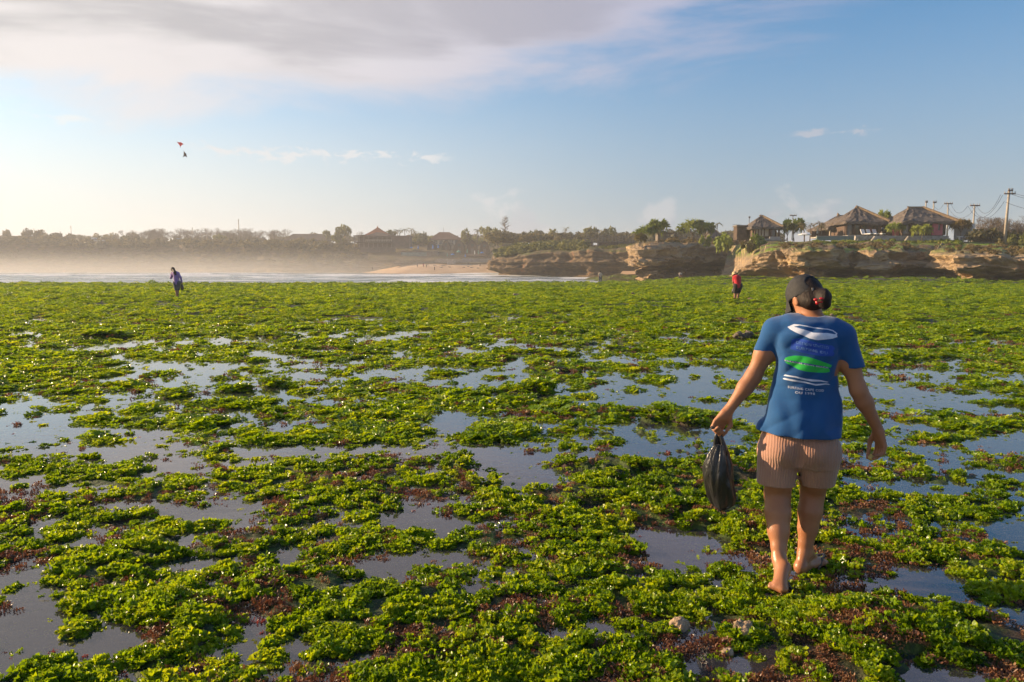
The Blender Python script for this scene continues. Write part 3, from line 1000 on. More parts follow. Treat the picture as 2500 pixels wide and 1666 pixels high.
M_BUSH = leaves_material('scrub_leaves', (0.03, 0.036, 0.012), (0.08, 0.072, 0.02), (0.18, 0.14, 0.04))
M_LEAF = leaves_material('tree_leaves', (0.04, 0.06, 0.012), (0.10, 0.115, 0.022), (0.20, 0.19, 0.04))
M_BRIGHT = leaves_material('pandanus_leaves', (0.075, 0.12, 0.014), (0.16, 0.21, 0.022), (0.26, 0.28, 0.045))
M_DRY = leaves_material('dry_leaves', (0.10, 0.07, 0.03), (0.16, 0.12, 0.05), (0.22, 0.17, 0.07))
M_PALM = leaves_material('palm_fronds', (0.045, 0.06, 0.015), (0.09, 0.10, 0.025), (0.16, 0.14, 0.045))
M_BARK = pm('bark', (0.16, 0.125, 0.09), (0.09, 0.07, 0.05), 3.0, 0.9)
M_TWIG = pm('bare_twigs', (0.16, 0.12, 0.085), (0.11, 0.085, 0.06), 2.0, 0.9)


def quad_leaf(r, c, nrm, s, asp=1.6):
    a = Vector(nrm).orthogonal().normalized()
    a.rotate(Matrix.Rotation(r.uniform(0, 6.28), 3, Vector(nrm).normalized()))
    b = Vector(nrm).normalized().cross(a)
    c = Vector(c)
    return [c - a * s * asp * 0.5, c + b * s * 0.5, c + a * s * asp * 0.5, c - b * s * 0.5]


def crown_mesh(name, seed, n=420, lobes=9, leaf=0.16, flat=0.8, gap=0.0):
    """uneven leafy crown in a unit ball standing on z = 0 .. ~1.6"""
    r = random.Random(seed)
    L = []
    for i in range(lobes):
        a = r.uniform(0, 6.28); q = r.uniform(0.25, 0.72); z = r.uniform(0.35, 1.25)
        L.append((Vector((q * math.cos(a), q * math.sin(a), z)), r.uniform(0.24, 0.46)))
    L.append((Vector((0, 0, 0.85)), 0.5))
    V, F = [], []
    for i in range(n):
        c, rad = L[r.randrange(len(L))] if i % 3 else L[i % len(L)]
        d = Vector((r.gauss(0, 1), r.gauss(0, 1), r.gauss(0.15, 1) * flat)).normalized()
        p = c + d * rad * r.uniform(0.55, 1.08)
        nn = (d + Vector((r.gauss(0, .5), r.gauss(0, .5), r.gauss(0, .5)))).normalized()
        q = quad_leaf(r, p, nn, leaf * r.uniform(0.6, 1.5))
        o = len(V); V += q; F.append((o, o + 1, o + 2, o + 3))
    return np_mesh(name, np.array([tuple(v) for v in V]), np.array(F), False)


def bush_mesh(name, seed, n=260, leaf=0.17):
    r = random.Random(seed)
    V, F = [], []
    L = [(Vector((r.uniform(-.6, .6), r.uniform(-.5, .5), r.uniform(0.05, 0.45))), r.uniform(0.3, 0.5)) for i in range(7)]
    for i in range(n):
        c, rad = L[r.randrange(7)]
        d = Vector((r.gauss(0, 1), r.gauss(0, 1), abs(r.gauss(0, 1)) - 0.2)).normalized()
        p = c + d * rad * r.uniform(0.6, 1.08)
        p.z = max(p.z, 0.0)
        q = quad_leaf(r, p, (d + Vector((r.gauss(0, .5), r.gauss(0, .5), r.gauss(0, .5)))), leaf * r.uniform(0.6, 1.5))
        o = len(V); V += q; F.append((o, o + 1, o + 2, o + 3))
    return np_mesh(name, np.array([tuple(v) for v in V]), np.array(F), False)


def bare_mesh(name, seed, depth=5, spread=0.6):
    r = random.Random(seed)
    mb = MB()

    def grow(p, d, ln, rad, k):
        e = p + d * ln
        mb.tube([p, e], [rad, rad * 0.7], 3, False)
        if k == 0:
            return
        for i in range(r.choice((2, 3, 3))):
            dd = (d + Vector((r.gauss(0, spread), r.gauss(0, spread), r.gauss(0.12, spread * 0.6)))).normalized()
            grow(e, dd, ln * r.uniform(0.6, 0.85), rad * 0.68, k - 1)
    for i in range(3):
        grow(Vector((r.uniform(-.15, .15), r.uniform(-.15, .15), 0)), Vector((r.gauss(0, .4), r.gauss(0, .4), 1)).normalized(), 0.34, 0.022, depth)
    me = bpy.data.meshes.new(name); me.from_pydata(mb.v, [], mb.f); me.update()
    return me


def palm_crown(name, seed, nf=15):
    r = random.Random(seed)
    V, F = [], []
    for i in range(nf):
        a = 6.283 * i / nf + r.uniform(-.25, .25)
        up = r.uniform(-0.5, 1.15)
        ln = r.uniform(0.85, 1.1)
        pts = []
        for k in range(7):
            t = k / 6
            x = ln * t * math.cos(up * (1 - t)) * (1 - 0.15 * t)
            z = ln * (t * math.sin(up) * 0.9 - 0.75 * t * t * (0.5 + 0.5 * math.cos(up)))
            pts.append(Vector((x * math.cos(a), x * math.sin(a), z)))
        sd = Vector((-math.sin(a), math.cos(a), 0))
        for k in range(6):
            p, q = pts[k], pts[k + 1]
            w = 0.17 * math.sin(math.pi * min(0.95, (k + 0.6) / 6.4)) + 0.02
            for s_ in (-1, 1):
                for h in (0.0, 0.5):
                    b0 = p.lerp(q, h); b1 = p.lerp(q, h + 0.34)
                    tip = b1 + sd * s_ * w * r.uniform(.8, 1.2) + Vector((0, 0, -w * 0.55)) + (q - p) * 0.8
                    o = len(V); V += [b0, b1, tip]; F.append((o, o + 1, o + 2))
    return np_mesh(name, np.array([tuple(v) for v in V]), np.array(F), False)


def rosette(V, F, r, c, s, n=26):
    for i in range(n):
        d = Vector((r.gauss(0, 1), r.gauss(0, 1), r.gauss(0.35, 0.8))).normalized()
        sd = d.orthogonal().normalized() * s * 0.09
        mid = c + d * s * 0.6 + Vector((0, 0, 0.04 * s)); tip = c + d * s * r.uniform(0.9, 1.15) - Vector((0, 0, 0.22 * s))
        o = len(V); V += [c - sd, c + sd, mid + sd, mid - sd, tip]
        F += [(o, o + 1, o + 2), (o, o + 2, o + 3), (o + 3, o + 2, o + 4)]


def pandanus_crown(name, seed, n=26):
    r = random.Random(seed)
    V, F = [], []
    for i in range(n):
        a = r.uniform(0, 6.28); q = math.sqrt(r.random()) * 0.72
        c = Vector((q * math.cos(a), q * math.sin(a), 0.20 + 0.74 * math.sqrt(max(0, 1 - q * q)) * r.uniform(0.75, 1.0)))
        rosette(V, F, r, c, r.uniform(0.30, 0.42))
    return np_mesh(name, np.array([tuple(v) for v in V]), np.array(F), False)


def stilt_trunk(name, seed, n=5):
    r = random.Random(seed)
    mb = MB()
    mb.tube([(0, 0, -0.1), (0.03, 0.02, 0.35), (0, 0, 0.6)], [0.05, 0.045, 0.04], 5)
    for i in range(n):
        a = r.uniform(0, 6.28)
        mb.tube([(0, 0, 0.3), (0.25 * math.cos(a), 0.25 * math.sin(a), 0.55), (0.5 * math.cos(a), 0.5 * math.sin(a), r.uniform(.7, .95))], [0.035, 0.03, 0.02], 4)
        mb.tube([(0, 0, 0.22), (0.12 * math.cos(a), 0.12 * math.sin(a), 0.0), (0.15 * math.cos(a), 0.15 * math.sin(a), -0.1)], [0.018, 0.016, 0.014], 4)
    me = bpy.data.meshes.new(name); me.from_pydata(mb.v, [], mb.f); me.update()
    return me


def plain_trunk(name, seed):
    r = random.Random(seed)
    mb = MB()
    mb.tube([(0, 0, -0.15), (0.02, 0.03, 0.3), (-0.03, 0, 0.75), (0.02, 0.02, 1.1)], [0.07, 0.055, 0.04, 0.02], 6)
    for i in range(6):
        a = r.uniform(0, 6.28); z = r.uniform(0.3, 0.7)
        mb.tube([(0, 0, z), (0.25 * math.cos(a), 0.25 * math.sin(a), z + 0.22), (0.5 * math.cos(a), 0.5 * math.sin(a), z + 0.35)], [0.03, 0.022, 0.01], 4)
    me = bpy.data.meshes.new(name); me.from_pydata(mb.v, [], mb.f); me.update()
    return me


CROWNS = [crown_mesh('crown', 400 + i) for i in range(6)]
BUSHES = [bush_mesh('bush', 430 + i) for i in range(6)]
BARES = [bare_mesh('bare', 460 + i) for i in range(5)]
PALMS = [palm_crown('fronds', 480 + i) for i in range(4)]
PANDS = [pandanus_crown('pandanus_crown', 500 + i) for i in range(4)]
TRUNKS = [plain_trunk('trunk', 520 + i) for i in range(3)]
STILTS = [stilt_trunk('stilt', 540 + i) for i in range(3)]
_cache = {}


def use(me, mat):
    k = (me.name, mat.name)
    if k not in _cache:
        c = me.copy(); c.materials.clear(); c.materials.append(mat); _cache[k] = c
    return _cache[k]


_rk = random.Random(5)


def part(name, me, mat, parent, loc=(0, 0, 0), rot=(0, 0, 0), scl=(1, 1, 1)):
    o = bpy.data.objects.new(name, use(me, mat))
    o.location = loc; o.rotation_euler = rot; o.scale = scl
    return link(o, parent)


def tree(px, pb, Y, hpx, wpx, label, mat=None, name='tree', kind='leaf', group=None, lean=0.0):
    """plant whose foot shows at (px, pb); hpx / wpx are its height and width in the photograph"""
    s = 1 / pxm(Y)
    root = empty(name, W(px, pb, Y), _rk.uniform(0, 6.28), label, 'bush' if kind == 'bush' else ('palm tree' if kind == 'palm' else 'tree'), group)
    H_, W2 = hpx * s, wpx * s / 2
    i = _rk.randrange(6)
    if kind == 'leaf':
        part('trunk', TRUNKS[i % 3], M_BARK, root, scl=(H_ * 0.8, H_ * 0.8, H_ * 0.62))
        part('crown', CROWNS[i], mat or M_LEAF, root, (0, 0, H_ * 0.08), (0, 0, _rk.uniform(0, 6)), (W2, W2, H_ * 0.60))
    elif kind == 'bush':
        part('trunk', TRUNKS[i % 3], M_BARK, root, scl=(W2 * 0.6, W2 * 0.6, H_ * 0.4))
        part('crown', BUSHES[i], mat or M_BUSH, root, scl=(W2, W2, H_ * 1.15))
    elif kind == 'bare':
        part('trunk', TRUNKS[i % 3], M_TWIG, root, scl=(H_ * 0.3, H_ * 0.3, H_ * 0.35))
        part('crown', BARES[i % 5], mat or M_TWIG, root, scl=(W2 * 1.3, W2 * 1.3, H_ * 0.80))
    elif kind == 'pandanus':
        part('trunk', STILTS[i % 3], M_BARK, root, scl=(W2, W2, H_ * 0.8))
        part('crown', PANDS[i % 4], mat or M_BRIGHT, root, (0, 0, 0.0), (0, 0, _rk.uniform(0, 6)), (W2 * 1.5, W2 * 1.5, H_ * 0.95))
    elif kind == 'palm':
        c = wpx * s * 0.68
        mb = MB()
        x = lean * H_
        mb.tube([(0, 0, -0.3), (x * 0.2, 0, H_ * 0.35), (x * 0.6, 0, H_ * 0.7), (x, 0, H_ - c * 0.75)], [H_ * 0.03, H_ * 0.022, H_ * 0.02, H_ * 0.017], 6)
        root.rotation_euler = (0, 0, 0)
        mb.build('trunk', M_BARK, root, smooth=True)
        part('crown', PALMS[i % 4], mat or M_PALM, root, (x, 0, H_ - c * 0.75), (0, 0, _rk.uniform(0, 6)), (c, c, c))
    return root


# ---- scrub that reads as one mass (stuff)
def scrub(name, n, f, smin, smax, mat, label, srcs=None):
    P = []
    while len(P) < n:
        q = f(_rk)
        if q is not None:
            P.append(q)
    P = np.array([tuple(p) for p in P])
    s = smin + (smax - smin) * RNG.random(n) ** 1.6
    scl = np.stack([s, s, s * (0.7 + 0.5 * RNG.random(n))], -1)
    rot = np.stack([np.zeros(n), np.zeros(n), RNG.random(n) * 6.28], -1)
    srcs = [use(b, mat) for b in (srcs or BUSHES)]
    return scatter_object(name, P, rot, scl, RNG.integers(0, len(srcs), n), srcs, label)


def band(st, lo=0.0, hi=1.0, face=False, pxr=None):
    """random point on a strip between lip and back (or on its face)"""
    xs = [a[0] for a in st][::-1]

    def ev(px, k):
        c = [float(np.interp(px, xs, [a[i] for a in st][::-1])) for i in (1, 2, 3, 4, 5)]
        Y0, zb, zl, Y1, zk = c
        if face:
            return Vector((W(px, HZ, Y0).x, Y0 + 1.5 - 4 * (1 - k), zb + (zl - zb) * k))
        kz = k ** 0.8
        Y = Y0 + (Y1 - Y0) * k
        return Vector((W(px, HZ, Y).x, Y, zl + (zk - zl) * kz))

    def f(r):
        px = r.uniform(*(pxr or (xs[0], xs[-1])))
        p = ev(px, r.uniform(lo, hi))
        p.z -= 0.1
        return p
    return f


scrub('scrub', 900, band(head_st, 0.0, 1.0, pxr=(-200, 900)), 1.0, 4.2, M_BUSH, 'olive and brown scrub covering the misty headland top')
scrub('scrub', 420, band(head_st, 0.25, 1.0, True, pxr=(-200, 880)), 1.2, 3.4, M_BUSH, 'dark scrub clinging to the misty headland slope')
scrub('scrub', 420, lambda r: W(r.uniform(-200, 1350), r.uniform(585, 591), r.uniform(470, 560)), 1.5, 5.2, M_BUSH, 'far belt of brown scrub along the skyline')
scrub('scrub', 300, band(dark_st, 0.05, 1.0, pxr=(1210, 1428)), 1.0, 2.6, M_LEAF, 'green shrubs on the dark cliff top right of the beach')
scrub('scrub', 90, band(dark_st, 0.05, 0.35, pxr=(1428, 1600)), 0.5, 1.2, M_LEAF, 'low green shrubs under the wooden deck')
scrub('scrub', 300, lambda r: W(r.uniform(1200, 1900), r.uniform(587, 593), r.uniform(240, 330)), 2.5, 4.6, M_BUSH, 'olive tree belt behind the middle cliff')
scrub('scrub', 60, band(mid_st, 0.1, 1.0, pxr=(1600, 1860)), 0.5, 1.1, M_DRY, 'dry low plants on the brown middle cliff top')
scrub('scrub', 230, band(right_st, 0.55, 0.98, pxr=(1985, 2345)), 0.25, 0.6, M_BRIGHT, 'bright green creeper on the slope below the thatched houses')
scrub('scrub', 230, band(right_st, 0.0, 0.5, pxr=(1890, 2520)), 0.25, 0.6, M_DRY, 'dry brown creeper on the lip of the right cliff')
scrub('scrub', 270, lambda r: W(r.uniform(2385, 2700) if r.random() < 0.6 else r.uniform(2700, 3600), r.uniform(583, 596), r.uniform(100, 128)), 0.9, 2.1, M_BUSH, 'dry olive scrub behind the white wall at the right edge')
scrub('scrub', 60, lambda r: W(r.uniform(2395, 2700), r.uniform(585, 590), r.uniform(105, 140)), 2.2, 3.4, M_TWIG, 'leafless grey brushwood at the right edge', BARES)
scrub('scrub', 200, lambda r: W(r.uniform(980, 1260), r.uniform(592, 600), r.uniform(375, 400)), 2.0, 4.2, M_LEAF, 'green trees growing behind the beach bar')
scrub('scrub', 110, lambda r: W(r.uniform(300, 700), r.uniform(580, 586), r.uniform(452, 480)), 4.0, 6.5, M_TWIG, 'leafless brushwood on the left skyline', BARES)

# ---- single plants
for (px, pb, Y, h, w, lab) in (
        (17, 592, 455, 30, 24, 'small round tree on the skyline at the far left edge'),
        (66, 590, 452, 30, 34, 'flat-topped tree left of a rounder one on the left skyline'),
        (94, 594, 452, 30, 36, 'round dark tree right of the flat-topped one, left skyline'),
        (138, 594, 450, 24, 40, 'low broad tree on the left skyline below the thin short mast'),
        (170, 594, 448, 22, 36, 'dark tree under the leftmost thin mast'),
        (302, 600, 436, 24, 34, 'yellowish tree in front of the long flat brown roof'),
        (540, 600, 428, 26, 40, 'dark rounded tree left of the tall mast on the left skyline'),
        (832, 606, 368, 48, 52, 'big brownish tree left of the red-roofed restaurant'),
        (800, 590, 395, 24, 22, 'small tree at the right end of the long grey hip roof'),
        (950, 590, 372, 26, 40, 'tree just behind the right side of the red roof'),
        (1027, 606, 372, 36, 34, 'tree between the palm group and the brown hip roof'),
        (1140, 606, 350, 44, 36, 'tree right of the brown hip roof behind the arched huts'),
        (1190, 612, 345, 52, 50, 'dark leafy tree behind the rightmost arched hut'),
        (1215, 606, 330, 40, 44, 'leafy tree at the foot of the tall bare conifer'),
        (1302, 604, 300, 38, 30, 'tree left of the lone palm, middle skyline'),
        (1350, 604, 290, 38, 34, 'tree just left of the lone middle palm'),
        (1438, 596, 260, 36, 44, 'pale green tree above the wooden deck, left end'),
        (1490, 596, 250, 40, 42, 'grey-green tree above the wooden deck, right end')):
    tree(px, pb, Y, h * 1.12, w, lab, M_LEAF if px > 250 else M_BUSH, group='trees on the skyline')
for (px, pb, Y, h, w, lab) in ((620, 594, 440, 34, 60, 'spreading leafless tree left of the long grey hip roof'),
                               (672, 594, 430, 36, 46, 'leafless rounded tree touching the grey hip roof'),
                               (345, 592, 445, 24, 46, 'leafless tree above the long flat brown roof'),
                               (400, 592, 445, 24, 50, 'leafless tree left of the blue roof'),
                               (880, 584, 400, 24, 30, 'thin bare tree against the sky left of the red roof'),
                               (1455, 590, 262, 40, 50, 'grey leafless tree behind the deck')):
    tree(px, pb, Y, h, w, lab, name='bare_tree', kind='bare', group='leafless trees')
for (px, pb, Y, h, w, ln, lab) in ((970, 588, 365, 36, 22, 0.05, 'leftmost palm of the group right of the red roof'),
                                   (989, 588, 368, 37, 22, -0.05, 'second palm of the group right of the red roof'),
                                   (1003, 588, 368, 37, 20, 0.08, 'third palm of the group right of the red roof'),
                                   (1009, 590, 362, 32, 22, 0.12, 'rightmost and lowest palm of the group right of the red roof'),
                                   (1165, 592, 360, 40, 20, 0.02, 'dark palm above the second arched hut from the right'),
                                   (1182, 592, 362, 36, 12, 0.0, 'small dark palm left of the tall bare conifer'),
                                   (1381, 588, 290, 38, 18, 0.02, 'lone palm rising from the middle skyline'),
                                   (1749, 584, 175, 48, 22, 0.06, 'palm over the thatched gable right of the big pandanus'),
                                   (1797, 580, 150, 38, 20, 0.03, 'slender palm left of the first thatched villa'),
                                   (1824, 575, 140, 26, 14, 0.0, 'small palm top behind the dark annex of the first villa')):
    tree(px, pb, Y, h, w, lab, name='palm_tree', kind='palm', group='palms on the coast', lean=ln)
for (px, pb, Y, h, w, lab, mt) in ((1608, 590, 128, 52, 46, 'big pandanus tree left of the small cliff-top hut', M_BRIGHT),
                                   (1574, 594, 127, 40, 42, 'leaning pandanus at the left end of the lit cliff top', M_BRIGHT),
                                   (1565, 604, 124, 32, 26, 'small drooping pandanus on the left lip of the lit cliff', M_BUSH),
                                   (1691, 588, 132, 50, 58, 'largest domed pandanus above the lit cliff', M_BRIGHT),
                                   (1722, 590, 134, 46, 40, 'pandanus touching the thatched gable on its left', M_BRIGHT),
                                   (1665, 584, 140, 28, 24, 'slim pandanus left of the largest domed one', M_LEAF),
                                   (1937, 586, 112, 50, 40, 'dark pandanus right of the first thatched villa', M_BRIGHT),
                                   (1922, 586, 110, 40, 34, 'dark green shrub tree against the right wall of the first villa', M_LEAF),
                                   (2250, 586, 101, 36, 36, 'round-crowned young pandanus in front of the pink-walled villa', M_BRIGHT),
                                   (2186, 578, 104, 34, 34, 'round bush tree at the left corner of the pink-walled villa', M_BRIGHT),
                                   (2345, 580, 103, 44, 40, 'yellowing tree in front of the grey wall panel', M_DRY),
                                   (2155, 578, 125, 62, 26, 'yellow-green tree top behind the large villa roof', M_BRIGHT)):
    tree(px, pb, Y, h, w, lab, mt, name='pandanus_tree', kind='pandanus', group='pandanus trees')
for (px, pb, Y, h, w, lab, mt) in ((1964, 588, 107, 52, 26, 'dry palm leaning over the white parasol', M_DRY), (1977, 588, 107, 50, 24, 'middle dry palm right of the white parasol', M_DRY),
                                   (1996, 588, 108, 58, 32, 'tall dry palm left of the white curtain of the open pavilion', M_DRY), (2006, 586, 109, 48, 26, 'dry palm nearest the open pavilion roof', M_PALM)):
    tree(px, pb, Y, h, w, lab, mt, name='dry_palm', kind='palm', group='dry palms by the villas', lean=_rk.uniform(-.15, .1))
for (px, pb, Y, h, w, lab, mt) in ((1724, 602, 128, 30, 34, 'green bush on the cliff lip under the thatched gable', M_BRIGHT), (1765, 612, 120, 42, 56, 'large green bush hanging over the red cliff', M_BRIGHT),
                                   (1852, 612, 103, 40, 50, 'large rounded bush below the first thatched villa', M_BRIGHT), (1825, 616, 101, 32, 36, 'bush left of the large rounded one below the first villa', M_BUSH),
                                   (1760, 592, 126, 24, 40, 'bush beneath the slender palm, behind the cliff lip', M_BRIGHT), (1926, 604, 102, 16, 30, 'small bush beside the steps below the parasol', M_BRIGHT),
                                   (2478, 612, 92, 44, 50, 'leafy green bush at the right edge above the cliff', M_LEAF), (2440, 612, 92, 28, 36, 'brown bush left of the leafy one at the right edge', M_BUSH),
                                   (1400, 612, 212, 22, 50, 'green bush on the dark cliff left of the deck posts', M_LEAF), (1275, 624, 218, 28, 40, 'green bush right of the pale beach hut', M_LEAF),
                                   (1340, 614, 216, 26, 50, 'wide green bush in the middle of the dark cliff top', M_LEAF), (1520, 612, 186, 12, 50, 'bush under the wooden deck', M_LEAF)):
    tree(px, pb, Y, h, w, lab, mt, name='bush', kind='bush', group='bushes on the cliff tops')
# the tall leafless conifer
_r = random.Random(3)
cs = 1 / pxm(320)
cr = empty('bare_conifer', W(1233, 590, 320), 0, 'tall leafless conifer with tiered branches on the middle skyline', 'tree')
mb = MB(); mb.tube([(0, 0, -0.5), (0, 0, 58 * cs)], [0.28, 0.05], 5); mb.build('trunk', M_TWIG, cr)
mb = MB()
for k in range(46):
    z = (22 + 36 * k / 46) * cs; a = _r.uniform(0, 6.28)
    ln = (15 - 10 * ((k - 16) / 30 if k > 16 else (16 - k) / 22)) * cs * _r.uniform(.7, 1.1)
    e = Vector((ln * math.cos(a), ln * math.sin(a), z + ln * 0.35))
    mb.tube([(0, 0, z), e], [0.09, 0.04], 3, False)
    for q in range(4):
        m_ = Vector((0, 0, z)).lerp(e, 0.45 + 0.14 * q)
        mb.tube([m_, m_ + Vector((_r.gauss(0, .7), _r.gauss(0, .7), _r.uniform(.2, 1.0)))], [0.04, 0.02], 3, False)
mb.build('crown', M_TWIG, cr)
# ================================================================ buildings and other things on the coast
M_THATCH = pm('thatch', (0.095, 0.08, 0.072), (0.175, 0.145, 0.125), 2.2, 0.95, 0.10, 9.0, spec=0.05, stretch=(1, 1, 2.6), rvar=0.08)
M_THATCH_RIDGE = pm('thatch_ridge', (0.26, 0.19, 0.12), (0.17, 0.125, 0.09), 3.0, 0.95, 0.08, 9.0, spec=0.05)
M_DARKTHATCH = pm('dark_thatch', (0.075, 0.055, 0.045), (0.12, 0.09, 0.07), 2.0, 0.95, 0.08, 8.0, spec=0.05)
M_REDTILE = pm('red_tiles', (0.42, 0.14, 0.06), (0.32, 0.10, 0.05), 0.8, 0.85, 0.05, 6.0, spec=0.1)
M_BROWNTILE = pm('brown_tiles', (0.26, 0.13, 0.085), (0.20, 0.10, 0.07), 0.8, 0.85, 0.05, 6.0, spec=0.1)
M_GREYTILE = pm('grey_tiles', (0.10, 0.075, 0.06), (0.14, 0.10, 0.08), 0.8, 0.85, 0.05, 6.0, spec=0.1)
M_WOOD = pm('dark_wood', (0.075, 0.045, 0.03), (0.12, 0.075, 0.05), 4.0, 0.7, 0.01, 20.0)
M_GREYWOOD = pm('weathered_wood', (0.20, 0.165, 0.13), (0.13, 0.105, 0.085), 2.0, 0.85, 0.02, 12.0)
M_WHITE = pm('white_paint', (0.78, 0.77, 0.74), (0.66, 0.64, 0.60), 0.8, 0.7)
M_CREAM = pm('cream_plaster', (0.50, 0.43, 0.34), (0.42, 0.36, 0.28), 0.8, 0.85)
M_GREYWALL = pm('grey_plaster', (0.36, 0.34, 0.32), (0.28, 0.27, 0.26), 0.8, 0.85)
M_PINK_WALL = pm('pink_paint', (0.55, 0.13, 0.16), (0.46, 0.10, 0.13), 1.2, 0.75)
M_STONE = pm('terrace_stone', (0.42, 0.38, 0.33), (0.26, 0.24, 0.21), 1.3, 0.9, 0.04, 5.0)
M_TEAL = pm('teal_paint', (0.16, 0.24, 0.22), (0.11, 0.17, 0.16), 1.2, 0.8)
M_CURTAIN = pm('curtain_cloth', (0.62, 0.57, 0.48), (0.52, 0.47, 0.40), 1.5, 0.9)
M_CANVAS_W = pm('white_canvas', (0.80, 0.79, 0.77), (0.72, 0.71, 0.70), 2.0, 0.8)
M_CANVAS_B = pm('blue_canvas', (0.03, 0.19, 0.55), (0.03, 0.15, 0.45), 2.0, 0.8)
M_CANVAS_G = pm('green_canvas', (0.12, 0.32, 0.26), (0.10, 0.26, 0.22), 2.0, 0.8)
M_BLUEROOF = pm('blue_sheet_roof', (0.14, 0.26, 0.50), (0.11, 0.21, 0.42), 1.0, 0.5)
M_CONC = pm('pole_concrete', (0.42, 0.36, 0.28), (0.34, 0.29, 0.23), 2.0, 0.85)
M_METAL = pm('grey_metal', (0.20, 0.19, 0.18), (0.14, 0.13, 0.13), 2.0, 0.5, metal=0.6)
M_WIRE = pm('black_wire', (0.03, 0.03, 0.035))
M_GLASS = pm('window_glass', (0.05, 0.055, 0.05), (0.075, 0.08, 0.07), 0.6, 0.06, spec=0.8)


def hip_roof(mb, x0, x1, y0, y1, ze, zr, r0, r1, sag=0.0, th=0.25, n=7, jag=0.0, seed=0):
    """hip roof between eaves rectangle and ridge r0..r1 (x), slightly swept; a closed shell with thickness"""
    r = random.Random(seed)
    ym = (y0 + y1) / 2

    def ring(k, dz):
        # k 0 eave .. 1 ridge
        q = k
        z = ze + (zr - ze) * (q - sag * math.sin(math.pi * q)) + dz
        a0 = x0 + (r0 - x0) * q; a1 = x1 + (r1 - x1) * q
        b0 = y0 + (ym - y0) * q; b1 = y1 + (ym - y1) * q
        m = 14
        out = []
        for i in range(m): out.append((a0 + (a1 - a0) * i / m, b0, z))
        for i in range(m): out.append((a1, b0 + (b1 - b0) * i / m, z))
        for i in range(m): out.append((a1 + (a0 - a1) * i / m, b1, z))
        for i in range(m): out.append((a0, b1 + (b0 - b1) * i / m, z))
        if k < 0.99 and jag:
            out = [(x + r.gauss(0, jag), y + r.gauss(0, jag), zz_ + r.gauss(0, jag * (1.2 if k == 0 else 0.6))) for x, y, zz_ in out]
        return out
    rings = [ring(0, -th)] + [ring(k / n, 0) for k in range(n + 1)]
    m = len(rings[0])
    vs = [p for g in rings for p in g]
    fs = [(i * m + j, i * m + (j + 1) % m, (i + 1) * m + (j + 1) % m, (i + 1) * m + j) for i in range(len(rings) - 1) for j in range(m)]
    fs.append(tuple(range(m))[::-1])
    mb.add(vs, fs)


def pane_window(root, x0, x1, z0, z1, y, frame=None, pane=None, fw=0.07, curtain=None):
    mb = MB()
    for (cx, cz, sx_, sz_) in (((x0 + x1) / 2, z1 - fw / 2, x1 - x0, fw), ((x0 + x1) / 2, z0 + fw / 2, x1 - x0, fw), (x0 + fw / 2, (z0 + z1) / 2, fw, z1 - z0 - 2 * fw), (x1 - fw / 2, (z0 + z1) / 2, fw, z1 - z0 - 2 * fw)):
        mb.box((cx, y, cz), (sx_, 0.09, sz_))
    w = mb.build('window', frame or M_WOOD, root)
    mb = MB(); mb.box(((x0 + x1) / 2, y + 0.02, (z0 + z1) / 2), (x1 - x0 - 2 * fw + 0.01, 0.02, z1 - z0 - 2 * fw + 0.01))
    mb.build('pane', pane or M_GLASS, w)
    return w


class Lot:
    """a building site: photo columns / rows -> local metres at depth Y"""
    def __init__(self, name, pxc, pf, Y, label, cat, group=None):
        self.s = 1 / pxm(Y); self.pxc = pxc; self.pf = pf
        self.root = empty(name, W(pxc, pf, Y), 0, label, cat, group)

    def x(self, px): return (px - self.pxc) * self.s
    def z(self, py): return (self.pf - py) * self.s


# ---- villa A (leftmost of the thatched villas)
L = Lot('thatched_villa', 1868, 584, 110, 'small thatched villa with pale curtained windows and a dark annex on its left', 'house', 'thatched villas on the cliff')
x, z, r0 = L.x, L.z, L.root
mb = MB(); hip_roof(mb, x(1829), x(1907), -0.9, 5.2, z(556), z(527), x(1866), x(1871), 0.06, 0.28, jag=0.05, seed=1); rf = mb.build('roof', M_THATCH, r0)
mb = MB(); mb.tube([(x(1866), 2.15, z(527)), (x(1868.5), 2.15, z(523))], [0.22, 0.06], 6); mb.build('finial', M_THATCH_RIDGE, rf)
mb = MB(); mb.tube([(x(1906), -0.9, z(556) + .05), (x(1871), 2.15, z(527) + .1)], [0.2, 0.14], 6); mb.build('hip_ridge', M_THATCH_RIDGE, rf)
mb = MB(); mb.box((x(1868), 2.3, z(571)), (x(1900) - x(1842), 3.8, z(556) - z(586))); mb.build('wall', M_WOOD, r0)
for a, b, c in ((1846.5, 1853, M_CURTAIN), (1853.5, 1860, M_CURTAIN), (1860.5, 1867, M_CURTAIN), (1867.5, 1879, M_CURTAIN), (1882, 1894, M_GLASS)):
    pane_window(r0, x(a), x(b), z(578), z(557.5), 0.33, pane=c)
for a in (1842, 1880.5, 1899):
    mb = MB(); mb.box((x(a), -0.3, z(571)), (0.22, 0.22, z(557) - z(585))); mb.build('post', M_WOOD, r0)
mb = MB(); mb.box((x(1868), -0.1, z(586)), (x(1902) - x(1836), 2.2, 0.3)); mb.build('deck', M_STONE, r0)
mb = MB(); mb.box((x(1884), -1.15, z(582.5)), (x(1896) - x(1872), 0.15, z(579) - z(586))); mb.build('low_wall', M_GREYWALL, r0)
mb = MB(); mb.box((x(1821), 2.8, z(568)), (x(1833) - x(1809), 1.8, z(552) - z(586))); an = mb.build('annex', M_DARKTHATCH, r0)
mb = MB(); mb.box((x(1821), 2.8, z(552) + 0.10), (x(1835) - x(1807), 2.1, 0.18)); mb.build('annex_roof', M_GREYWOOD, an)

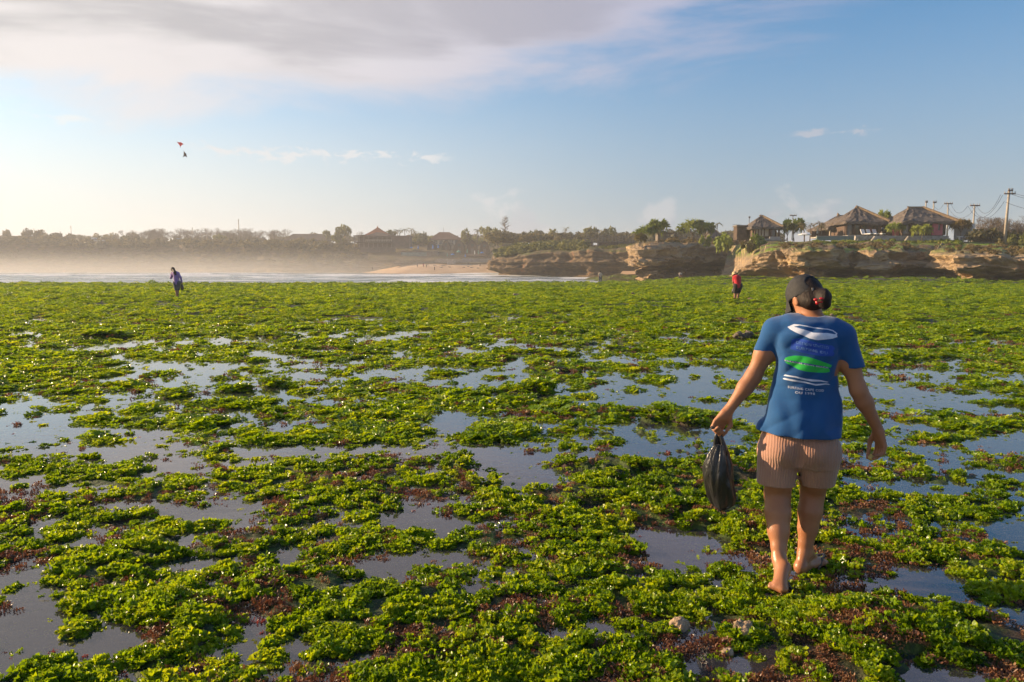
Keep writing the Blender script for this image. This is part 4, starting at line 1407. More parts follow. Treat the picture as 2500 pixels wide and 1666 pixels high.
# ---- villa B with its open pavilion
L = Lot('thatched_villa', 2110, 576, 108, 'large thatched villa with a peaked roof and a row of tall dark-framed windows', 'house', 'thatched villas on the cliff')
x, z, r0 = L.x, L.z, L.root
mb = MB(); hip_roof(mb, x(2056), x(2162), -1.1, 6.4, z(543), z(505), x(2107), x(2112), 0.06, 0.3, jag=0.06, seed=2); rf = mb.build('roof', M_THATCH, r0)
mb = MB(); mb.tube([(x(2108), 2.65, z(507)), (x(2109.5), 2.65, z(499))], [0.3, 0.04], 6); mb.build('finial', M_THATCH_RIDGE, rf)
mb = MB(); mb.tube([(x(2161), -1.1, z(543) + .05), (x(2112), 2.65, z(505) + .1)], [0.22, 0.15], 6); mb.build('hip_ridge', M_THATCH_RIDGE, rf)
mb = MB(); mb.box((x(2110), 3.2, z(560)), (x(2152) - x(2069), 4.6, z(543) - z(577))); mb.build('wall', M_WOOD, r0)
for k, (a, b) in enumerate(((2072, 2088), (2091, 2105), (2108, 2123), (2126, 2139), (2141, 2151))):
    pane_window(r0, x(a), x(b), z(574.5), z(546.5), 0.82)
for a in (2070.5, 2089.5, 2106.5, 2124.5, 2140, 2152):
    mb = MB(); mb.box((x(a), 0.55, z(560)), (0.2, 0.2, z(544) - z(576))); mb.build('post', M_WOOD, r0)
mb = MB(); mb.box((x(2110), 0.2, z(577)), (x(2160) - x(2064), 2.6, 0.25)); mb.build('deck', M_STONE, r0)

L = Lot('thatched_pavilion', 2050, 578, 113, 'open thatched pavilion attached to the left of the large villa', 'pavilion')
x, z, r0 = L.x, L.z, L.root
mb = MB(); hip_roof(mb, x(2013), x(2110), -1.2, 6.5, z(557), z(523.5), x(2063), x(2082), 0.03, 0.28, jag=0.06, seed=3); rf = mb.build('roof', M_THATCH, r0)
mb = MB(); mb.tube([(x(2063), 2.65, z(524)), (x(2061), 2.65, z(518))], [0.25, 0.05], 6); mb.build('finial', M_THATCH_RIDGE, rf)
for a in (2023, 2043, 2055, 2066):
    mb = MB(); mb.box((x(a), -0.5, z(567)), (0.2, 0.2, z(555) - z(579))); mb.build('post', M_CREAM, r0)
for a, w in ((2048, 3.5), (2058, 4.0)):
    mb = MB()
    for q in range(6):
        mb.tube([(x(a) + (q - 2.5) * 0.09, 0.1 + 0.05 * (q % 2), z(577)), (x(a) + (q - 2.5) * 0.08, 0.1 + 0.05 * (q % 2), z(556))], 0.07, 5)
    mb.build('curtain', M_CURTAIN, r0)
mb = MB(); mb.box((x(2055), 5.0, z(567)), (x(2100) - x(2015), 0.25, z(555) - z(579))); mb.build('wall', M_WOOD, r0)
mb = MB(); mb.box((x(2055), 1.8, z(578.6)), (x(2105) - x(2012), 6.0, 0.2)); mb.build('floor', M_STONE, r0)

# ---- small thatched hut between the villas, villa C with the pink wall
L = Lot('thatched_hut', 2172, 576, 116, 'small steep thatched roof squeezed between the two big villas', 'hut')
x, z, r0 = L.x, L.z, L.root
mb = MB(); hip_roof(mb, x(2150), x(2200), 0, 4.5, z(560), z(529), x(2175), x(2177), 0.04, 0.25, jag=0.05, seed=4); mb.build('roof', M_THATCH, r0)
mb = MB(); mb.box((x(2175), 2.3, z(568)), (x(2192) - x(2154), 3.4, z(559) - z(577))); mb.build('wall', M_CREAM, r0)

L = Lot('thatched_villa', 2262, 575, 104, 'thatched villa with a horned ridge and a pink wall panel', 'house', 'thatched villas on the cliff')
x, z, r0 = L.x, L.z, L.root
mb = MB(); hip_roof(mb, x(2192), x(2329), -1.2, 7.0, z(543), z(505), x(2240), x(2277), 0.06, 0.3, jag=0.06, seed=5); rf = mb.build('roof', M_THATCH, r0)
mb = MB(); mb.tube([(x(2238), 2.9, z(502)), (x(2241), 2.9, z(504.5)), (x(2258), 2.9, z(505)), (x(2275), 2.9, z(504.5)), (x(2278), 2.9, z(502))], [0.05, 0.16, 0.18, 0.16, 0.05], 6); mb.build('ridge_cap', M_THATCH_RIDGE, rf)
mb = MB(); mb.tube([(x(2228), 1.6, z(513)), (x(2231), 1.8, z(511)), (x(2234), 2.1, z(509))], [0.04, 0.15, 0.18], 6); mb.build('ridge_horn', M_THATCH_RIDGE, rf)
mb = MB(); mb.tube([(x(2328), -1.2, z(543) + .05), (x(2277), 2.9, z(505) + .1)], [0.24, 0.16], 6); mb.build('hip_ridge', M_THATCH_RIDGE, rf)
mb = MB(); mb.box((x(2260), 3.4, z(559)), (x(2310) - x(2206), 5.0, z(543) - z(575.5))); mb.build('wall', M_WOOD, r0)
pane_window(r0, x(2210), x(2229), z(572), z(545.5), 0.78); pane_window(r0, x(2231), x(2268), z(572), z(545.5), 0.78)
mb = MB(); mb.box((x(2220), 0.82, z(550.5)), (x(2228) - x(2212), 0.02, z(546.5) - z(555))); mb.build('blind', M_CURTAIN, r0)
mb = MB()
for (a, b, c, d) in ((2270, 2282.5, 545, 575), (2288.5, 2294, 545, 575), (2282.5, 2288.5, 545, 546), (2282.5, 2288.5, 563.5, 575)):
    mb.box((x((a + b) / 2), -0.55, z((c + d) / 2)), (x(b) - x(a), 0.2, z(c) - z(d)))
mb.build('pink_panel', M_PINK_WALL, r0)
pane_window(r0, x(2282.6), x(2288.4), z(563.3), z(546.2), -0.52)
mb = MB(); mb.box((x(2302), 0.74, z(560)), (x(2309) - x(2296), 0.12, z(546) - z(574))); dr = mb.build('door', M_GREYWOOD, r0)
mb = MB(); mb.box((x(2297.5), 0.66, z(561)), (0.05, 0.06, 0.2)); mb.build('handle', M_METAL, dr)
for a in (2207, 2229.8, 2268.8, 2295, 2310):
    mb = MB(); mb.box((x(a), 0.45, z(559)), (0.18, 0.18, z(544) - z(575))); mb.build('post', M_WOOD, r0)
mb = MB(); mb.box((x(2201), 1.5, z(560)), (0.9, 0.2, z(546) - z(575))); mb.build('side_wall', M_PINK_WALL, r0)
# terrace wall and steps, low walls
L = Lot('terrace_wall', 2200, 588, 103.2, 'low pale stone terrace wall under the two big thatched villas', 'wall')
x, z, r0 = L.x, L.z, L.root
n_ = 26
for k in range(n_):
    for q in range(2):
        a = 2088 + (2313 - 2088) * (k + 0.5 * q) / n_; b = 2088 + (2313 - 2088) * (k + 1 + 0.5 * q) / n_
        mb = MB(); mb.box((x((a + b) / 2), _rk.uniform(-.03, .03), z(577.8 + 5.4 * q + 1.8)), (x(b) - x(a) - 0.03, 0.5, 0.27 * 1.1 + 0.02)); mb.build('stone_block', M_STONE, r0)
mb = MB(); mb.box((x(2200), 0.12, z(583.2)), (x(2312) - x(2089), 0.4, z(576) - z(590))); mb.build('core', M_GREYWALL, r0)
for k, (a, b) in enumerate(((2125, 2165), (2215, 2240))):
    st_ = empty('stone_steps', W((a + b) / 2, 588, 102.2), 0, ('pale stone steps below the large peaked villa', 'pale stone steps below the pink-walled villa')[k], 'steps', 'terrace steps')
    for q in range(4):
        mb = MB(); mb.box((0.1 * q, 0.18 * q, 0.08 + 0.16 * q), (2.0 - 0.2 * q, 0.34, 0.15)); mb.build('tread', M_STONE, st_)
L = Lot('teal_wall', 2040, 585, 105.5, 'long low teal wall left of the pale terrace wall', 'wall')
mb = MB(); mb.box((0, 0, 0.15), (L.x(2086) - L.x(1994), 0.25, 0.55)); mb.build('wall', M_TEAL, L.root)
mb = MB(); mb.box((0, -0.02, 0.46), (L.x(2087) - L.x(1993), 0.33, 0.07)); mb.build('coping', M_GREYWALL, L.root)
L = Lot('garden_wall', 2349, 584, 103.5, 'grey garden wall panel right of the pink-walled villa', 'wall')
x, z = L.x, L.z
for k in range(5):
    a = 2329 + 8 * k
    mb = MB(); mb.box((x(a + 4), 0, z(569)), (8 * L.s - 0.02, 0.18, z(554) - z(586))); mb.build('panel', M_GREYWALL, L.root)
L = Lot('white_wall', 2374, 586, 103, 'bright white sunlit end wall right of the grey panels', 'wall')
x, z = L.x, L.z
mb = MB(); mb.box((x(2374), 1.6, z(567)), (0.35, 4.2, z(549) - z(588)), rz=-0.12); mb.build('wall', M_WHITE, L.root)
mb = MB(); mb.box((x(2374), 1.6, z(549) + 0.04), (0.5, 4.3, 0.1), rz=-0.12); mb.build('coping', M_WHITE, L.root)
L = Lot('bench', 2352, 586, 101.5, 'low white bench at the foot of the grey garden wall', 'bench')
mb = MB(); mb.box((0, 0, 0.42), (1.6, 0.4, 0.1)); mb.build('seat', M_WHITE, L.root)
for a in (-0.6, 0.6):
    mb = MB(); mb.box((a, 0, 0.18), (0.12, 0.34, 0.4)); mb.build('leg', M_WHITE, L.root)
# sun loungers on the terrace
for k, (px, lab) in enumerate(((2118, 'white sun lounger on the villa terrace, left of three'), (2132, 'white sun lounger on the villa terrace, middle of three'), (2147, 'white sun lounger on the villa terrace, right of three'))):
    e = empty('sun_lounger', W(px, 576.5, 106.2), 0.3, lab, 'lounger', 'terrace loungers')
    mb = MB(); mb.box((0, 0, 0.28), (0.62, 1.7, 0.1)); mb.build('seat', M_CANVAS_W, e)
    mb = MB(); mb.box((0, 0.95, 0.62), (0.62, 0.1, 0.8), M=Matrix.Rotation(-0.45, 3, 'X')); mb.build('backrest', M_CANVAS_W, e)
    for a, b in ((-0.26, -0.7), (0.26, -0.7), (-0.26, 0.6), (0.26, 0.6)):
        mb = MB(); mb.box((a, b, 0.11), (0.06, 0.06, 0.24)); mb.build('leg', M_WOOD, e)


def umbrella(px, pb, Y, w, h, mat, label, closed=False, group=None):
    s = 1 / pxm(Y)
    e = empty('beach_umbrella', W(px, pb, Y), 0, label, 'umbrella', group)
    H_ = h * s; r_ = w * s / 2
    mb = MB(); mb.tube([(0, 0, -0.1), (0, 0, H_ * 0.97)], 0.05, 5); mb.build('pole', M_WOOD, e)
    mb = MB()
    if closed:
        mb.lathe([(0.05, H_ * 0.30), (r_ * 0.9, H_ * 0.36), (r_ * 0.7, H_ * 0.7), (0.06, H_)], 8)
    else:
        n = 8; zt, zb = H_, H_ * 0.74
        vs = [(0, 0, zt)] + [(r_ * math.cos(6.283 * k / n), r_ * math.sin(6.283 * k / n), zb) for k in range(n)] + [(0.6 * r_ * math.cos(6.283 * k / n), 0.6 * r_ * math.sin(6.283 * k / n), zb + (zt - zb) * 0.52) for k in range(n)]
        vs += [(x_, y_, z_ - 0.06) for x_, y_, z_ in vs]
        m = 1 + 2 * n; fs = []
        for k in range(n):
            k2 = (k + 1) % n
            fs += [(0, 1 + n + k, 1 + n + k2), (1 + n + k, 1 + k, 1 + k2, 1 + n + k2), (m, m + 1 + n + k2, m + 1 + n + k), (m + 1 + n + k, m + 1 + n + k2, m + 1 + k2, m + 1 + k), (1 + k, m + 1 + k, m + 1 + k2, 1 + k2)]
        mb.add(vs, fs)
    mb.build('canopy', mat, e)
    return e


umbrella(1964, 586, 104.5, 33, 17, M_CANVAS_W, 'wide white parasol beneath the dry palms', group='parasols')
umbrella(1996, 578, 110, 7, 22, M_CANVAS_W, 'closed white parasol left of the open pavilion', True, group='parasols')

# ---- gable hut behind the pandanus, cliff-top shelter, deck
L = Lot('thatched_hut', 1750, 592, 150, 'thatched gable hut half hidden behind the pandanus trees', 'hut')
x, z, r0 = L.x, L.z, L.root
mb = MB(); hip_roof(mb, x(1728), x(1768), 0, 5.5, z(582), z(553), x(1743), x(1747), 0.03, 0.3, jag=0.06, seed=7); mb.build('roof', M_THATCH, r0)
mb = MB(); mb.box((x(1748), 2.7, z(587)), (x(1760) - x(1736), 4, z(580) - z(594))); mb.build('wall', M_CREAM, r0)
L = Lot('shelter', 1618, 590, 140, 'small wooden cliff-top shelter with a leaning plank roof', 'hut')
x, z, r0 = L.x, L.z, L.root
mb = MB(); mb.box((x(1618), 1.2, z(578)), (x(1630) - x(1606), 2.2, z(567) - z(590))); mb.build('wall', M_GREYWOOD, r0)
mb = MB(); mb.prism([(x(1602), -0.4, z(567)), (x(1618), -0.4, z(564)), (x(1632), -0.4, z(567)), (x(1632), -0.4, z(568.2)), (x(1602), -0.4, z(568.2))], (0, 3.2, 0)); mb.build('roof', M_GREYWOOD, r0)
mb = MB(); mb.box((x(1642), 1.0, z(570)), (x(1654) - x(1630), 2.2, 0.14), M=Matrix.Rotation(-0.07, 3, 'Y')); mb.build('canopy', M_WOOD, r0)
mb = MB(); mb.box((x(1652), 1.0, z(580)), (0.14, 0.14, z(570) - z(592))); mb.build('post', M_WOOD, r0)

L = Lot('wooden_deck', 1510, 600, 196, 'long weathered wooden viewing deck with railings on the dark cliff', 'deck')
x, z, r0 = L.x, L.z, L.root
for k in range(26):
    a = 1462 + 4.3 * k
    mb = MB(); mb.box((x(a + 2), 1.5, z(591)), (4.3 * L.s - 0.05, 3.5, 0.2)); mb.build('board', M_GREYWOOD, r0)
for k in range(14):
    a = 1462 + 8.3 * k
    mb = MB(); mb.box((x(a), -0.2, z(589)), (0.16, 0.16, z(577) - z(602))); mb.build('post', M_GREYWOOD, r0)
for py in (577.5, 581, 584.5):
    mb = MB(); mb.box((x(1516), -0.32, z(py)), (x(1571) - x(1461), 0.08, 0.12)); mb.build('rail', M_GREYWOOD, r0)
mb = MB(); mb.box((x(1516), 1.0, z(597)), (x(1570) - x(1464), 0.3, z(592) - z(602))); mb.build('skirt', M_GREYWOOD, r0)
L = Lot('deck_tower', 1445, 612, 192, 'square timber lookout frame at the left end of the deck', 'deck')
x, z, r0 = L.x, L.z, L.root
for a in (1430, 1446, 1461):
    for q in (0, 2.2):
        mb = MB(); mb.box((x(a), q, z(597)), (0.2, 0.2, z(584) - z(613))); mb.build('post', M_GREYWOOD, r0)
for k in range(7):
    mb = MB(); mb.box((x(1431 + 4.8 * k), 1.1, z(592)), (4.8 * L.s - 0.04, 2.8, 0.18)); mb.build('board', M_GREYWOOD, r0)
for py in (584.5, 588):
    mb = MB(); mb.box((x(1445.5), -0.14, z(py)), (x(1462) - x(1429), 0.08, 0.12)); mb.build('rail', M_GREYWOOD, r0)

# ---- the beach side: restaurant, houses, arched huts, terraces, umbrellas
L = Lot('restaurant', 920, 606, 342, 'two-storey open restaurant with an orange-red peaked roof above the beach', 'building')
x, z, r0 = L.x, L.z, L.root
mb = MB(); hip_roof(mb, x(888), x(949), 1, 10, z(574.5), z(556), x(915), x(921), 0.05, 0.4, seed=8); rf = mb.build('roof', M_REDTILE, r0)
mb = MB(); mb.tube([(x(917.5), 5.5, z(557)), (x(917.5), 5.5, z(551.5))], [0.5, 0.12], 6); mb.build('finial', M_REDTILE, rf)
mb = MB(); hip_roof(mb, x(895), x(958), -1.5, 7, z(577), z(567.5), x(916), x(930), 0.0, 0.4, seed=9); mb.build('front_canopy', M_GREYTILE, r0)
mb = MB(); mb.prism([(x(864), -1.2, z(576)), (x(896), -1.2, z(574)), (x(896), -1.2, z(575.6)), (x(864), -1.2, z(577.6))], (0, 8, 0)); mb.build('side_canopy', M_GREYTILE, r0)
for (a, b, py, yf) in ((893, 958, 592.5, -1.2), (865, 893, 591.5, -0.6), (893, 958, 606, -1.0), (865, 893, 606, -0.5)):
    mb = MB(); mb.box((x((a + b) / 2), yf + 4, z(py)), (x(b) - x(a), 8, 0.55)); mb.build('floor_slab', M_GREYTILE, r0)
mb = MB(); mb.box((x(912), 7.4, z(590)), (x(957) - x(866), 0.4, z(577) - z(606))); mb.build('rear_wall', M_WOOD, r0)
for k in range(9):
    a = 867 + 11.2 * k
    for (t_, b_) in ((577, 591.5), (594, 605)):
        mb = MB(); mb.box((x(a), -0.6, z((t_ + b_) / 2)), (0.3, 0.3, z(t_) - z(b_))); mb.build('column', M_GREYWOOD, r0)
for k in range(16):
    a = 895 + 4.1 * k
    mb = MB(); mb.box((x(a), -1.1, z(589.4)), (0.12, 0.12, z(587) - z(592))); mb.build('baluster', M_CREAM, r0)
mb = MB(); mb.box((x(926), -1.1, z(586.8)), (x(958) - x(894), 0.2, 0.2)); mb.build('rail', M_CREAM, r0)
mb = MB(); mb.box((x(979), 4, z(592)), (x(1000) - x(958), 9, z(578) - z(607))); wg = mb.build('wing', M_GREYTILE, r0)
mb = MB(); mb.box((x(979), 4, z(577.6)), (x(1002) - x(957), 9.6, 0.5)); mb.build('wing_roof', M_GREYTILE, wg)


def simple_house(name, pxl, pxr, pe, pa, pf, Y, rl, rr, roofm, wallm, label, nwin=3):
    L = Lot(name, (pxl + pxr) / 2, pf, Y, label, 'house')
    x, z, r0 = L.x, L.z, L.root
    D_ = (pxr - pxl) * L.s * 0.6
    mb = MB(); hip_roof(mb, x(pxl), x(pxr), 0, D_, z(pe), z(pa), x(rl), x(rr), 0.0, 0.3, seed=11); mb.build('roof', roofm, r0)
    w = (pxr - pxl)
    mb = MB(); mb.box((0, D_ / 2, z((pe + pf) / 2)), (x(pxr - w * .06) - x(pxl + w * .06), D_ * 0.85, z(pe) - z(pf))); mb.build('wall', wallm, r0)
    for k in range(nwin):
        a = pxl + w * (0.12 + 0.76 * (k + 0.15) / nwin); b = pxl + w * (0.12 + 0.76 * (k + 0.8) / nwin)
        pane_window(r0, x(a), x(b), z(pf - 1.5), z(pe + 1.2), D_ * 0.075 - 0.06, fw=0.12)
    return r0


simple_house('grey_roofed_house', 694, 800, 587, 570.5, 596, 408, 706, 778, M_GREYTILE, M_CREAM, 'long house with a dark grey-brown hip roof among the trees', 6)
simple_house('brown_roofed_house', 1048, 1131, 585, 566.5, 598, 372, 1070, 1095, M_BROWNTILE, M_CREAM, 'house with a brown tiled hip roof above the arched huts', 5)
L = Lot('white_house', 253, 598, 432, 'low white house with small dark windows on the left headland', 'house')
x, z, r0 = L.x, L.z, L.root
mb = MB(); mb.box((x(254), 3, z(592)), (x(284) - x(228), 6, z(586) - z(599))); mb.build('wall', M_WHITE, r0)
mb = MB(); mb.box((x(223), 3, z(590)), (x(227) - x(218), 3, z(580) - z(599))); mb.build('tower', M_WHITE, r0)
mb = MB(); mb.box((x(254), 3, z(585.6)), (x(286) - x(227), 6.6, 0.4)); mb.build('roof', M_BROWNTILE, r0)
for k in range(6):
    pane_window(r0, x(232 + 8.6 * k), x(236.5 + 8.6 * k), z(596), z(589), -0.06, fw=0.15)
L = Lot('long_shed', 304, 592, 440, 'long open shed with a flat brown roof on the left headland', 'shed')
x, z, r0 = L.x, L.z, L.root
mb = MB(); mb.prism([(x(262), 0, z(586)), (x(346), 0, z(590)), (x(346), 0, z(591.6)), (x(262), 0, z(587.6))], (0, 8, 0)); mb.build('roof', M_BROWNTILE, r0)
mb = MB(); mb.box((x(304), 6.5, z(593)), (x(340) - x(266), 0.4, z(590.5) - z(597))); mb.build('wall', M_CREAM, r0)
for k in range(7):
    mb = MB(); mb.box((x(266 + 12.4 * k), 0.5, z(592.5)), (0.4, 0.4, z(588.5) - z(598))); mb.build('post', M_WOOD, r0)
L = Lot('blue_roof_shed', 448, 590, 440, 'small shed with a sloping blue sheet roof on the left headland', 'shed')
x, z, r0 = L.x, L.z, L.root
mb = MB(); mb.prism([(x(432), -0.5, z(582.5)), (x(464), -0.5, z(586)), (x(464), -0.5, z(587.2)), (x(432), -0.5, z(583.7))], (0, 6, 0)); mb.build('roof', M_BLUEROOF, r0)
mb = MB(); mb.box((x(448), 2.5, z(589)), (x(460) - x(436), 4, z(586.5) - z(593))); mb.build('wall', M_CREAM, r0)


def arch_hut(px, w, pt, pb, Y, label):
    """tall horseshoe-roofed hut, its dark gable towards the sea"""
    L = Lot('arched_hut', px, pb, Y, label, 'hut', 'arched thatched huts behind the beach')
    s = L.s
    H_, w2 = (pb - pt) * s, w * s / 2
    prof = [(-w2 * 0.98, 0.12 * H_), (-w2, 0.35 * H_), (-w2 * 0.86, 0.62 * H_), (-w2 * 0.5, 0.86 * H_), (0, H_), (w2 * 0.5, 0.86 * H_), (w2 * 0.86, 0.62 * H_), (w2, 0.35 * H_), (w2 * 0.98, 0.12 * H_)]
    inn = [(a * 0.84, b * 0.90) for a, b in prof]
    mb = MB(); n = len(prof)
    for yy in (0, 5.0):
        mb.v += [(a, yy, b) for a, b in prof] + [(a, yy, b) for a, b in inn]
    o = 2 * n
    for i in range(n - 1):
        mb.f += [(i, i + 1, n + i + 1, n + i), (o + i, o + n + i, o + n + i + 1, o + i + 1), (i, o + i, o + i + 1, i + 1), (n + i, n + i + 1, o + n + i + 1, o + n + i)]
    mb.build('roof', M_DARKTHATCH, L.root)
    mb = MB(); mb.prism([(a * 0.99, 0.6, b) for a, b in inn] + [(w2 * 0.8, 0.6, -0.2), (-w2 * 0.8, 0.6, -0.2)], (0, 0.2, 0)); mb.build('gable_wall', M_WOOD, L.root)
    mb = MB(); mb.box((0, 0.5, H_ * 0.26), (w2 * 0.55, 0.12, H_ * 0.42)); d = mb.build('door', M_GREYWOOD, L.root)
    pane_window(L.root, -w2 * 0.3, w2 * 0.3, H_ * 0.55, H_ * 0.76, 0.5, fw=0.12)
    return L.root


for k, (px, w, pt, pb, Y) in enumerate(((1054, 22, 588, 618, 352), (1089, 22, 586, 618, 350), (1121, 27, 586, 624, 340), (1153, 28, 586, 626, 338), (1183, 26, 588, 626, 336))):
    arch_hut(px, w, pt, pb, Y, ('leftmost arched thatched hut behind the beach', 'second arched thatched hut from the left', 'middle one of the five arched thatched huts', 'fourth arched thatched hut from the left', 'rightmost arched thatched hut, under the dark leafy tree')[k])
L = Lot('beach_hut', 1221, 631, 262, 'low pale hut with a grey sheet roof at the right end of the beach', 'hut')
x, z, r0 = L.x, L.z, L.root
mb = MB(); mb.prism([(x(1197), 0, z(616)), (x(1204), 0, z(610)), (x(1246), 0, z(610)), (x(1248), 0, z(617)), (x(1197), 0, z(617))], (0, 5, 0)); mb.build('roof', M_GREYTILE, r0)
mb = MB(); mb.box((x(1222), 2.6, z(624)), (x(1245) - x(1200), 4.2, z(617) - z(633))); mb.build('wall', M_GREYWALL, r0)
pane_window(r0, x(1206), x(1214), z(628), z(619), 0.46, fw=0.1); pane_window(r0, x(1226), x(1236), z(628), z(619), 0.46, fw=0.1)
for k, (px, w, Y) in enumerate(((1243, 12, 258), (1254, 12, 262))):
    L = Lot('thatched_hut', px, 614, Y, ('left of two small pointed thatched roofs above the beach hut', 'right of two small pointed thatched roofs above the beach hut')[k], 'hut', 'small pointed roofs')
    mb = MB(); hip_roof(mb, -w / 2 * L.s, w / 2 * L.s, 0, w * L.s, L.z(610), L.z(598), -0.05, 0.05, 0.05, 0.2, seed=k); mb.build('roof', M_THATCH, L.root)
    mb = MB(); mb.box((0, w / 2 * L.s, 0.3), (w * 0.7 * L.s, w * 0.7 * L.s, 1.2)); mb.build('wall', M_CREAM, L.root)
# retaining walls and terraces of the beach bar
for k, (a, b, pt, pb, Y, m_, lab) in enumerate(((1092, 1112, 634, 646, 322, M_STONE, 'squat sandstone bastion behind the sunbathers'), (1064, 1092, 633, 641, 324, M_STONE, 'low stone retaining wall left of the sandstone bastion'),
                                            (1112, 1128, 634, 641, 324, M_STONE, 'low stone retaining wall right of the sandstone bastion'), (1128, 1200, 632, 640, 326, M_GREYWALL, 'long grey retaining wall right of the bastion'),
                                            (964, 1064, 633, 642, 330, M_GREYWALL, 'dark retaining wall left of the beach terraces'), (980, 1042, 617, 630, 335, M_TEAL, 'grey-green terrace building front below the wing of the restaurant'),
                                            (1042, 1070, 614, 632, 334, M_GREYWOOD, 'slatted wooden screen of the beach bar'), (880, 965, 606, 616, 340, M_GREYTILE, 'dark terrace wall under the restaurant'))):
    L = Lot('retaining_wall', (a + b) / 2, pb, Y, lab, 'wall', 'walls above the beach')
    w = (b - a) * L.s; h_ = (pb - pt) * L.s
    nb = max(3, int((b - a) / 9))
    for q in range(nb):
        for j in range(2):
            mb = MB(); mb.box((-w / 2 + w * (q + 0.5) / nb, 0.05 * ((q + j) % 2), h_ * (0.25 + 0.5 * j)), (w / nb - 0.06, 1.2, h_ * 0.5 - 0.04)); mb.build('block', m_, L.root)
    mb = MB(); mb.box((0, 2.2, h_ - 0.1), (w, 3.4, 0.3)); mb.build('terrace', M_STONE, L.root)
UMB = [(1005, 612, 333, 8, 9, M_CANVAS_B, 'blue umbrella at the foot of the restaurant wing', 0), (1021, 612, 335, 4, 12, M_CANVAS_B, 'closed blue umbrella right of the restaurant wing', 1), (1057, 612, 333, 4, 14, M_CANVAS_B, 'closed blue umbrella before the leftmost arched hut', 1),
       (1070, 610, 333, 4, 12, M_CANVAS_B, 'closed blue umbrella between the two left arched huts', 1), (1105, 632, 330, 10, 13, M_CANVAS_B, 'open bright blue umbrella above the sandstone bastion', 0), (1120, 632, 331, 12, 21, M_CANVAS_G, 'tall green umbrella right of the bright blue one', 0),
       (1092, 630, 331, 3, 12, M_CANVAS_G, 'closed teal umbrella left of the bright blue one', 1), (1136, 632, 330, 4, 11, M_CANVAS_B, 'closed blue umbrella right of the tall green one', 1), (1141, 622, 331, 3, 14, M_CANVAS_G, 'closed teal umbrella before the fourth arched hut', 1),
       (1159, 626, 331, 3, 14, M_CANVAS_W, 'closed white umbrella before the fourth arched hut', 1), (1168, 626, 331, 3, 15, M_CANVAS_G, 'closed pale green umbrella before the rightmost arched hut', 1), (1177, 628, 330, 11, 13, M_CANVAS_B, 'open blue umbrella before the rightmost arched hut', 0)]
for (px, pb, Y, w, h, m_, lab, cl) in UMB:
    umbrella(px, pb, Y, w, h, m_, lab, bool(cl), 'umbrellas of the beach bar')
L = Lot('bar_pavilion', 1150, 634, 330, 'low dark open bar pavilion in front of the right arched huts', 'pavilion')
x, z, r0 = L.x, L.z, L.root
mb = MB(); hip_roof(mb, x(1126), x(1192), 0, 6, z(626), z(620), x(1136), x(1182), 0.0, 0.25, seed=14); mb.build('roof', M_DARKTHATCH, r0)
for k in range(8):
    mb = MB(); mb.box((x(1128 + 8.8 * k), 0.3, z(630)), (0.22, 0.22, z(625.5) - z(635))); mb.build('post', M_WOOD, r0)
mb = MB(); mb.box((x(1158), 4.5, z(630)), (x(1188) - x(1130), 0.2, z(626) - z(635))); mb.build('rear_wall', M_WOOD, r0)


# ---- poles, wires, masts
def pole(px, pt, pb, Y, arms, label, rad=0.13, mat=None, lean=0.0, name='utility_pole'):
    s = 1 / pxm(Y)
    e = empty(name, W(px, pb, Y), 0, label, 'utility pole' if arms else 'mast', 'poles and masts')
    H_ = (pb - pt) * s
    mb = MB(); mb.tube([(0, 0, -0.5), (lean * H_ * 0.5, 0, H_ * 0.5), (lean * H_, 0, H_)], [rad, rad * 0.85, rad * 0.65], 7); mb.build('shaft', mat or M_CONC, e, smooth=True)
    for (pa, w, dx_) in arms:
        zc = (pb - pa) * s
        mb = MB(); mb.box((lean * zc + dx_ * s, -rad, zc), (w * s, 0.14, 0.16)); a = mb.build('crossarm', M_WOOD, e)
        for q in (-0.46, -0.2, 0.2, 0.46):
            mb = MB(); mb.lathe([(0.05, 0), (0.08, 0.06), (0.05, 0.12), (0.07, 0.18), (0.03, 0.24)], 6, (lean * zc + dx_ * s + q * w * s, -rad, zc + 0.08)); mb.build('insulator', M_GREYWALL, a)
    return e


pole(2452, 465, 590, 100, [(476.5, 27, 0), (469, 11, 1)], 'tallest concrete utility pole with two crossarms at the right edge', 0.20, lean=0.03)
pole(2374, 501, 588, 112, [(504.5, 23, 0)], 'utility pole with one crossarm rising behind the white wall', 0.14)
pole(2312, 497, 585, 122, [(500, 20, 0)], 'utility pole with one crossarm behind the right end of the horned villa roof', 0.14, lean=-0.03)
pole(2256, 495, 585, 130, [(496.5, 5, 0)], 'left of two short poles showing over the horned villa ridge', 0.16)
pole(2275, 495, 585, 131, [(497, 8, 1)], 'right of two short poles showing over the horned villa ridge', 0.16)
pole(1934, 526, 580, 150, [(528, 16, 0)], 'thin distant pole with a crossarm above the dark pandanus', 0.10, M_METAL)
pole(1828, 531, 580, 160, [(533, 4, 0)], 'thin lamp pole behind the left eave of the first villa', 0.10, M_METAL)
pole(584, 536, 590, 450, [(541, 3, 0), (547, 2, 0)], 'tallest thin antenna mast on the left skyline', 0.30, M_METAL, name='antenna_mast')
pole(175, 552, 592, 455, [(556, 3, 0)], 'leftmost thin antenna mast on the skyline', 0.22, M_METAL, name='antenna_mast')
pole(471, 556, 592, 450, [(560, 2.5, 0)], 'thin antenna mast above the blue roof', 0.22, M_METAL, name='antenna_mast')
pole(238, 569, 592, 455, [(572, 2.5, 0)], 'short faint mast above the white house', 0.18, M_METAL, name='antenna_mast')
e = empty('twin_pole', W(501, 590, 448), 0, 'two posts joined by a flat crossbar right of the blue roof', 'utility pole', 'poles and masts')
for a in (-0.9, 0.9):
    mb = MB(); mb.tube([(a, 0, -1), (a, 0, 5.2)], 0.2, 5); mb.build('shaft', M_METAL, e)
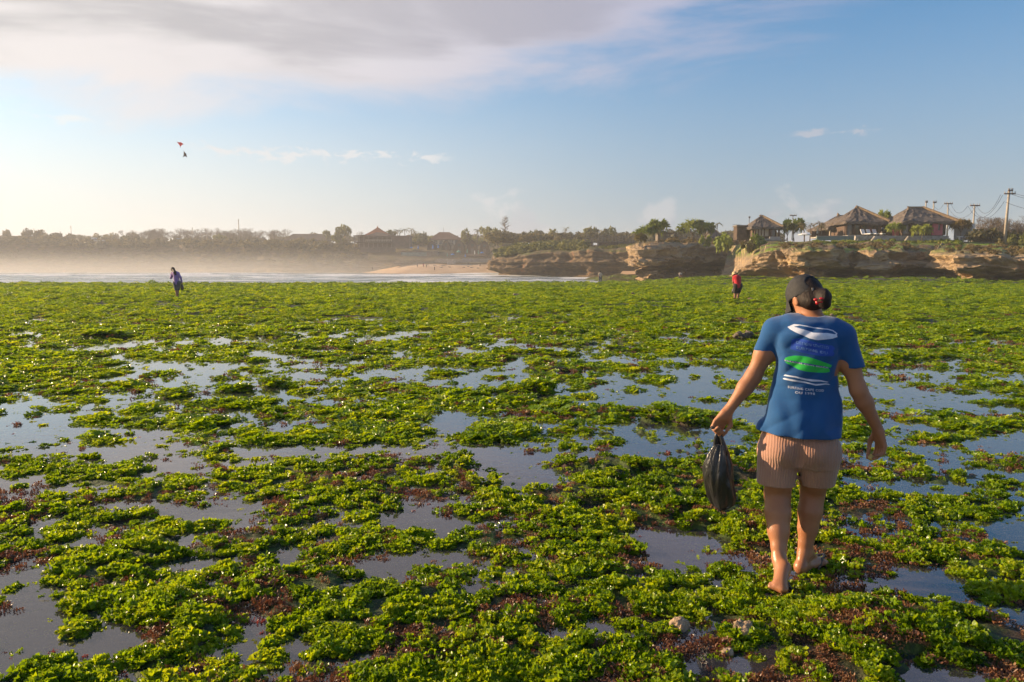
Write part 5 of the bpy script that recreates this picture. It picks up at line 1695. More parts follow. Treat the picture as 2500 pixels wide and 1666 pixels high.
mb = MB(); mb.box((0, -0.3, 5.0), (3.0, 0.25, 0.4)); mb.build('crossarm', M_METAL, e)
pole(1083, 556, 592, 380, [], 'thin mast left of the arched huts above the brown roof', 0.12, M_METAL, name='antenna_mast')


def wire(a, b, sag, label):
    mb = MB(); A_, B_ = W(*a), W(*b)
    mb.tube([A_.lerp(B_, k / 12) - Vector((0, 0, sag * 4 * (k / 12) * (1 - k / 12))) for k in range(13)], 0.022, 4)
    return tag(mb.build('power_line', M_WIRE), label, 'wire', 'power lines')


for k, (a, b, sg, lab) in enumerate((
        ((2385, 503, 112), (2443, 476, 100), 1.7, 'power line sagging from the middle pole to the upper arm of the tallest'),
        ((2363, 503, 112), (2448, 477, 100), 2.3, 'second power line between the middle pole and the tallest pole'),
        ((2374, 506, 112), (2452, 492, 100), 1.9, 'lowest power line between the middle pole and the tallest pole'),
        ((2322, 499, 122), (2362, 504, 112), 1.2, 'upper power line between the two right poles with one crossarm'),
        ((2312, 502, 122), (2384, 504, 112), 1.9, 'lower power line between the two right poles with one crossarm'),
        ((2279, 497, 131), (2303, 500, 122), 0.9, 'short power line from the ridge poles to the next pole'),
        ((2468, 470, 100), (2620, 487, 92), 0.4, 'upper power line leaving the tallest pole to the right'),
        ((2470, 475, 100), (2620, 494, 92), 0.4, 'middle power line leaving the tallest pole to the right'),
        ((2455, 494, 100), (2620, 520, 90), 0.5, 'lowest power line leaving the tallest pole to the right'))):
    wire(a, b, sg, lab)

# ---- kites
def kite(px, py, Y, rot, cols, label, scale):
    e = empty('kite', W(px, py, Y), 0, label, 'kite', 'kites in the sky')
    e.rotation_euler = rot; e.scale = (scale,) * 3
    mb = MB()
    out = [(-1.0, 0, 0.5), (-0.3, 0, 0.42), (0.1, 0, 0.55), (1.0, 0, 0.05), (0.55, 0, -0.1), (0.05, 0, -0.75), (-0.25, 0, -0.25)]
    mb.prism(out, (0, 0.05, 0)); mb.build('sail', cols[0], e)
    mb = MB(); mb.tube([(-0.95, -0.04, 0.48), (0.05, -0.10, 0.1), (0.95, -0.04, 0.04)], 0.04, 5); mb.build('spar', cols[1], e)
    mb = MB(); mb.tube([(0.08, -0.06, 0.52), (0.05, -0.08, -0.72)], 0.04, 5); mb.build('spine', cols[1], e)
    mb = MB(); mb.prism([(0.05, 0, -0.7), (0.25, 0, -0.95), (-0.1, 0, -0.95)], (0, 0.04, 0)); mb.build('tail', cols[1], e)
    return e


M_KRED = pm('red_kite_cloth', (0.75, 0.06, 0.04), (0.6, 0.05, 0.05), 2.0, 0.7, trans=(0.5, (0.8, 0.08, 0.05)))
M_KBRN = pm('brown_kite_cloth', (0.16, 0.07, 0.05), (0.10, 0.06, 0.07), 2.0, 0.7, trans=(0.3, None))
kite(440, 352, 160, (0.2, 0.1, 0.3), (M_KRED, M_WOOD), 'small red kite, the upper of two in the left sky', 0.72)
kite(451, 378, 160, (0.1, 0.9, -0.2), (M_KBRN, M_WOOD), 'dark brown kite just below the red one', 0.75)
# ================================================================ people: bodies are continuous surfaces from blended volumes
class Sdf:
    def __init__(self, lo, hi, res):
        self.lo = np.array(lo, float); self.res = res
        self.n = np.ceil((np.array(hi, float) - self.lo) / res).astype(int) + 1
        self.D = np.full(self.n, 9.0, np.float32)

    def _win(self, a, b):
        i0 = np.clip(np.floor((np.array(a) - self.lo) / self.res).astype(int), 0, self.n - 1)
        i1 = np.clip(np.ceil((np.array(b) - self.lo) / self.res).astype(int) + 1, 1, self.n)
        sl = tuple(slice(p, q) for p, q in zip(i0, i1))
        g = np.meshgrid(*[self.lo[k] + self.res * np.arange(i0[k], i1[k]) for k in range(3)], indexing='ij')
        return sl, np.stack(g, -1)

    def put(self, a, b, f, k, mode='add'):
        sl, P = self._win(a, b)
        if P.size == 0:
            return self
        d = f(P).astype(np.float32)
        D = self.D[sl]
        if mode == 'add':
            h = np.clip(0.5 + 0.5 * (D - d) / k, 0, 1)
            self.D[sl] = D * (1 - h) + d * h - k * h * (1 - h)
        elif mode == 'cut':      # remove d<0
            h = np.clip(0.5 - 0.5 * (D + d) / k, 0, 1)
            self.D[sl] = D * (1 - h) - d * h + k * h * (1 - h)
        return self

    def cone(self, a, b, ra, rb, k=0.02, mode='add', clip=None):
        a = np.array(a, float); b = np.array(b, float)
        m = max(ra, rb) + k * 1.5 + self.res * 2

        def f(P):
            ba = b - a; L2 = ba @ ba + 1e-12
            t = np.clip(((P - a) @ ba) / L2, 0, 1)
            d = np.linalg.norm(P - a - t[..., None] * ba, axis=-1) - (ra + (rb - ra) * t)
            if clip is not None:
                d = np.maximum(d, (P - np.array(clip[0])) @ np.array(clip[1]))
            return d
        return self.put(np.minimum(a, b) - m, np.maximum(a, b) + m, f, k, mode)

    def chain(self, pts, rad, k=0.02):
        for i in range(len(pts) - 1):
            self.cone(pts[i], pts[i + 1], rad[i], rad[i + 1], k)
        return self

    def ell(self, c, axes, radii, k=0.02, mode='add', extra=None):
        c = np.array(c, float); A = np.array([np.array(x) for x in axes], float); R_ = np.array(radii, float)
        m = R_.max() + k * 1.5 + self.res * 2

        def f(P):
            q = (P - c) @ A.T
            k0 = np.linalg.norm(q / R_, axis=-1); k1 = np.linalg.norm(q / (R_ * R_), axis=-1) + 1e-9
            d = k0 * (k0 - 1) / k1
            if extra is not None:
                d = extra(P, q, d)
            return d
        return self.put(c - m, c + m, f, k, mode)

    def mesh(self, name):
        D, lo, res = self.D, self.lo, self.res
        s = D < 0
        nx, ny, nz = D.shape
        cnt = np.zeros((nx - 1, ny - 1, nz - 1), np.int8)
        for a in (0, 1):
            for b in (0, 1):
                for c in (0, 1):
                    cnt += s[a:nx - 1 + a, b:ny - 1 + b, c:nz - 1 + c]
        mask = (cnt > 0) & (cnt < 8)
        I = np.argwhere(mask)
        idx = np.full(mask.shape, -1, np.int64); idx[mask] = np.arange(len(I))
        cor = [(a, b, c) for a in (0, 1) for b in (0, 1) for c in (0, 1)]
        val = np.stack([D[I[:, 0] + a, I[:, 1] + b, I[:, 2] + c] for a, b, c in cor], -1)
        acc = np.zeros((len(I), 3)); num = np.zeros(len(I))
        for i in range(8):
            for j in range(i + 1, 8):
                ca, cb = np.array(cor[i]), np.array(cor[j])
                if abs(ca - cb).sum() != 1:
                    continue
                va, vb = val[:, i], val[:, j]
                x = (va < 0) != (vb < 0)
                t = np.where(x, va / np.where(x, va - vb, 1), 0)
                acc += np.where(x[:, None], ca + t[:, None] * (cb - ca), 0); num += x
        V = lo + (I + acc / num[:, None]) * res
        F = []
        for ax in range(3):
            sl0 = [slice(None)] * 3; sl1 = [slice(None)] * 3
            sl0[ax] = slice(0, -1); sl1[ax] = slice(1, None)
            diff = s[tuple(sl0)] != s[tuple(sl1)]
            E = np.argwhere(diff)
            b, c = (ax + 1) % 3, (ax + 2) % 3
            ok = (E[:, b] > 0) & (E[:, c] > 0) & (E[:, b] < D.shape[b] - 1) & (E[:, c] < D.shape[c] - 1)
            E = E[ok]
            def at(db, dc):
                q = E.copy(); q[:, b] += db; q[:, c] += dc
                return idx[q[:, 0], q[:, 1], q[:, 2]]
            q = np.stack([at(-1, -1), at(0, -1), at(0, 0), at(-1, 0)], -1)
            inside = s[E[:, 0], E[:, 1], E[:, 2]]
            q[~inside] = q[~inside][:, ::-1]
            F.append(q)
        F = np.concatenate(F)
        F = F[(F >= 0).all(1)]
        # light relaxation of the net
        V2 = V.copy()
        for it in range(2):
            S = np.zeros_like(V2); n_ = np.zeros(len(V2))
            for a, b in ((0, 1), (1, 2), (2, 3), (3, 0)):
                np.add.at(S, F[:, a], V2[F[:, b]]); np.add.at(n_, F[:, a], 1)
                np.add.at(S, F[:, b], V2[F[:, a]]); np.add.at(n_, F[:, b], 1)
            V2 = V2 * 0.5 + 0.5 * S / np.maximum(n_, 1)[:, None]
        return np_mesh(name, V2, F)


def skin_material(name, c1, c2, wet=0.0):
    m = pm(name, c1, c2, 7.0, 0.52 - 0.06 * wet, 0.0008, 160.0, spec=0.4)
    b = m.node_tree.nodes['Principled BSDF']
    t = NT(m.node_tree)
    pos = t.node('ShaderNodeNewGeometry').outputs['Position']
    z = t.xyz(pos)[2]
    # seawater splashed on the lower legs leaves the skin wet
    t.put(b.inputs['Roughness'], t.m('ADD', t.ramp(z, 0.12, 0.5, 0.26 if wet else 0.5, 0.5), t.m('MULTIPLY', t.noise(pos, 40.0, 4, 0.6), 0.14)))
    b.inputs['Subsurface Weight'].default_value = 0.12
    b.inputs['Subsurface Radius'].default_value = (0.012, 0.005, 0.003)
    return m


M_SKIN = skin_material('tan_skin', (0.40, 0.175, 0.085), (0.33, 0.14, 0.07), 1.0)
M_SKIN2 = skin_material('brown_skin', (0.36, 0.17, 0.10), (0.30, 0.14, 0.08))
M_HAIR = pm('black_hair', (0.014, 0.009, 0.007), (0.024, 0.014, 0.010), 30.0, 0.62, 0.008, 60.0, spec=0.25, coords='obj', stretch=(1, 1, 0.3))
M_SOLE = pm('dark_rubber', (0.025, 0.022, 0.02), (0.05, 0.042, 0.036), 20.0, 0.6)
M_STRAP = pm('sandal_strap', (0.10, 0.075, 0.05), (0.07, 0.05, 0.04), 20.0, 0.6)
M_BAG = pm('black_plastic', (0.012, 0.012, 0.013), (0.03, 0.029, 0.03), 14.0, 0.28, 0.016, 20.0, spec=0.55, stretch=(1, 1, 0.3))
M_CAP = pm('black_cap_cloth', (0.018, 0.018, 0.02), (0.03, 0.03, 0.032), 40.0, 0.75, 0.002, 260.0)
M_CAPMESH = M_CAP
M_CLIP = pm('red_plastic', (0.55, 0.012, 0.015), (0.42, 0.01, 0.02), 20.0, 0.2, spec=0.6)
M_GOLD = pm('gold_metal', (0.7, 0.45, 0.12), None, rough=0.3, metal=1.0)


def cloth_material(name, c1, c2, ribs=0.0, bump=0.0015, wear=6.0):
    m = bpy.data.materials.new(name)
    m.use_nodes = True
    t = NT(m.node_tree)
    b = t.n['Principled BSDF']
    co = t.node('ShaderNodeNewGeometry').outputs['Position']
    f = t.ramp(t.noise(co, wear, 5, 0.65), 0.3, 0.7)
    t.put(b.inputs['Base Color'], t.mix(f, (*c1, 1), (*c2, 1)))
    b.inputs['Roughness'].default_value = 0.85
    b.inputs['Specular IOR Level'].default_value = 0.2
    b.inputs['Sheen Weight'].default_value = 0.25
    h = t.m('MULTIPLY', t.noise(co, 18.0, 4, 0.5), bump * 2)
    h = t.m('ADD', h, t.m('MULTIPLY', t.noise(co, 420.0, 2, 0.5), bump * 0.3))
    if ribs:
        x, y, z = t.xyz(co)
        u = t.m('ADD', t.m('MULTIPLY', x, 0.93), t.m('MULTIPLY', y, -0.36))
        u = t.m('ADD', u, t.m('MULTIPLY', t.noise(co, 7.0, 3, 0.5), 0.034))
        w = t.m('SINE', t.m('MULTIPLY', u, 2 * math.pi / ribs))
        h = t.m('ADD', h, t.m('MULTIPLY', w, t.m('MULTIPLY', t.noise(co, 11.0, 3, 0.6), 0.0016)))
    bp = t.node('ShaderNodeBump'); bp.inputs['Distance'].default_value = 1.0
    t.put(bp.inputs['Height'], h)
    t.l.new(bp.outputs[0], b.inputs['Normal'])
    return m


M_SHIRT = cloth_material('blue_cotton', (0.010, 0.080, 0.235), (0.008, 0.068, 0.205))
M_SHORTS = cloth_material('ribbed_tan_cloth', (0.43, 0.245, 0.18), (0.37, 0.20, 0.145), 0.0125, wear=3.0)

# ---------------------------------------------------------------- the woman in the blue shirt
WO = W(1960, 900, 3.60)
WF = Vector((WO.x, WO.y, 0)).normalized()
WR = Vector((WF.y, -WF.x, 0))
UZ = Vector((0, 0, 1))


def PL(px, py, f=0.0):
    """point seen at (px, py) on the upright plane through her body, f metres further forward"""
    u = (px - 1250.0) / FPX; v = (833.0 - py) / FPX
    d = Vector((u, CP + v * SP, -SP + v * CP))
    o = Vector((0, 0, CAMH))
    t = ((WO + WF * f - o).dot(WF)) / d.dot(WF)
    return o + d * t


woman = empty('person', G(1940, 1410), 0, 'woman in a blue T-shirt, tan shorts and black cap walking away with a black bag', 'person')
WB = Vector(woman.location)


def wpart(name, me, mat, parent=woman):
    """mesh given in world coordinates -> child of the woman"""
    c = np.empty(len(me.vertices) * 3, np.float32); me.vertices.foreach_get('co', c)
    c = c.reshape(-1, 3) - np.array(WB, np.float32)
    me.vertices.foreach_set('co', c.ravel()); me.update()
    return mobj(name, me, mat, parent)


def loft(rows, fo=0.0):
    """elliptic column from photo rows (py, left px, right px, half depth, forward shift)"""
    Z, C, A_, B_, S_ = [], [], [], [], []
    for py, l, r, b, sh in rows:
        p, q = PL(l, py), PL(r, py)
        Z.append((p.z + q.z) / 2); C.append(((p - WO).dot(WR) + (q - WO).dot(WR)) / 2); A_.append((q - p).length / 2); B_.append(b); S_.append(sh)
    o = np.argsort(Z)
    Z, C, A_, B_, S_ = (np.array(x)[o] for x in (Z, C, A_, B_, S_))

    def fn(P, grow=0.0, power=2.3):
        rel = P - np.array(WO)
        r = rel @ np.array(WR); f = rel @ np.array(WF); z = P[..., 2]
        c = np.interp(z, Z, C); a = np.interp(z, Z, A_) + grow; b = np.interp(z, Z, B_) + grow; sh = np.interp(z, Z, S_)
        q = (np.abs((r - c) / a) ** power + np.abs((f - sh) / b) ** power) ** (1 / power)
        d = (q - 1) * np.minimum(a, b)
        d = np.maximum(d, np.maximum(z - Z[-1], Z[0] - z))
        return d
    return fn, Z


# ---- joints
LSH, LEL, LWR = PL(1893, 806, 0.0), PL(1838, 921, -0.02), PL(1778, 1003, -0.05)
RSH, REL, RWR = PL(2056, 820, 0.0), PL(2096, 953, 0.0), PL(2143, 1048, 0.05)
NK0, NK1 = PL(1986, 795, 0.02), PL(1974, 748, 0.06)
HC = PL(1968, 724, 0.070)
yaw, pit = R(36), R(34)
FD = (WF * math.cos(yaw) - WR * math.sin(yaw)) * math.cos(pit) - UZ * math.sin(pit)
UH = (UZ - FD * UZ.dot(FD)).normalized()
tilt = Matrix.Rotation(R(-6), 3, FD)
UH = tilt @ UH
SH = FD.cross(UH).normalized()
HX = (FD, SH, UH)
LHIP, RHIP = PL(1908, 1095, 0.0), PL(2000, 1098, 0.02)
LKN, RKN = PL(1898, 1206, 0.05), PL(1984, 1203, 0.13)
LAN, RAN = PL(1902, 1362, -0.10), PL(1964, 1350, 0.07)
LHEEL = PL(1914, 1387, -0.155)
LBALL = G(1900, 1437, 0.03)
RHEEL = G(1955, 1386, 0.035); RTOE = G(1996, 1372, 0.03)

lo = (min(p.x for p in (LWR, RWR, LBALL, RTOE)) - 0.16, 3.0, -0.06)
hi = (max(p.x for p in (LWR, RWR, LBALL, RTOE)) + 0.18, 4.15, 1.62)
B = Sdf(lo, hi, 0.0052)
tors, TZ = loft([(775, 1950, 2015, 0.055, 0.01), (800, 1905, 2048, 0.075, 0.0), (840, 1894, 2058, 0.095, 0.0), (880, 1895, 2053, 0.10, 0.0), (930, 1893, 2040, 0.095, 0.0),
                 (980, 1880, 2040, 0.10, 0.0), (1040, 1862, 2044, 0.12, 0.0), (1090, 1860, 2044, 0.12, 0.0), (1125, 1880, 2030, 0.09, 0.0)])
B.put(np.array(PL(1840, 1140, 0)) - 0.25, np.array(PL(2080, 770, 0)) + 0.25, lambda P: tors(P), 0.03)
B.cone(NK0, NK1, 0.058, 0.050, 0.03)
B.ell(HC, HX, (0.085, 0.069, 0.098), 0.02)
B.ell(HC + FD * 0.035 - UH * 0.055, HX, (0.055, 0.055, 0.055), 0.025)                # jaw
B.ell(HC + FD * 0.095 - UH * 0.018, HX, (0.018, 0.012, 0.022), 0.012)                 # nose
B.ell(HC + FD * 0.080 - UH * 0.058, HX, (0.014, 0.024, 0.008), 0.008)                 # lips
B.ell(HC + FD * 0.082 + UH * 0.028, HX, (0.015, 0.05, 0.010), 0.012)                  # brow
for sg in (-1, 1):
    B.ell(HC + FD * 0.088 + SH * sg * 0.032 + UH * 0.008, HX, (0.012, 0.015, 0.009), 0.010, 'cut')   # eye socket
    B.ell(HC + FD * 0.078 + SH * sg * 0.031 + UH * 0.007, HX, (0.010, 0.012, 0.010), 0.003)
    B.ell(HC - FD * 0.004 + SH * sg * 0.074 - UH * 0.020, HX, (0.019, 0.010, 0.029), 0.008)           # ear
    B.ell(HC + FD * 0.002 + SH * sg * 0.085 - UH * 0.018, HX, (0.011, 0.006, 0.019), 0.005, 'cut')
# arms
B.chain([PL(1915, 800, 0), LSH, LSH.lerp(LEL, 0.5), LEL], [0.055, 0.052, 0.044, 0.037], 0.03)
B.chain([LEL, LEL.lerp(LWR, 0.3), LWR], [0.036, 0.036, 0.024], 0.03)
B.chain([PL(2035, 812, 0), RSH, RSH.lerp(REL, 0.5), REL], [0.055, 0.051, 0.043, 0.035], 0.03)
B.chain([REL, REL.lerp(RWR, 0.3), RWR], [0.036, 0.036, 0.025], 0.03)
# left hand: a fist around the bag handles
ld = (PL(1757, 1036, -0.06) - LWR).normalized()
lsd = (WR * 0.75 + WF * 0.65); lsd = (lsd - ld * lsd.dot(ld)).normalized()
lbk = ld.cross(lsd).normalized()                       # back of the hand direction
if lbk.dot(WR) > 0:
    lbk = -lbk
KN = LWR + ld * 0.075
B.cone(LWR, LWR + ld * 0.035, 0.024, 0.026, 0.015)
for q in (-0.028, -0.009, 0.010, 0.027):
    B.cone(LWR + ld * 0.02 + lsd * q * 0.6, KN + lsd * q + lbk * 0.006, 0.018, 0.0125, 0.012)
LF = []
for q, ln in ((-0.031, 0.034), (-0.0105, 0.040), (0.0105, 0.042), (0.031, 0.038)):
    a = KN + lsd * q + lbk * 0.006
    b = a + ld * ln * 0.9 - UZ * ln * 0.25
    c = b - lbk * 0.026 + ld * 0.004
    e = c - lbk * 0.010 - ld * 0.022
    B.chain([a, b, c, e], [0.0105, 0.0098, 0.0092, 0.0085], 0.004)
    LF.append((b, c))
a = LWR + ld * 0.028 + lsd * 0.026 - lbk * 0.008
B.chain([a, a + lsd * 0.022 + ld * 0.030 - lbk * 0.010, a + lsd * 0.006 + ld * 0.058 - lbk * 0.024], [0.014, 0.0115, 0.009], 0.006)
GRIP = (LF[1][0] + LF[1][1] + LF[2][0] + LF[2][1]) / 4 + UZ * 0.012 - lbk * 0.004
# right hand: relaxed, a small yellow fruit pinched between thumb and fingers
rd_ = (PL(2150, 1082, 0.06) - RWR).normalized()
rsd = (WF * 0.8 - WR * 0.45); rsd = (rsd - rd_ * rsd.dot(rd_)).normalized()   # thumb side
rpm = rd_.cross(rsd).normalized()
if rpm.dot(WR) > 0:
    rpm = -rpm                                             # palm faces her thigh and back
RK = RWR + rd_ * 0.082
for q in (-0.027, -0.009, 0.009, 0.026):
    B.cone(RWR + rd_ * 0.012 + rsd * q * 0.55, RK + rsd * q, 0.019, 0.0125, 0.012)
for q, ln, cu in ((-0.031, 0.032, 1.15), (-0.0108, 0.040, 0.95), (0.0105, 0.043, 0.85), (0.031, 0.038, 0.75)):
    a = RK + rsd * q
    d1 = (rd_ * math.cos(cu * 0.45) + rpm * math.sin(cu * 0.45)).normalized(); d2 = (rd_ * math.cos(cu * 1.1) + rpm * math.sin(cu * 1.1)).normalized(); d3 = (rd_ * math.cos(cu * 1.6) + rpm * math.sin(cu * 1.6)).normalized()
    b = a + d1 * ln; c = b + d2 * ln * 0.66; e = c + d3 * ln * 0.5
    B.chain([a, b, c, e], [0.0105, 0.0098, 0.009, 0.008], 0.004)
    if q == 0.0105:
        FRUIT = b.lerp(c, 0.7) + rpm * 0.024
a = RWR + rd_ * 0.03 + rsd * 0.024 + rpm * 0.008
B.chain([a, a + rsd * 0.020 + rd_ * 0.032 + rpm * 0.016, FRUIT + rpm * 0.012 + rsd * 0.012], [0.0145, 0.0115, 0.009], 0.006)
# legs
B.chain([LHIP, LHIP.lerp(LKN, 0.6), LKN], [0.092, 0.074, 0.063], 0.03)
B.chain([LKN, LKN.lerp(LAN, 0.3) - WF * 0.008, LKN.lerp(LAN, 0.6), LKN.lerp(LAN, 0.84), LAN], [0.064, 0.063, 0.052, 0.037, 0.030], 0.012)
B.chain([RHIP, RHIP.lerp(RKN, 0.6), RKN], [0.092, 0.072, 0.059], 0.03)
B.chain([RKN, RKN.lerp(RAN, 0.3) - WF * 0.008, RKN.lerp(RAN, 0.6), RKN.lerp(RAN, 0.84), RAN], [0.060, 0.059, 0.049, 0.036, 0.031], 0.012)
# left foot: heel lifted, weight on the ball
B.cone(LAN, LHEEL, 0.029, 0.030, 0.02)
lft = (LBALL - LHEEL); lfx = lft.normalized(); lfs = lfx.cross(UZ).normalized()
if lfs.dot(WR) < 0:
    lfs = -lfs
B.cone(LHEEL, LBALL - lfx * 0.01 - lfs * 0.012, 0.028, 0.021, 0.02); B.cone(LAN, LBALL + WF * 0.03 + lfs * 0.004, 0.028, 0.018, 0.025); B.cone(LHEEL, LBALL + lfs * 0.018, 0.026, 0.021, 0.02)
for q, l_, r_ in ((-0.036, 0.042, 0.009), (-0.020, 0.052, 0.009), (-0.004, 0.058, 0.0095), (0.013, 0.062, 0.010), (0.033, 0.060, 0.014)):
    a = LBALL + lfs * q
    B.chain([a, a + WF * l_ * 0.6 + UZ * 0.004, a + WF * l_ - UZ * 0.006], [0.014, r_, r_ * 0.9], 0.006)
# right foot: flat, toes turned out
rfx = (RTOE - RHEEL); rfx.z = 0; rfx.normalize(); rfs = rfx.cross(UZ).normalized()
RB = RHEEL + rfx * 0.150
B.cone(RAN, RHEEL + UZ * 0.004, 0.031, 0.030, 0.02); B.cone(RAN + rfx * 0.02, RB - rfs * 0.01, 0.030, 0.021, 0.03)
B.cone(RHEEL, RB + rfs * 0.022, 0.027, 0.020, 0.02); B.cone(RHEEL, RB - rfs * 0.020, 0.027, 0.020, 0.02)
for q, l_, r_ in ((0.036, 0.030, 0.009), (0.020, 0.042, 0.009), (0.004, 0.050, 0.0095), (-0.013, 0.055, 0.010), (-0.033, 0.055, 0.014)):
    a = RB + rfs * q
    B.chain([a, a + rfx * l_ * 0.6, a + rfx * l_ - UZ * 0.004], [0.014, r_, r_ * 0.9], 0.006)
body = wpart('body', B.mesh('body'), M_SKIN)
del B

# ---- T-shirt
T = Sdf((lo[0], lo[1], 0.55), (hi[0], hi[1], 1.5), 0.0052)
shirt_f, SZ = loft([(768, 1952, 2014, 0.055, 0.015), (785, 1905, 2045, 0.080, 0.0), (815, 1886, 2064, 0.108, 0.0), (862, 1888, 2060, 0.118, 0.0), (903, 1885, 2050, 0.114, 0.0), (945, 1877, 2046, 0.112, 0.0),
                    (968, 1872, 2051, 0.117, 0.0), (1010, 1860, 2054, 0.140, -0.01), (1062, 1848, 2057, 0.160, -0.015), (1085, 1847, 2057, 0.162, -0.015)])
hemA, hemB = PL(1849, 1045, 0), PL(2057, 1064, 0)
hem_n = ((hemB - hemA).normalized().cross(WF)).normalized()
if hem_n.z > 0:
    hem_n = -hem_n


def folds(P):
    rel = P - np.array(WO)
    r = rel @ np.array(WR); z = rel[..., 2]; f = rel @ np.array(WF)
    a = np.sin((r * 34 + z * 15) + 2.5 * vnoise(r * 6, z * 5, f * 5, seed=3))            # drape running down from the left shoulder
    b = vnoise(r * 11 + z * 6, z * 4 - r * 2, f * 8, seed=5)
    c = 1 - np.abs(vnoise(r * 8 - z * 9, z * 6 + 3, f * 7, seed=8)) * 2
    low = np.clip((0.02 - z) / 0.3, 0, 1)
    e = np.sin(r * 62 + 2.2 * vnoise(r * 4, z * 2.2, seed=11) + z * 5) * low
    left = np.clip((-r + 0.03) / 0.12, 0, 1) * np.clip(1 - np.abs(z - 0.12) / 0.22, 0, 1)
    return 0.0060 * a * left + 0.0075 * b + 0.0060 * c + 0.0055 * e


T.put(np.array(PL(1840, 1100, 0)) - 0.25, np.array(PL(2080, 760, 0)) + 0.25, lambda P: np.maximum(shirt_f(P, 0.0, 2.25) + folds(P), (P - np.array(hemA)) @ np.array(hem_n)), 0.02)
for (s0, s1, e_, py_end, r0_, r1_) in ((PL(1930, 795, 0), LSH, LEL, PL(1865, 859, -0.01), 0.058, 0.046), (PL(2032, 806, 0), RSH, REL, PL(2084, 898, 0), 0.058, 0.049)):
    ax = (py_end - s1).normalized()
    cn = (ax * 0.35 - UZ * 0.65).normalized()
    T.cone(s0, s1, 0.062, r0_, 0.035)
    T.cone(s1, py_end + ax * 0.06, r0_, r1_, 0.025, clip=(tuple(py_end), tuple(cn)))
# neckline
T.ell(PL(1985, 752, 0.03), ((WR), (WF), (UZ)), (0.075, 0.085, 0.048), 0.008, 'cut')
shirt = wpart('t_shirt', T.mesh('t_shirt'), M_SHIRT)
del T

# ---- shorts
S = Sdf((lo[0], lo[1], 0.30), (hi[0], hi[1], 0.85), 0.0052)
hip_f, _ = loft([(1030, 1872, 2032, 0.105, 0.0), (1050, 1864, 2042, 0.115, 0.0), (1072, 1854, 2051, 0.128, 0.0), (1092, 1850, 2053, 0.130, 0.0), (1115, 1853, 2050, 0.118, 0.0), (1135, 1862, 2040, 0.09, 0.0)])


def crumple(P):
    rel = P - np.array(WO); r = rel @ np.array(WR); z = rel[..., 2]; f = rel @ np.array(WF)
    return 0.004 * vnoise(r * 9, z * 12, f * 8, seed=21) + 0.003 * (1 - np.abs(vnoise(r * 14 + z * 8, z * 16, f * 8, seed=23)) * 2)


S.put(np.array(PL(1840, 1140, 0)) - 0.25, np.array(PL(2080, 1020, 0)) + 0.25, lambda P: hip_f(P) + crumple(P), 0.02)
for (c0, c1, w0, w1, hem, nrm) in ((PL(1903, 1105, 0.01), PL(1896, 1181, 0.03), 0.105, 0.094, PL(1895, 1180, 0.03), None), (PL(2000, 1108, 0.02), PL(1990, 1181, 0.10), 0.103, 0.087, PL(1990, 1180, 0.10), None)):
    ax = (c1 - c0).normalized()
    S.cone(c0, c1 + ax * 0.08, w0, w1, 0.018, clip=(tuple(hem), (0, 0, -1)))
for c, w in ((PL(1914, 1096, -0.062), 0.075), (PL(1989, 1099, -0.058), 0.075)):
    S.ell(c, (WR, WF, UZ), (w, 0.078, 0.070), 0.03)
S.cone(PL(1954, 1076, -0.165), PL(1951, 1135, -0.125), 0.012, 0.02, 0.025, 'cut')
S.cone(PL(1950, 1158, -0.2), PL(1950, 1158, 0.35), 0.010, 0.010, 0.008, 'cut'); S.cone(PL(1950, 1178, -0.2), PL(1950, 1178, 0.35), 0.016, 0.016, 0.01, 'cut')
shorts = wpart('shorts', S.mesh('shorts'), M_SHORTS)
del S

# ---- hair, cap, clip
Hh = Sdf(np.array(HC) - 0.22, np.array(HC) + 0.22, 0.0045)


def hair_cut(P, q, d):
    # q: along face, side, up
    return np.maximum(d, np.maximum(q[..., 0] - 0.020 - 0.5 * q[..., 2], -(q[..., 2] + 0.105 + 0.35 * q[..., 0])) * 0.8)


Hh.ell(HC - FD * 0.004, HX, (0.092, 0.076, 0.104), 0.01, extra=hair_cut)
BUN = PL(2013, 728, -0.03)
Hh.cone(HC - FD * 0.070 - UH * 0.02, BUN, 0.030, 0.026, 0.02)
Hh.ell(PL(1984, 735, 0.0), (WR, WF, UZ), (0.055, 0.045, 0.042), 0.02)
Hh.ell(BUN, (WR, WF, UZ), (0.025, 0.037, 0.043), 0.030, extra=lambda P, q_, d: d + 0.0035 * fbm(P[..., 0] * 50, P[..., 1] * 50, P[..., 2] * 90, oct=2, seed=7))
Hh.ell(BUN + WR * 0.004 - UZ * 0.030, (WR, WF, UZ), (0.026, 0.03, 0.024), 0.012)
hair = wpart('hair', Hh.mesh('hair'), M_HAIR)
del Hh
Cc = Sdf(np.array(HC) - 0.24, np.array(HC) + 0.24, 0.0045)
CC = HC + UH * 0.012 + FD * 0.004
CPA = PL(1924, 734, 0.02); CPN = (PL(2004, 703, -0.02) - CPA).cross(HC + FD * 0.1 + UH * 0.018 - CPA).normalized()
if CPN.z < 0:
    CPN = -CPN
Cc.ell(CC, HX, (0.099, 0.083, 0.104), 0.005, extra=lambda P, q, d: np.maximum(d, -((P - np.array(CPA)) @ np.array(CPN))) + 0.0012 * (np.abs(np.sin(np.arctan2(q[..., 1], q[..., 0]) * 3)) < 0.06))
Cc.ell(CC - FD * 0.098 + UH * 0.020, HX, (0.03, 0.040, 0.034), 0.004, 'cut')
cap = wpart('cap', Cc.mesh('cap'), M_CAP)
del Cc
def onrim(p):
    return p - CPN * ((p - CPA).dot(CPN) - 0.006) - WB


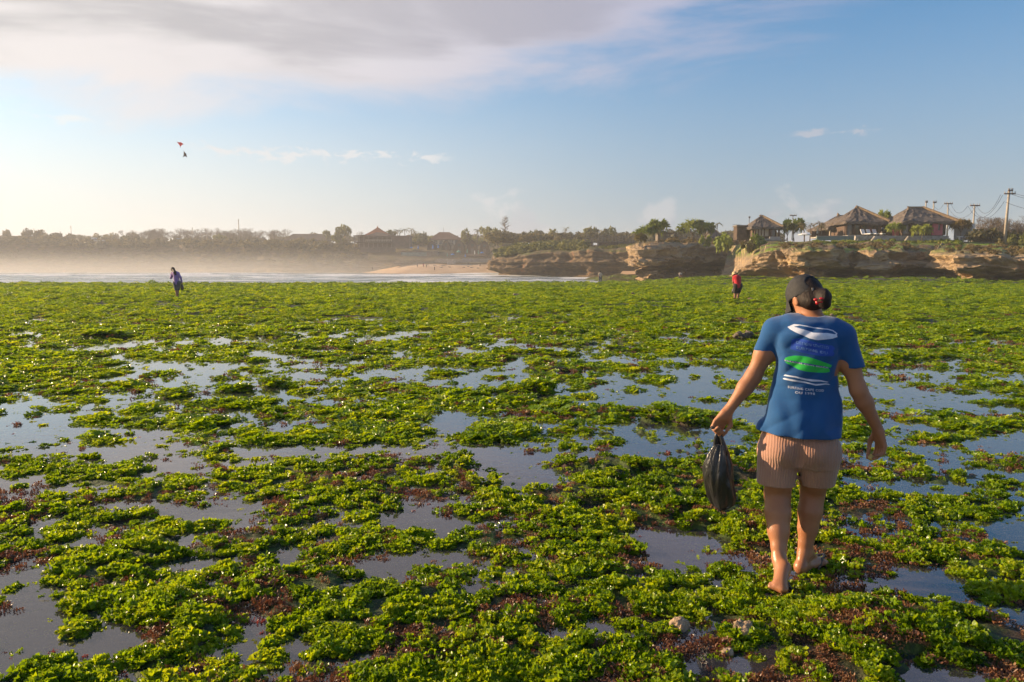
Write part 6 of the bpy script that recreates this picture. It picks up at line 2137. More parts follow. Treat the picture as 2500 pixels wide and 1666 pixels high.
mb = MB()                                                   # brim, a curved plate with thickness
vs = []
nb_, mb_ = 13, 5
for th in (0, -0.004):
    for i in range(nb_):
        a = R(-70 + 140 * i / (nb_ - 1))
        for j in range(mb_):
            k = j / (mb_ - 1)
            rad_f = 0.092 + 0.072 * k * math.cos(a * 0.75); rad_s = 0.080 + 0.004 * k
            vs.append(CC + FD * rad_f * math.cos(a) + SH * rad_s * math.sin(a) + UH * (0.018 + 0.004 * math.cos(a) - 0.030 * k - 0.05 * (math.sin(a) ** 2) * k + th))
fs = []
half = nb_ * mb_
for i in range(nb_ - 1):
    for j in range(mb_ - 1):
        q = i * mb_ + j
        fs += [(q, q + mb_, q + mb_ + 1, q + 1), (half + q, half + q + 1, half + q + mb_ + 1, half + q + mb_)]
for i in range(nb_ - 1):
    for j in (0, mb_ - 1):
        q = i * mb_ + j; fs.append((q, q + mb_, half + q + mb_, half + q))
for i in (0, nb_ - 1):
    for j in range(mb_ - 1):
        q = i * mb_ + j; fs.append((q, q + 1, half + q + 1, half + q))
mb.add([v - WB for v in vs], fs)
mb.build('brim', M_CAP, cap, smooth=True)
mb = MB(); mb.tube([onrim(CC - FD * 0.099 * math.cos(R(a)) + SH * 0.084 * math.sin(R(a))) for a in range(-40, 41, 10)], 0.005, 6); mb.build('strap', M_CAP, cap, smooth=True)
mb = MB(); mb.box(onrim(CC - FD * 0.101 - SH * 0.03), (0.008, 0.008, 0.014)); mb.build('buckle', M_METAL, cap)
mb = MB()                                                   # hair clip: two curved jaws with teeth and a spring
cp = PL(1999, 734, -0.079) - WB
ck = Sdf(np.array(cp + WB) - 0.05, np.array(cp + WB) + 0.05, 0.0022)
cpw = cp + WB
for (dx_, dz_, rx_, rz_) in ((-0.013, 0.004, 0.011, 0.007), (0.012, 0.009, 0.012, 0.006), (-0.006, -0.011, 0.009, 0.010), (0.010, -0.006, 0.009, 0.006)):
    ck.ell(cpw + WR * dx_ + UZ * dz_, (WR, WF, UZ), (rx_, 0.007, rz_), 0.004)
ck.ell(cpw + WR * 0.001 + UZ * 0.002 - WF * 0.004, (WR, WF, UZ), (0.004, 0.006, 0.005), 0.003, 'cut')
clip_ = wpart('hair_clip', ck.mesh('hair_clip'), M_CLIP, hair)
mb = MB(); mb.tube([cp - WR * 0.008 - WF * 0.008 - UZ * .004, cp + WR * 0.010 - WF * 0.010], [0.003, 0.003], 6); mb.build('clip_spring', M_GOLD, hair)
mb = MB(); mb.tube([NK1.lerp(NK0, 0.35) - WB + WR * 0.058 * math.cos(R(a)) - WF * 0.056 * math.sin(R(a)) + UZ * 0.010 * math.cos(R(a * 2)) for a in range(5, 180, 14)], 0.0016, 4); mb.build('necklace', M_GOLD, body)


# ---- flip-flops
def slab(pts, nrm, th):
    mb = MB(); mb.prism([Vector(p) - WB for p in pts], Vector(nrm) * th)
    return mb


def sole_outline(heel, fx, fs, ln, w=0.042):
    out = []
    for k in range(26):
        a = 2 * math.pi * k / 26
        u = 0.5 - 0.5 * math.cos(a); s_ = math.sin(a)
        ww = w * (0.72 + 0.36 * sstep(u, 0.45, 0.8)) * (abs(s_) ** 0.55) * (1 if s_ > 0 else -1)
        out.append(heel + fx * (u * ln - 0.03) + fs * float(ww))
    return out


sandal = slab(sole_outline(RHEEL - UZ * 0.032, rfx, rfs, 0.245), (0, 0, -1), 0.014).build('sandal', M_SOLE, woman)
for sg in (-1, 1):
    mb = MB(); p0 = RHEEL - WB + rfx * 0.205 + UZ * 0.02; p1 = RHEEL - WB + rfx * 0.085 + rfs * 0.043 * sg - UZ * 0.02
    mb.tube([p0 - UZ * 0.03, p0, p0.lerp(p1, 0.5) + UZ * 0.020 + rfs * 0.006 * sg, p1], [0.004, 0.006, 0.007, 0.006], 6); mb.build('strap', M_STRAP, sandal, smooth=True)
lsx = (LBALL + WF * 0.06 - UZ * 0.028 - (LHEEL - UZ * 0.10 + WF * 0.01)); lsx.normalize()
lst = LBALL - lsx * 0.125 - UZ * 0.026
sandal = slab(sole_outline(lst, lsx, lfs, 0.245), lsx.cross(lfs) * (-1 if lsx.cross(lfs).z > 0 else 1), 0.014).build('sandal', M_SOLE, woman)
for sg in (-1, 1):
    mb = MB(); p0 = LBALL - WB + WF * 0.05 + UZ * 0.016; p1 = LBALL - WB - lsx * 0.045 + lfs * 0.047 * sg - UZ * 0.010
    mb.tube([p0 - UZ * 0.02, p0, p0.lerp(p1, 0.5) + UZ * 0.016 + lfs * 0.010 * sg, p1], [0.004, 0.006, 0.007, 0.006], 6); mb.build('strap', M_SOLE, sandal, smooth=True)

# ---- the print on the back of the shirt
shirt_bvh = BVHTree.FromPolygons([v.co + WB for v in shirt.data.vertices], [tuple(p.vertices) for p in shirt.data.polygons])


def onto_shirt(px, py, lift):
    u = (px - 1250.0) / FPX; v = (833.0 - py) / FPX
    p = PL(px, py, 0.0)
    hit = shirt_bvh.ray_cast(p - WF * 0.6, WF, 1.0)
    if hit[0] is None:
        return p - WF * 0.13 - WB
    return hit[0] - WF * lift - WB


def flat_print(name, mat, rings, lift=0.0012, parent=None, holes=()):
    """outline in photo pixels -> triangulated, finely divided, laid on the cloth"""
    cu = bpy.data.curves.new(name, 'CURVE'); cu.dimensions = '2D'; cu.fill_mode = 'FRONT'
    for rg in rings:
        sp = cu.splines.new('POLY'); sp.points.add(len(rg) - 1); sp.use_cyclic_u = True
        for q, (a, b) in zip(sp.points, rg):
            q.co = (a, -b, 0, 1)
    return lay(name, cu, mat, lift, parent)


def lay(name, cu, mat, lift, parent, fn=None):
    o = bpy.data.objects.new(name, cu); COL.objects.link(o)
    bpy.context.view_layer.update()
    me = bpy.data.meshes.new_from_object(o.evaluated_get(bpy.context.evaluated_depsgraph_get()))
    bpy.data.objects.remove(o)
    bm = bmesh.new(); bm.from_mesh(me)
    bmesh.ops.triangulate(bm, faces=bm.faces)
    for it in range(4):
        lg = [e for e in bm.edges if e.calc_length() > (3.0 if fn is None else 0.35)]
        if not lg:
            break
        bmesh.ops.subdivide_edges(bm, edges=lg, cuts=1)
        bmesh.ops.triangulate(bm, faces=bm.faces)
    for v in bm.verts:
        a, b = (v.co.x, -v.co.y) if fn is None else fn(v.co.x, v.co.y)
        v.co = onto_shirt(a, b, lift)
    bm.to_mesh(me); bm.free()
    ob = mobj(name, me, mat, parent or shirt)
    sd = ob.modifiers.new('thickness', 'SOLIDIFY'); sd.thickness = 0.0006; sd.offset = 0
    return ob


def dc(x, y):            # position inside the close-up of the print -> photo pixels
    return (1880 + x * 200 / 1425, 760 + y * 220 / 1568)


M_PR_W = pm('white_print', (0.62, 0.66, 0.76), (0.50, 0.54, 0.66), 40.0, 0.8)
M_PR_G = pm('green_print', (0.02, 0.50, 0.07), (0.03, 0.42, 0.06), 30.0, 0.8)
M_PR_B = pm('blue_print', (0.012, 0.055, 0.36), (0.014, 0.07, 0.38), 30.0, 0.8)
M_PR_FADED = pm('faded_print', (0.14, 0.27, 0.52), (0.06, 0.16, 0.42), 120.0, 0.8)
M_PR_NAVY = pm('navy_print', (0.02, 0.03, 0.22), (0.03, 0.05, 0.26), 30.0, 0.8)
M_PR_PALE = pm('pale_print', (0.75, 0.70, 0.72), (0.6, 0.6, 0.7), 60.0, 0.8)
bandp = flat_print('print_band', M_PR_B, [[dc(*p) for p in ((390, 455), (520, 440), (700, 480), (900, 530), (1080, 570), (1120, 620), (1080, 660), (1110, 700), (1090, 745), (900, 740), (600, 690), (360, 620), (370, 540))]], 0.0008)
flat_print('printed_surfboard', M_PR_W, [[dc(*p) for p in ((310, 255), (420, 205), (520, 212), (640, 230), (760, 258), (1000, 285), (1090, 310), (1160, 365), (1150, 392), (1162, 425), (1080, 448), (820, 468), (690, 440), (560, 385), (440, 335), (350, 290))],
                                          [dc(*p) for p in ((415, 250), (520, 226), (640, 246), (760, 274), (1000, 300), (1080, 325), (1140, 370), (1120, 380), (980, 352), (740, 344), (660, 312), (560, 284), (480, 262))]])
green = flat_print('printed_surfboard', M_PR_G, [[dc(*p) for p in ((255, 815), (275, 775), (330, 750), (430, 733), (560, 735), (680, 755), (850, 810), (980, 865), (1070, 905), (1040, 945), (990, 930), (1025, 975), (1032, 1015), (960, 1027), (820, 1020), (640, 1000), (500, 965), (400, 915), (300, 865))]])
flat_print('printed_stringer', M_PR_NAVY, [[dc(*p) for p in ((256, 806), (400, 822), (700, 868), (1000, 932), (998, 956), (700, 892), (400, 845), (256, 828))]], 0.0018, green)
flat_print('printed_stripe', M_PR_W, [[dc(*p) for p in ((245, 1080), (270, 1058), (450, 1078), (640, 1125), (860, 1145), (960, 1175), (1005, 1190), (990, 1200), (880, 1172), (720, 1168), (560, 1135), (440, 1100))]])
flat_print('printed_stripe', M_PR_W, [[dc(*p) for p in ((228, 1128), (260, 1115), (420, 1138), (600, 1168), (780, 1212), (960, 1210), (1010, 1225), (1036, 1248), (960, 1232), (790, 1240), (640, 1200), (420, 1168), (250, 1142))]])


def text_print(txt, p0, p1, hpx, mat, lift=0.0014, parent=None, bold=0.012):
    """lettering whose baseline runs from p0 to p1 (close-up coordinates), letter height in photo px"""
    cu = bpy.data.curves.new('lettering', 'FONT'); cu.body = txt; cu.offset = bold; cu.resolution_u = 2
    cu.space_character = 1.15
    o = bpy.data.objects.new('lettering', cu); COL.objects.link(o); bpy.context.view_layer.update()
    wd = o.dimensions.x; bpy.data.objects.remove(o)
    a, b = dc(*p0), dc(*p1)
    dxp, dyp = (b[0] - a[0]) / wd, (b[1] - a[1]) / wd
    hs = hpx / 0.70
    return lay('lettering', cu, mat, lift, parent or shirt, lambda x, y: (a[0] + dxp * x, a[1] + dyp * x - y * hs))


text_print('DESIGN UNITED', (460, 528), (1008, 622), 6.4, M_PR_FADED, 0.0016, bandp)
text_print('SURFING OU', (455, 612), (990, 712), 6.4, M_PR_FADED, 0.0016, bandp)
text_print('PARADISE COVE BEACH', (262, 826), (995, 954), 3.2, M_PR_PALE, 0.0026, green, 0.0)
text_print('SURFING CAPE COD', (318, 1285), (928, 1355), 5.6, M_PR_W)
text_print('OU 1998', (440, 1368), (775, 1400), 5.6, M_PR_W)

# ---- the black carrier bag in her left hand, the yellow fruit in her right
bag = empty('plastic_bag', PL(1760, 1242, -0.05), 0, 'knotted black plastic carrier bag hanging from the walking woman\'s left hand', 'bag')
BB = Vector(bag.location)
bz1 = PL(1760, 1104, -0.05).z - BB.z
nr_, nk_ = 44, 26
V = []
for j in range(nk_):
    k = j / (nk_ - 1)
    py = 1242 - (1242 - 1084) * k
    l = np.interp(py, [1084, 1104, 1130, 1170, 1210, 1232, 1242], [1748, 1735, 1725, 1723, 1727, 1735, 1752])
    r_ = np.interp(py, [1084, 1104, 1130, 1170, 1210, 1232, 1242], [1771, 1779, 1786, 1790, 1795, 1793, 1770])
    p, q = PL(float(l), py, -0.05), PL(float(r_), py, -0.05)
    c = (p + q) / 2; a = (q - p).length / 2; b = 0.055 * (0.35 + 0.65 * math.sin(math.pi * min(1, max(0.06, 0.95 - k * 0.8)))) 
    for i in range(nr_):
        t = 2 * math.pi * i / nr_
        n_ = 0.20 * (1 - 2.4 * abs(float(vnoise(np.array([math.cos(t) * 3.6 + 9]), np.array([math.sin(t) * 3.6]), np.array([k * 0.9]), seed=6)[0]))) * (0.4 + 0.6 * k) + 0.14 * float(vnoise(np.array([math.cos(t) * 2.1 + 5]), np.array([math.sin(t) * 2.1]), np.array([k * 1.7]), seed=2)[0]) + 0.07 * float(vnoise(np.array([math.cos(t) * 6 + 5]), np.array([math.sin(t) * 6]), np.array([k * 3.5]), seed=4)[0])
        s_ = 1 + n_
        V.append(c + WR * a * math.cos(t) * s_ + WF * b * math.sin(t) * (1 + 2.0 * n_) - BB)
mb = MB()
fs = [(j * nr_ + i, j * nr_ + (i + 1) % nr_, (j + 1) * nr_ + (i + 1) % nr_, (j + 1) * nr_ + i) for j in range(nk_ - 1) for i in range(nr_)]
fs.append(tuple(range(nr_))[::-1]); fs.append(tuple((nk_ - 1) * nr_ + i for i in range(nr_)))
mb.add(V, fs); mb.build('sack', M_BAG, bag, smooth=True)
for (x0_, x1_, ff) in ((1747, 1751, 0.0), (1757, 1762, 0.02), (1769, 1775, -0.01)):
    mb = MB()
    p0 = PL(x0_, 1096, -0.05 + ff) - BB; g = GRIP - BB
    mid = p0.lerp(g, 0.55) + WR * (0.006 if x0_ > 1765 else -0.004 if x0_ < 1750 else 0.0)
    mb.tube([p0 - UZ * 0.03, p0, mid, g], [0.020, 0.015, 0.010, 0.008], 8); mb.build('handle', M_BAG, bag, smooth=True)
mb = MB(); mb.tube([GRIP - BB - lsd * 0.045, GRIP - BB, GRIP - BB + lsd * 0.045], [0.007, 0.009, 0.007], 8); mb.build('handle', M_BAG, bag, smooth=True)
M_FRUIT = pm('yellow_shell', (0.70, 0.52, 0.16), (0.60, 0.42, 0.12), 60.0, 0.4)
fr = Sdf(np.array(FRUIT) - 0.04, np.array(FRUIT) + 0.04, 0.003)
fr.ell(FRUIT, (WR, WF, UZ), (0.017, 0.016, 0.014), 0.01, extra=lambda P, q, d: d + 0.0012 * np.sin(np.arctan2(q[..., 1], q[..., 0]) * 6))
fr.cone(FRUIT + UZ * 0.010, FRUIT + UZ * 0.018 - WR * 0.004, 0.005, 0.003, 0.006)
me = fr.mesh('shell')
fo = mobj('shell', me, M_FRUIT)
tag(fo, 'small yellow shell pinched in the walking woman\'s right hand', 'shell')
# ---------------------------------------------------------------- other people on the reef and the beach
def figure(label, J, rad, shirt_m, pants_m, res, group=None, hair_m=None, long_hair=False, hat=None, sleeve=0.5, leg=0.45, skin=None, extra_sh=0.02):
    """J: joints in world coordinates"""
    base = Vector(J['foot'])
    root = empty('person', base, 0, label, 'person', group)
    pts = np.array([tuple(Vector(v)) for k, v in J.items() if k != 'foot'])
    lo_, hi_ = pts.min(0) - 0.22, pts.max(0) + 0.26

    def fin(S_, nm, mat, parent=root):
        me = S_.mesh(nm)
        c = np.empty(len(me.vertices) * 3, np.float32); me.vertices.foreach_get('co', c)
        me.vertices.foreach_set('co', (c.reshape(-1, 3) - np.array(base, np.float32)).ravel()); me.update()
        return mobj(nm, me, mat, parent)
    j = {k: Vector(v) for k, v in J.items()}
    B_ = Sdf(lo_, hi_, res)
    ch, hp_ = (j['shl'] + j['shr']) / 2, (j['hipl'] + j['hipr']) / 2
    w = (j['shl'] - j['shr']).length / 2
    B_.cone(ch, hp_, 0.115 * rad, 0.12 * rad, 0.05); B_.cone(j['shl'], j['shr'], 0.06 * rad, 0.06 * rad, 0.05); B_.cone(j['hipl'], j['hipr'], 0.09 * rad, 0.09 * rad, 0.05)
    B_.cone(ch, j['head'], 0.06 * rad, 0.05 * rad, 0.03)
    B_.ell(j['head'], ((1, 0, 0), (0, 1, 0), (0, 0, 1)), (0.085, 0.095, 0.115), 0.02)
    for s_ in 'lr':
        B_.chain([j['sh' + s_], j['el' + s_], j['ha' + s_]], [0.05 * rad, 0.038 * rad, 0.030 * rad], 0.02)
        hd = (j['ha' + s_] - j['el' + s_]).normalized()
        B_.cone(j['ha' + s_], j['ha' + s_] + hd * 0.08, 0.034, 0.026, 0.015)
        B_.chain([j['hip' + s_], j['kn' + s_], j['an' + s_]], [0.085 * rad, 0.058 * rad, 0.036 * rad], 0.03)
        B_.cone(j['an' + s_] - Vector((0, 0, 0.03)), j['to' + s_], 0.036, 0.028, 0.02)
    fin(B_, 'body', skin or M_SKIN2)
    T_ = Sdf(lo_, hi_, res)
    T_.cone(ch, hp_, 0.135 * rad, 0.14 * rad, 0.05); T_.cone(j['shl'], j['shr'], 0.085 * rad, 0.085 * rad, 0.05)
    for s_ in 'lr':
        T_.cone(j['sh' + s_], j['sh' + s_].lerp(j['el' + s_], min(1, sleeve * 2)), 0.068 * rad, 0.058 * rad, 0.03)
        if sleeve > 0.5:
            T_.cone(j['el' + s_], j['el' + s_].lerp(j['ha' + s_], sleeve * 2 - 1), 0.056 * rad, 0.045 * rad, 0.03)
    fin(T_, 'shirt', shirt_m)
    S_ = Sdf(lo_, hi_, res)
    S_.cone(j['hipl'], j['hipr'], 0.125 * rad, 0.125 * rad, 0.05)
    for s_ in 'lr':
        S_.cone(j['hip' + s_], j['hip' + s_].lerp(j['kn' + s_], min(1, leg * 2)), 0.115 * rad, 0.088 * rad, 0.03)
        if leg > 0.5:
            S_.cone(j['kn' + s_], j['kn' + s_].lerp(j['an' + s_], leg * 2 - 1), 0.08 * rad, 0.06 * rad, 0.03)
    fin(S_, 'trousers' if leg > 0.5 else 'shorts', pants_m)
    Hs = Sdf(lo_, hi_, res)
    Hs.ell(j['head'] + Vector((0.0, -0.02, 0.025)), ((1, 0, 0), (0, 1, 0), (0, 0, 1)), (0.098, 0.10, 0.115), 0.02)
    if long_hair:
        Hs.chain([j['head'] + Vector((0.04, -0.05, 0)), ch + Vector((0.02, -0.12, 0.06)), ch + Vector((0.06, -0.13, -0.06))], [0.08, 0.075, 0.04], 0.03)
    h_ = fin(Hs, 'hair', hair_m or M_HAIR)
    if hat:
        mb = MB(); c = j['head'] - base
        up = Vector(hat).normalized(); a = up.orthogonal().normalized(); b = up.cross(a)
        n = 16; prof = [(0.20, 0.02), (0.19, 0.035), (0.10, 0.07), (0.095, 0.13), (0.06, 0.165), (0.005, 0.17)]
        vs = [c + (a * math.cos(6.283 * k / n) + b * math.sin(6.283 * k / n)) * r_ + up * z_ for r_, z_ in prof for k in range(n)]
        fs = [(i * n + k, i * n + (k + 1) % n, (i + 1) * n + (k + 1) % n, (i + 1) * n + k) for i in range(len(prof) - 1) for k in range(n)] + [tuple(range(n))[::-1], tuple((len(prof) - 1) * n + k for k in range(n))]
        mb.add(vs, fs); mb.build('straw_hat', pm('straw', (0.62, 0.47, 0.26), (0.5, 0.37, 0.2), 12.0, 0.9), root, smooth=True)
    return root


def small_bag(label, top, h, w):
    top = Vector(top)
    e = empty('plastic_bag', top - Vector((0, 0, h)), 0, label, 'bag')
    mb = MB(); n = 14
    prof = [(0.35, 0.0), (0.85, 0.06), (1.0, 0.25), (0.9, 0.5), (0.55, 0.75), (0.25, 0.92)]
    vs = [(w / 2 * r_ * math.cos(6.283 * k / n) * (1 + 0.14 * math.sin(k * 2.6)), w / 3 * r_ * math.sin(6.283 * k / n), z_ * h) for r_, z_ in prof for k in range(n)]
    fs = [(i * n + k, i * n + (k + 1) % n, (i + 1) * n + (k + 1) % n, (i + 1) * n + k) for i in range(len(prof) - 1) for k in range(n)] + [tuple(range(n))[::-1], tuple((len(prof) - 1) * n + k for k in range(n))]
    mb.add(vs, fs); mb.build('sack', M_BAG, e, smooth=True)
    mb = MB(); mb.tube([(-w * 0.1, 0, h * 0.88), (0, 0, h), (w * 0.1, 0, h * 0.88)], 0.015, 5); mb.build('handle', M_BAG, e, smooth=True)
    return e


M_PURPLE = cloth_material('lilac_cloth', (0.33, 0.20, 0.46), (0.27, 0.16, 0.40))
M_SLATE = cloth_material('slate_cloth', (0.10, 0.11, 0.13), (0.075, 0.085, 0.10))
M_RED = cloth_material('red_cloth', (0.50, 0.022, 0.035), (0.40, 0.018, 0.03))
M_BLACK = cloth_material('black_cloth', (0.02, 0.02, 0.022), (0.03, 0.03, 0.03))
M_PALE = cloth_material('pale_cloth', (0.62, 0.52, 0.40), (0.52, 0.43, 0.34))
M_DENIM = cloth_material('denim_cloth', (0.07, 0.09, 0.15), (0.05, 0.07, 0.12))


def ground_at(px, py):
    """depth at which the reef surface shows at this pixel"""
    Y = ground_y(py)
    for it in range(12):
        p = W(px, py, Y)
        z = float(reef_h(np.array([p.x]), np.array([Y]))[0][0])
        Y = ground_y(py, z)
    return Y


Y1 = ground_at(432, 727)
q = lambda px, py, f=0.0: W(px, py, Y1 + f)
figure('woman in a lilac top with long dark hair stooping far left on the reef',
       dict(foot=q(432, 727), head=q(422.5, 659, 0.18), shl=q(422.5, 668, 0.06), shr=q(434.5, 668, 0.02), ell=q(417.5, 679, 0.12), elr=q(441, 678, 0.0), hal=q(418, 669, 0.22), har=q(444, 690, 0.05),
            hipl=q(428, 691), hipr=q(436, 691), knl=q(430.5, 709, 0.02), knr=q(434.5, 709, 0.05), anl=q(431.5, 724, -0.03), anr=q(434, 725, 0.05), tol=q(431, 726.6, 0.1), tor=q(434.5, 726.6, 0.18)),
       1.0, M_PURPLE, M_SLATE, 0.018, long_hair=True, sleeve=0.95, leg=0.42)
small_bag('dark bag in the hand of the woman in the lilac top', q(444.2, 692, 0.05), 0.34, 0.16)
Y2 = ground_at(1800, 739)
q = lambda px, py, f=0.0: W(px, py, Y2 + f)
figure('person in a red shirt, black shorts and straw hat bending over the reef',
       dict(foot=q(1800, 739), head=q(1795, 672, 0.22), shl=q(1793, 678, 0.08), shr=q(1805, 679, 0.03), ell=q(1789.5, 688, 0.14), elr=q(1808, 690, 0.12), hal=q(1791.5, 698, 0.16), har=q(1805, 700, 0.26),
            hipl=q(1797.5, 698), hipr=q(1806, 698), knl=q(1794.8, 716, 0.06), knr=q(1802.5, 716, 0.0), anl=q(1793.6, 733.5, 0.05), anr=q(1800.0, 736.5, -0.02), tol=q(1789.5, 735.5, 0.10), tor=q(1799.3, 739.2, 0.12)),
       1.05, M_RED, M_BLACK, 0.018, hat=(-0.35, 0.35, 0.85), sleeve=0.3, leg=0.42)
small_bag('dark bag hanging in front of the person in the red shirt', q(1792.5, 700, 0.12), 0.30, 0.2)
Y3 = 101.0
zr = float(reef_h(np.array([W(1466, 690, Y3).x]), np.array([Y3]))[0][0])
q = lambda px, h_, f=0.0: Vector((W(px, HZ, Y3).x, Y3 + f, zr + h_))
figure('far person in a pale shirt and dark trousers standing at the edge of the reef',
       dict(foot=q(1466, 0), head=q(1465.6, 1.50), shl=q(1462.4, 1.28), shr=q(1468.8, 1.28), ell=q(1460.8, 1.02), elr=q(1470.6, 1.02), hal=q(1461.2, 0.80, -0.05), har=q(1471.0, 0.80, -0.05),
            hipl=q(1464.2, 0.84), hipr=q(1467.6, 0.84), knl=q(1464.0, 0.46), knr=q(1468.2, 0.46), anl=q(1463.6, 0.09), anr=q(1469.0, 0.09), tol=q(1463.2, 0.03, -0.16), tor=q(1469.4, 0.03, -0.16)),
       1.0, M_PALE, M_DENIM, 0.024, sleeve=0.45, leg=0.95)
Y4 = 104.0
p4 = W(1661, 676, Y4)
q = lambda dx_, h_, f=0.0: p4 + Vector((dx_, f, h_))
figure('tiny person crouching on the dark ledges below the lit cliff',
       dict(foot=q(0, 0), head=q(0.02, 0.62), shl=q(-0.16, 0.45), shr=q(0.18, 0.45), ell=q(-0.2, 0.28, -0.1), elr=q(0.22, 0.28, -0.1), hal=q(-0.1, 0.2, -0.25), har=q(0.12, 0.2, -0.25), hipl=q(-0.1, 0.12), hipr=q(0.1, 0.12),
            knl=q(-0.14, 0.34, -0.32), knr=q(0.14, 0.34, -0.32), anl=q(-0.12, 0.06, -0.38), anr=q(0.12, 0.06, -0.38), tol=q(-0.12, 0.03, -0.52), tor=q(0.12, 0.03, -0.52)),
       1.0, M_PALE, M_SLATE, 0.026, sleeve=0.4, leg=0.5)


def beach_point(px, py):
    """where the sand shows at this pixel"""
    for Y in np.arange(284, 345, 0.5):
        t_ = (Y - beach_shore(px)) / 46
        if 0 <= t_ <= 1:
            zb = beach_z(px, t_)
            if W(px, py, Y).z <= zb:
                return Vector((W(px, py, Y).x, Y, zb))
    return W(px, py, 315)


_std = dict(head=(0, 0, 1.52), shl=(-0.17, 0, 1.33), shr=(0.17, 0, 1.33), ell=(-0.24, 0, 1.07), elr=(0.24, 0, 1.07), hal=(-0.25, -0.06, 0.84), har=(0.25, -0.06, 0.84), hipl=(-0.09, 0, 0.86), hipr=(0.09, 0, 0.86),
            knl=(-0.1, 0, 0.47), knr=(0.11, 0.03, 0.47), anl=(-0.11, 0.02, 0.09), anr=(0.13, 0.08, 0.09), tol=(-0.12, -0.12, 0.03), tor=(0.15, -0.06, 0.03))
_lie = {k: (v[2] - 0.8, v[0], 0.14 + max(0, -v[1]) * 0.5) for k, v in _std.items()}
_sit = dict(head=(0, 0, 0.78), shl=(-0.17, 0, 0.58), shr=(0.17, 0, 0.58), ell=(-0.26, 0.1, 0.32), elr=(0.26, 0.1, 0.32), hal=(-0.28, 0.15, 0.1), har=(0.28, 0.15, 0.1), hipl=(-0.09, 0, 0.12), hipr=(0.09, 0, 0.12),
            knl=(-0.12, -0.36, 0.38), knr=(0.12, -0.36, 0.38), anl=(-0.12, -0.62, 0.06), anr=(0.12, -0.62, 0.06), tol=(-0.12, -0.78, 0.04), tor=(0.12, -0.78, 0.04))
_first = {}
for (px, py, pose, lab) in ((909, 661, 'std', 'lone person walking on the wet shaded sand at the left of the beach'), (1019, 654, 'std', 'leftmost person standing on the lit sand'), (1034, 654, 'std', 'person standing on the lit sand below the bastion, pair left'),
                       (1041, 655, 'std', 'person standing on the lit sand below the bastion, pair right'), (1061, 662, 'std', 'person at the water edge of the lit sand'),
                       (980, 647, 'sit', 'person sitting high on the shaded sand'), (1172, 650, 'sit', 'person sitting near the right cliff end of the beach'), (1143, 646, 'sit', 'person sitting under the retaining wall, right of the bastion')):
    loc = beach_point(px, py)
    J = {'std': _std, 'sit': _sit}[pose]
    figure(lab, dict(foot=loc, **{k: loc + Vector(v) for k, v in J.items()}), 1.1, (M_SLATE, M_BLACK, M_RED, M_DENIM)[int(px) % 4], M_BLACK, 0.045, 'people on the beach', sleeve=0.3)
for k, (px, py) in enumerate(((1042, 648), (1062, 649), (1076, 654), (1098, 653), (1131, 654), (1152, 654), (1142, 652), (1168, 656), (1078, 650), (1086, 650), (1196, 651))):
    loc = beach_point(px, py)
    if k == 0:
        root0 = figure('tiny sunbather lying on the lit sand', dict(foot=loc, **{n_: loc + Vector(v) for n_, v in _lie.items()}), 1.2, M_BLACK, M_SLATE, 0.045, 'sunbathers lying on the sand', sleeve=0.3)
        continue
    c = root0.copy(); COL.objects.link(c); c.location = loc; c.rotation_euler = (0, 0, _rk.uniform(-0.6, 0.6) + (math.pi if k % 2 else 0))
    for ch in list(root0.children):
        d = ch.copy(); COL.objects.link(d); d.parent = c

# ---------------------------------------------------------------- loose rocks on the reef
M_TANROCK = pm('tan_coral_rock', (0.42, 0.29, 0.18), (0.24, 0.165, 0.10), 14.0, 0.75, 0.02, 30.0)
M_DARKROCK = pm('dark_wet_rock', (0.075, 0.06, 0.04), (0.13, 0.10, 0.06), 8.0, 0.6, 0.03, 20.0)


def rock(px, py, w, h, mat, label, seed, name='rock', group='loose rocks on the reef'):
    Y = ground_at(px, py) if py > 690 else 80
    p = W(px, py, Y)
    s = 1 / pxm(Y)
    a, c = w * s / 2, h * s
    res = max(a / 16, 0.004)
    S_ = Sdf((-a * 1.5, -a * 1.3, -c * 0.9), (a * 1.5, a * 1.3, c * 1.6), res)
    fr_ = 1.6 / a
    S_.ell((0, 0, 0.1 * c), ((1, 0, 0), (0, 1, 0), (0, 0, 1)), (a, a * 0.8, c), 0.01,
           extra=lambda P, q_, d: d + min(a, c * 1.3) * (0.5 * fbm(P[..., 0] * fr_ + seed, P[..., 1] * fr_, P[..., 2] * fr_, oct=4, seed=seed, gain=0.6)))
    o = mobj(name, S_.mesh(name), mat)
    o.location = p - Vector((0, 0, 0.25 * c))
    return tag(o, label, 'rock', group)


rock(1660, 1532, 54, 30, M_TANROCK, 'tan coral rock poking from the weed left of the walking woman\'s rear foot', 3)
rock(1815, 1548, 76, 34, M_TANROCK, 'ridged tan coral rock in the weed just below the walking woman\'s rear foot', 5)
rock(1690, 1466, 54, 12, M_TANROCK, 'low flat tan rock between the bag and the bottom edge', 9)
rock(1775, 1592, 34, 12, M_TANROCK, 'small tan rock at the bottom, below the ridged one', 11)
rock(2442, 744, 28, 6, M_TANROCK, 'pale elongated stone near the right edge of the far reef', 13)
rock(1514, 758, 14, 5, M_TANROCK, 'pale stone on the far reef left of the person in red', 15)
rock(1832, 732, 15, 5, M_TANROCK, 'pale stone just right of the person in red', 17)
rock(1783, 740, 30, 3, M_TANROCK, 'flat pale slab at the feet of the person in red', 19)
rock(1662, 718, 16, 9, M_DARKROCK, 'dark knob of rock on the far reef left of the person in red', 21)
rock(2030, 772, 12, 6, M_TANROCK, 'pale pebble beside the blue shoulder of the walking woman', 23)
rock(2138, 786, 18, 5, M_TANROCK, 'pale stone right of the walking woman\'s shoulder', 25)
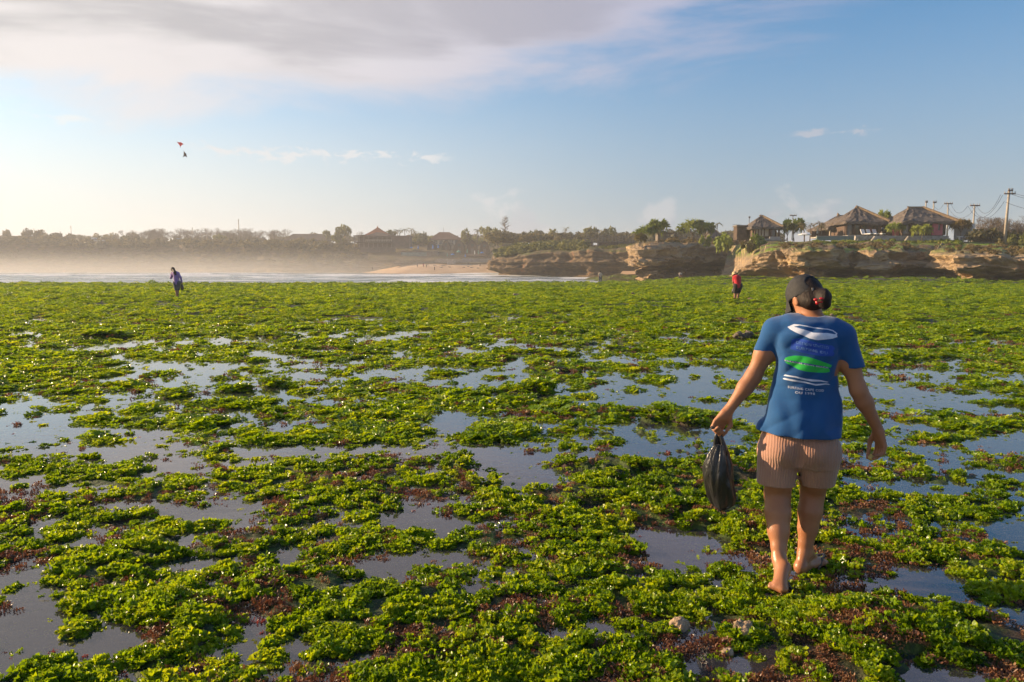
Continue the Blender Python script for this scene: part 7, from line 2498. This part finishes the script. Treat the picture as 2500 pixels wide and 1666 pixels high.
rock(1545, 722, 14, 8, M_DARKROCK, 'dark knob of rock in the middle of the far reef', 27)
rock(851, 716, 14, 5, M_TANROCK, 'brown stone on the far reef, left of centre', 29)
rock(1814, 826, 54, 20, M_DARKROCK, 'broad dark mound of rock left of the walking woman\'s sleeve', 31)
rock(1260, 722, 16, 6, M_TANROCK, 'brown stone at the centre of the far reef', 33)
rock(300, 722, 50, 7, M_DARKROCK, 'low dark rock left of the stooping woman in lilac', 35)
# ================================================================ the sea haze: one closed box of even air
hb = MB()
hb.box((0, 2500, 15.0), (12000, 5400, 40.0))
hz = hb.build('haze', None)
hm = bpy.data.materials.new('haze_air')
hm.use_nodes = True
hn = NT(hm.node_tree)
hn.n.remove(hn.n['Principled BSDF'])
pv = hn.node('ShaderNodeVolumePrincipled')
pv.inputs['Color'].default_value = (0.97, 0.97, 0.98, 1)
pv.inputs['Density'].default_value = 0.00055
pv.inputs['Anisotropy'].default_value = 0.15
hn.l.new(pv.outputs[0], hn.n['Material Output'].inputs['Volume'])
hz.data.materials.append(hm)
tag(hz, kind='stuff')

# spray hanging over the surf in front of the left headland
mb = MB()
mb.box((-170, 335, 7.5), (420, 150, 17))
ms = mb.build('sea_mist', None)
sm = bpy.data.materials.new('spray_air')
sm.use_nodes = True
sn = NT(sm.node_tree)
sn.n.remove(sn.n['Principled BSDF'])
pv = sn.node('ShaderNodeVolumePrincipled')
pv.inputs['Color'].default_value = (0.98, 0.96, 0.94, 1)
pv.inputs['Anisotropy'].default_value = 0.2
gx, gy, gz = sn.xyz(sn.node('ShaderNodeNewGeometry').outputs['Position'])
dn = sn.m('MULTIPLY', sn.ramp(gz, 14.5, -1.0), sn.m('MULTIPLY', sn.ramp(gx, 35.0, -60.0), sn.m('MULTIPLY', sn.ramp(gy, 262.0, 300.0), sn.ramp(gy, 408.0, 380.0))))
sn.put(pv.inputs['Density'], sn.m('MULTIPLY', sn.m('MULTIPLY', dn, dn), 0.0055))
sn.l.new(pv.outputs[0], sn.n['Material Output'].inputs['Volume'])
ms.data.materials.append(sm)
tag(ms, kind='stuff')
